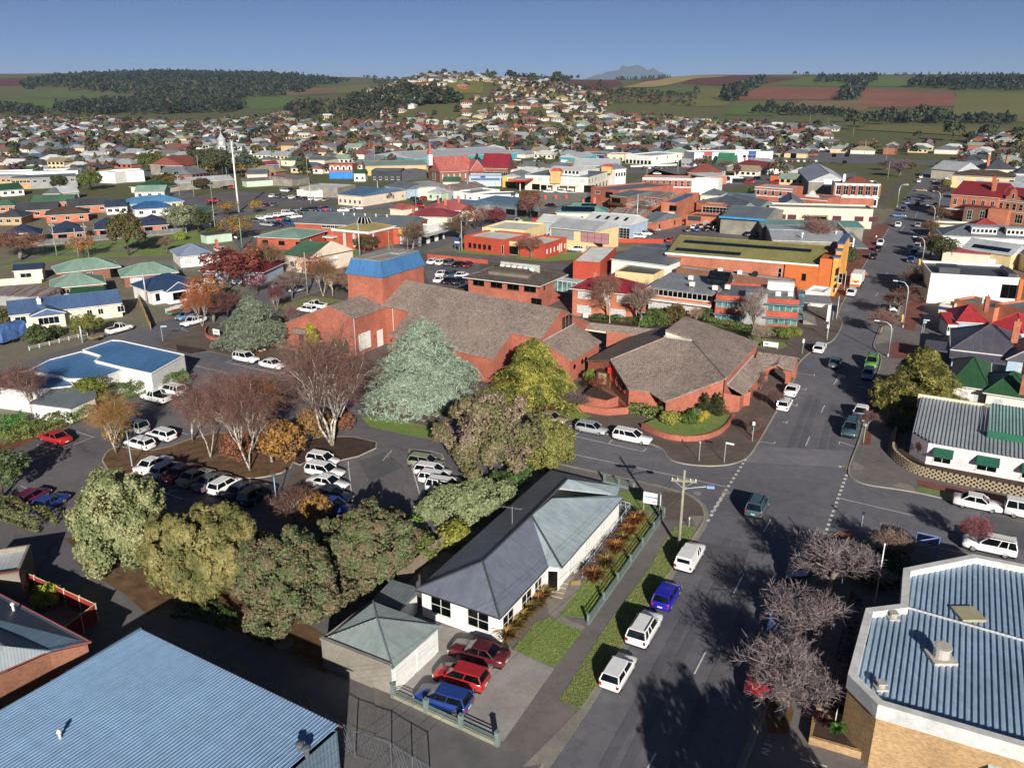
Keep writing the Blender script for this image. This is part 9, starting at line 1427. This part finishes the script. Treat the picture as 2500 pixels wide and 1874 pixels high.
def power_pole(label,p,h,arm=True,mat=None,light=None,group=None,az=R(-28.4),z=.05):
 e=empty('power_pole',(p[0],p[1],z),az); tag(e,label,'power pole',group); b=MB(); b.tube([(0,0,0),(0,0,h*.5),(0,0,h)],.17,8,.12); b.build('pole',mat or timber,e,smooth=True)
 if arm:
  for zz,l in ((h-1.1,1.2),):
   for s,yy in ((-1,-.14),(1,.14)): boxpart(e,'crossarm',timber,-l,yy-.06,zz-.08,l,yy+.06,zz+.08)
   for x in (-1.1,-.6,.6,1.1): b=MB(); b.cyl(x,-.14,zz+.08,zz+.3,.06,n=6); b.build('insulator',lampw,e)
   b=MB(); b.tube([(-.9,-.1,zz-.05),(0,-.1,zz-.8)],.03,4); b.tube([(.9,-.1,zz-.05),(0,-.1,zz-.8)],.03,4); b.build('brace',galv,e)
 if light: b=MB(); b.tube([(0,0,h-2),(1.4,0,h-1.7),(2.3,0,h-1.55)],.05,5); b.build('lamp_arm',galv,e); boxpart(e,'lantern',M('lamp_blue','7fa0cc'),2.2,-.17,h-1.68,2.9,.17,h-1.45)
 return e
power_pole('big timber power pole with crossarms on the near street corner',(16.50,71.92),8.5,True,None,True,az=R(-10),z=.12)
for k,(p,h) in enumerate((((-45.9,182.0),9.5),((-78.3,239.6),9),((-96.4,270.3),9),((-114.1,320.2),11),((-138.9,368.3),8),((-146.3,371.2),10),((-138.8,413.5),9),((-126.6,229.1),9.5),((-116.6,226.8),9.5),((-119.4,226.8),8),((-41.2,222.9),10),((-37.3,325.9),8),((-19.2,365.5),8),((-55.7,350.4),9),((-82.0,342.6),9),((-78.4,173.5),6.5),((-77.7,143.8),3.2),((39.5,264.1),13),((94.3,484.3),8),((93.8,515.6),8))):
 power_pole(('leaning green pole beside the white four-wheel drive','green pole on the brick pier by the maroon roof','white-topped pole by the toilet block','tall green pole at the road junction','pole by the bright blue roof','pole at the left road bend','green pole in the railway lot','pole in the middle of the park','pole just right of the orange park tree','thin pole left of the orange park tree','white pole beside the cream gabled hall','green pole by the navy four-wheel drive','green pole beside the service station','pole before the cream curved-gable office','lamp pole among the railway lot cars','lamp pole by the golden timber fence','short post at the low white fence','tall mast lamp beside the shoppers car park','pole before the red tiled house','pole beside the highway wall')[k],p,h,k in (3,5,7,8,12),green_p if k in (1,3,6,11) else galv if k>9 else timber,k==0)
# poles fading into the suburb
r=random.Random(5)
for i in range(46):
 y=r.uniform(420,1150); x=y*r.uniform(-.56,.5)
 if near(x,y,10): continue
 power_pole('thin pale power pole standing among the far suburban houses',(x,y),r.uniform(9,12),False,timber,None,'far power poles',z=hgt(x,y))
e=empty('telecom_mast',(*(-104.4,320.2),0)); tag(e,'tall white tapering telephone mast with antenna clusters near the golden elms','mast'); b=MB(); b.tube([(0,0,0),(0,0,12),(0,0,26)],.42,12,.2); b.build('pole',lampw,e,smooth=True)
for z in (18,22,24.5):
 for k in range(3): a=k*2.09; b=MB(); b.M=Matrix.Rotation(a,4,'Z'); b.box(.45,-.16,z,.62,.16,z+2.0); b.build('antenna_panel',galv,e)
# name signs, parking signs, flag poles
def post_sign(label,p,h,w_,hh,c='dfe2e4',az=R(-28),z=.12,name='sign'):
 e=empty(name,(p[0],p[1],z),az); tag(e,label,'sign'); b=MB(); b.cyl(0,0,0,h,.045,n=6); b.build('post',galv,e); boxpart(e,'plate',M('plate_'+c,c,'plain',rough=.4),-w_/2,-.04,h-hh,w_/2,-.005,h); return e
for k,(p,h,w_,hh,c) in enumerate((((31.1,98.7),2.7,.35,.5,'dfe2e4'),((50.3,137.1),2.6,.35,.7,'dfe2e4'),((58.2,147.2),2.4,.4,.7,'dfe2e4'),((63.7,159.4),2.6,.3,.6,'dfe2e4'),((45.3,98.2),2.6,.3,.3,'aeb4b8'),((35.9,75.4),2.2,.25,.4,'2c3a5c'),((22.9,92.6),2.6,.2,.3,'b0b4b4'),((-35.1,128.5),2.6,.18,.2,'b0b4b4'),((18.4,76.3),1.1,.12,.3,'e6e6e6'),((77.3,149.9),2.6,.5,.6,'c8d8e0'))): post_sign(('parking sign by the small bark square','parking sign near the white corner sign','white parking sign at the bulge footpath','white parking sign by the flagpole','grey post at the right kerb','short blue post on the lower right corner','bare sign post on the hall corner','plain post beside the yellow conifer','white marker post on the near corner','pale sign by the red brick footpath')[k],p,h,w_,hh,c)
for k,(p,az,h) in enumerate((((25.9,92.2),-30,2.7),((-63.5,144.6),10,2.9),((76.6,149.2),-20,2.9))):
 e=empty('street_name_sign',(p[0],p[1],.12),R(az)); tag(e,('street name blade on the hall corner','street name blade at the side street corner','blue street name blade above the red footpath')[k],'sign'); b=MB(); b.cyl(0,0,0,h,.045,n=6); b.build('post',galv,e); boxpart(e,'blade',M('blade_%d'%k,('e4e6e6','9ec4e6','a8c8e8')[k]),.02,-.02,h-.25,1.0,.02,h-.02)
e=empty('business_sign',(*(14.9,79.0),.12),R(-22)); tag(e,'white twin-post business sign on the corner lawn of the grey-roofed house','sign')
for x in (-.85,.85): b=MB(); b.cyl(x,0,0,2.6,.05,n=6); b.build('post',galv,e)
boxpart(e,'panel',W_,-.95,-.05,1.2,.95,.0,2.5); boxpart(e,'slab',conc,-1.2,-.5,0,1.2,.5,.03); tt=M('print_teal','2a9ab0'); tg=M('print_grey','5a6068')
boxpart(e,'print_line',tt,-.75,-.06,1.92,-.05,-.052,2.05); boxpart(e,'print_line',tg,.02,-.06,1.92,.62,-.052,2.03)
boxpart(e,'print_line',tg,.1,-.06,1.46,.7,-.052,1.52)
for k,(p,sz,hh) in enumerate((((-54.8,147.9),1.7,.9),((45.6,139.9),2.6,.8),((-15.7,236.5),1.6,3.2))):
 e=empty('notice_board',(p[0],p[1],.12),R(-28)); tag(e,('white sign board behind the curved brick wall','long white name sign on the corner lawn','blue and white police sign on two posts')[k],'sign')
 for s in (-1,1): b=MB(); b.cyl(s*sz*.45,0,0,hh+.4,.05,n=6); b.build('post',galv,e)
 boxpart(e,'panel',W_ if k<2 else M('police_blue','2a4a8c'),-sz/2,-.05,.35 if k<2 else 1.4,sz/2,.0,hh+.45)
 if k==2: boxpart(e,'white_band',W_,-sz/2,-.06,2.2,sz/2,-.055,2.7)
 if k==0: boxpart(e,'print',M('print_dark','33383c'),-.6,-.06,.8,.4,-.055,.95)
 if k==1: boxpart(e,'print',tt,-1.0,-.06,.7,-.4,-.055,.95)
def flagpole(label,p,h,flag=None,z=.12):
 e=empty('flagpole',(p[0],p[1],z)); tag(e,label,'flagpole'); b=MB(); b.tube([(0,0,0),(0,0,h)],.075,8,.045); b.build('pole',lampw,e,smooth=True); b=MB(); b.cyl(0,0,h,h+.15,.09,.03,n=8); b.build('finial',lampw,e)
 if flag: b=MB(); b.rings([[(x,.05*math.sin(x*5),zz) for zz in (h-.15,h-1.0-.5*x)] for x in (.05,.35,.7,1.1)],cap=False); b.build('flag',M('flag_navy','1c2450'),e)
flagpole('white flagpole beside the lower right ribbed roof',(31.74,61.98),6.2); flagpole('flagpole with a limp navy flag at the council office corner',(57.6,145.5),6.63,True); flagpole('bare flagpole at the council office forecourt',(64.8,160.3),4.5); flagpole('white pole before the orange cinema tower',(76.1,186.1),4.2); flagpole('police station flagpole with a navy flag',(-14.3,235.2),8.58,True)
def parklamp(label,p,h,z=.1): e=empty('park_lamp',(p[0],p[1],z)); tag(e,label,'lamp'); b=MB(); b.cyl(0,0,0,h,.07,.05,n=8); b.build('post',M('lamp_post_blue','9fb4c8','plain'),e); b=MB(); b.cyl(0,0,h,h+.25,.13,.16,n=10); b.cyl(0,0,h+.25,h+.38,.24,.08,n=10); b.build('lamp_head',M('lamp_green','4a7a74','plain',rough=.4),e)
parklamp('car park lamp post beside the white hatchbacks',(-45.9,91.1),4.3); parklamp('car park lamp near the dark row of cars',(-25.6,80.6),3.6); parklamp('car park lamp in front of the theatre doors',(-24.5,115.5),5.66)
for k,p in enumerate(((77.0,158.2),(107.4,216.4))): b=MB(); b.box(-.3,-.2,0,.3,.2,.3); b.box(-.2,-.15,.3,.25,.15,1.1); b.box(-.3,-.12,.8,.1,.12,1.5); o=b.build('street_sculpture',M('sculpture_yellow','c8a03a','plain')); o.location=(p[0],p[1],.12); tag(o,('yellow street sculpture below the curved lamp','yellow street sculpture by the blue sedan')[k],'sculpture')
# wall rocks, bins, cobbles, container, boulders
ro=M('boulder','cfc8bc','plain',lo=.7)
for k,(p,s) in enumerate((((-15.3,112.3),.45),((-13.3,113.7),.3),((-15.4,115.8),.5),((-10.8,111.1),.35),((-43.9,138.4),.4),((-43.5,139.1),.3))):
 b=MB(); r_=random.Random(k); b.rings([[(q*s*math.cos(2*PI*i/7)*r_.uniform(.8,1.2),q*s*math.sin(2*PI*i/7)*r_.uniform(.8,1.2),z*s) for i in range(7)] for q,z in ((.9,0),(1.1,.3),(.8,.7),(.3,.95))]); o=b.build('boulder',ro); o.location=(p[0],p[1],.13); tag(o,('largest white boulder on the red bark bed','small white boulder right on the red bark bed','white boulder nearest the blue cedar trunk','white boulder at the bed edge by the gum','pale boulder by the grey-green cedar trunk, left','pale boulder by the grey-green cedar trunk, right')[k],'boulder')
e=bld('shipping_container','orange shipping container in the back car park','container',(134.3,441.3,2.6),(140.8,437.0,2.6),2.6,2.6,M('container_orange','d0682a','rib',pitch=.4),MATS['container_orange'],'slab',.05,.02)
b=MB(); r_=random.Random(9)
for i in range(260):
 t=r_.random(); s=r_.random(); p=v2((30.55,63.89))*(1-t)*(1-s)+v2((31.07,63.11))*(1-t)*s+v2((24.31,51.71))*t*(1-s)+v2((24.52,50.43))*t*s; q=r_.uniform(.08,.2); b.M=Matrix.Translation((p.x,p.y,.15)); b.rings([[(w_*q*math.cos(2*PI*j/6+i),w_*q*math.sin(2*PI*j/6+i)*.8,z*q) for j in range(6)] for w_,z in ((1,0),(1.05,.4),(.5,.8))])
o=stuff(b.build('cobbles',M('cobble_grey','6a6a6c','plain'),uv=False)); o['label']='grey cobbles in the bed beside the ribbed-roof building'
b=MB(); p=(22.89,47.34); b.box(-.02,-.45,.5,.02,.45,1.2); b.cyl(0,0,0,.5,.03,n=6); o=b.build('planter_sign',W_); o.location=(p[0],p[1],.6); o.rotation_euler=(0,0,R(150)); tag(o,'small white sign standing in the tan brick planter','sign')
e=empty('bus_shelter',(*(39.98,70.17),.12),R(-30)); tag(e,'blue-framed glass kiosk roof behind the lower right building','shelter'); fr_=M('frame_blue','6a86c8','plain'); b=MB()
for a_,c_ in (((-1,-1,2),(1,-1,2)),((1,-1,2),(1,1,2)),((1,1,2),(-1,1,2)),((-1,1,2),(-1,-1,2)),((-1,-1,2),(1,1,2)),((-1,-1,0),(-1,-1,2)),((1,-1,0),(1,-1,2)),((1,1,0),(1,1,2)),((-1,1,0),(-1,1,2))): b.tube([a_,c_],.06,5)
b.build('frame',fr_,e); boxpart(e,'glass_top',cglass,-.95,-.95,1.9,.95,.95,1.96)
e=railfence('timber paling fence behind the grey-roofed white house',(-10.39,65.14),(-6.76,71.77),6,1.7,M('timber_grey','8a7c6c','plain'),.1,(.9,),None,0,MATS['timber_grey'])
railfence('red brick-coloured wall of the police yard',(30.0,249.6),(45.4,248.6),8,1.5,RDW,.2,(.9,),None,.1,RDW); railfence('red brick wall along the back car park by the fly tower',(-23.0,225.2),(-6.5,216.8),8,1.2,BRV,.25,(.95,),None,.1,BRV); railfence('tall grey paling fence behind the back car park',(125.2,499.5),(169.5,474.7),20,2.6,GR,.15,(.95,),None,0,M('paling_grey','8f8a84','rib',pitch=.2)); railfence('long white wall beside the highway car yard',(73.2,525.4),(115.7,541.8),16,1.2,W_,.2,(.9,),None,0,W_); railfence('royal blue steel fence beside the red four-wheel drive',(-34.1,328.2),(-29.4,353.1),5,1.8,M('fence_blue','2f4a6a'),.1,(.9,),None,0,MATS['fence_blue'])
# power lines from the corner pole
cb=M('cable','23252a','plain'); P0=Vector((*(16.50,71.92),7.4)); e=empty('power_lines',(0,0,0)); tag(e,'thin power cables running from the corner pole to the lower left','cables')
for k,(dx,t) in enumerate(((-1.1,Vector((-16,30,7.6))),(-.6,Vector((-15.4,29.4,7.6))),(.6,Vector((-14,28.6,7.6))),(1.1,Vector((-13.4,28,7.6))))):
 a_=P0+Vector((dx*.88,-dx*.47,.1)); b=MB(); b.tube([a_.lerp(t,i/10)-Vector((0,0,1.2*math.sin(PI*i/10))) for i in range(11)],.012,3); b.build('cable',cb,e,uv=False)
# tall conifers standing out of frame beside the road; their shadows fall across it
for k,(x,y,h,rr_) in enumerate(((17.0,30,9,2.6),(20.0,32,7.5,2.4),(15.5,25,10.5,3.4))): plant('round',('tall tree just below the bottom edge, left','tall tree just below the bottom edge, right','tall tree just below the bottom edge, nearest')[k],'tree',(x,y),h,rr_,'3c4a2c',var=k)
# wires between street poles
for k,pl in enumerate(([(-45.9,182.0),(-78.3,239.6),(-96.4,270.3),(-114.1,320.2)],[(-126.6,229.1),(-116.6,226.8),(-96.4,270.3)],[(-41.2,222.9),(-37.3,325.9),(-19.2,365.5)],[(-138.9,368.3),(-114.1,320.2),(-82.0,342.6)])):
 e=empty('power_lines',(0,0,0)); tag(e,('sagging cables along the side street poles','sagging cables over the park poles','sagging cables between the poles behind the gold-roofed hall','sagging cables over the railway lot')[k],'cables')
 for p,q in zip(pl,pl[1:]):
  b=MB(); a_=Vector((p[0],p[1],8.6)); c_=Vector((q[0],q[1],8.6)); b.tube([a_.lerp(c_,i/8)-Vector((0,0,1.5*math.sin(PI*i/8))) for i in range(9)],.03,3); b.build('cable',cb,e,uv=False)
def person(label,p,top,legs,az,z=.12):
 v=[(0,0,.95),(0,0,1.2),(0,0,1.42),(0,0,1.52),(0,.02,1.68),(.1,0,.9),(.11,.03,.5),(.1,0,.06),(.11,.12,.03),(-.1,0,.9),(-.1,-.08,.5),(-.1,-.14,.06),(-.1,-.02,.03),(.19,0,1.4),(.25,0,1.12),(.24,.1,.88),(-.19,0,1.4),(-.25,0,1.12),(-.24,.1,.88)]; ed_=[(0,1),(1,2),(2,3),(3,4),(0,5),(5,6),(6,7),(7,8),(0,9),(9,10),(10,11),(11,12),(2,13),(13,14),(14,15),(2,16),(16,17),(17,18)]; rd=[.15,.15,.16,.06,.11,.095,.075,.05,.045,.095,.075,.05,.045,.07,.05,.045,.07,.05,.045]
 me=bpy.data.meshes.new('person'); me.from_pydata(v,ed_,[]); o=bpy.data.objects.new('person',me); col.objects.link(o); o.modifiers.new('skin','SKIN'); o.modifiers.new('sub','SUBSURF').levels=1
 for s_,r_ in zip(me.skin_vertices[0].data,rd): s_.radius=(r_,r_*.8)
 me.skin_vertices[0].data[0].use_root=True; dg=bpy.context.evaluated_depsgraph_get(); m2=bpy.data.meshes.new_from_object(o.evaluated_get(dg)); o.modifiers.clear(); o.data=m2; m2.materials.clear()
 for n_,c in (('top',top),('legs',legs),('skin','c49a80')): m2.materials.append(M('cloth_'+n_+c,c,'plain'))
 m2.polygons.foreach_set('material_index',[2 if f.center.z>1.48 or (abs(f.center.x)>.2 and f.center.z<.95) else 0 if f.center.z>.95 else 1 for f in m2.polygons]); o.location=(p[0],p[1],z); o.rotation_euler=(0,0,az); tag(o,label,'person')
 b=MB(); b.rings([[(q*math.cos(2*PI*i/8),.0+q*math.sin(2*PI*i/8),zz) for i in range(8)] for q,zz in ((.115,1.7),(.12,1.76),(.06,1.82))]); b.build('hair',M('hair_dark','2a211c','plain'),o)
person('person in dark clothes walking beside the orange cinema tower',(73.1,184.6),'1c1e2a','20222a',1.0); person('person in black standing in shade at the white modern building corner',(87.7,173.3),'121418','121418',2.0); person('person in a white top under the grey street awning',(111.7,254.3),'e0e0e0','4a3a3a',.5); person('worker in an orange vest beside the recycling truck',(86.2,198.8),'e0521c','2a3040',2.6,.02)
# the air between: pale haze over the far hills
mb=MB(); mb.box(-45000,-600,-6,45000,45000,900); hz=mb.build('haze',[],uv=False); stuff(hz); m=bpy.data.materials.new('haze'); m.use_nodes=True; t=m.node_tree; t.nodes.remove(t.nodes['Principled BSDF']); pv=t.nodes.new('ShaderNodeVolumePrincipled'); pv.inputs['Color'].default_value=(.55,.72,1,1); pv.inputs['Density'].default_value=3.2e-5; pv.inputs['Anisotropy'].default_value=.0; t.links.new(pv.outputs[0],t.nodes['Material Output'].inputs['Volume']); hz.data.materials.append(m)
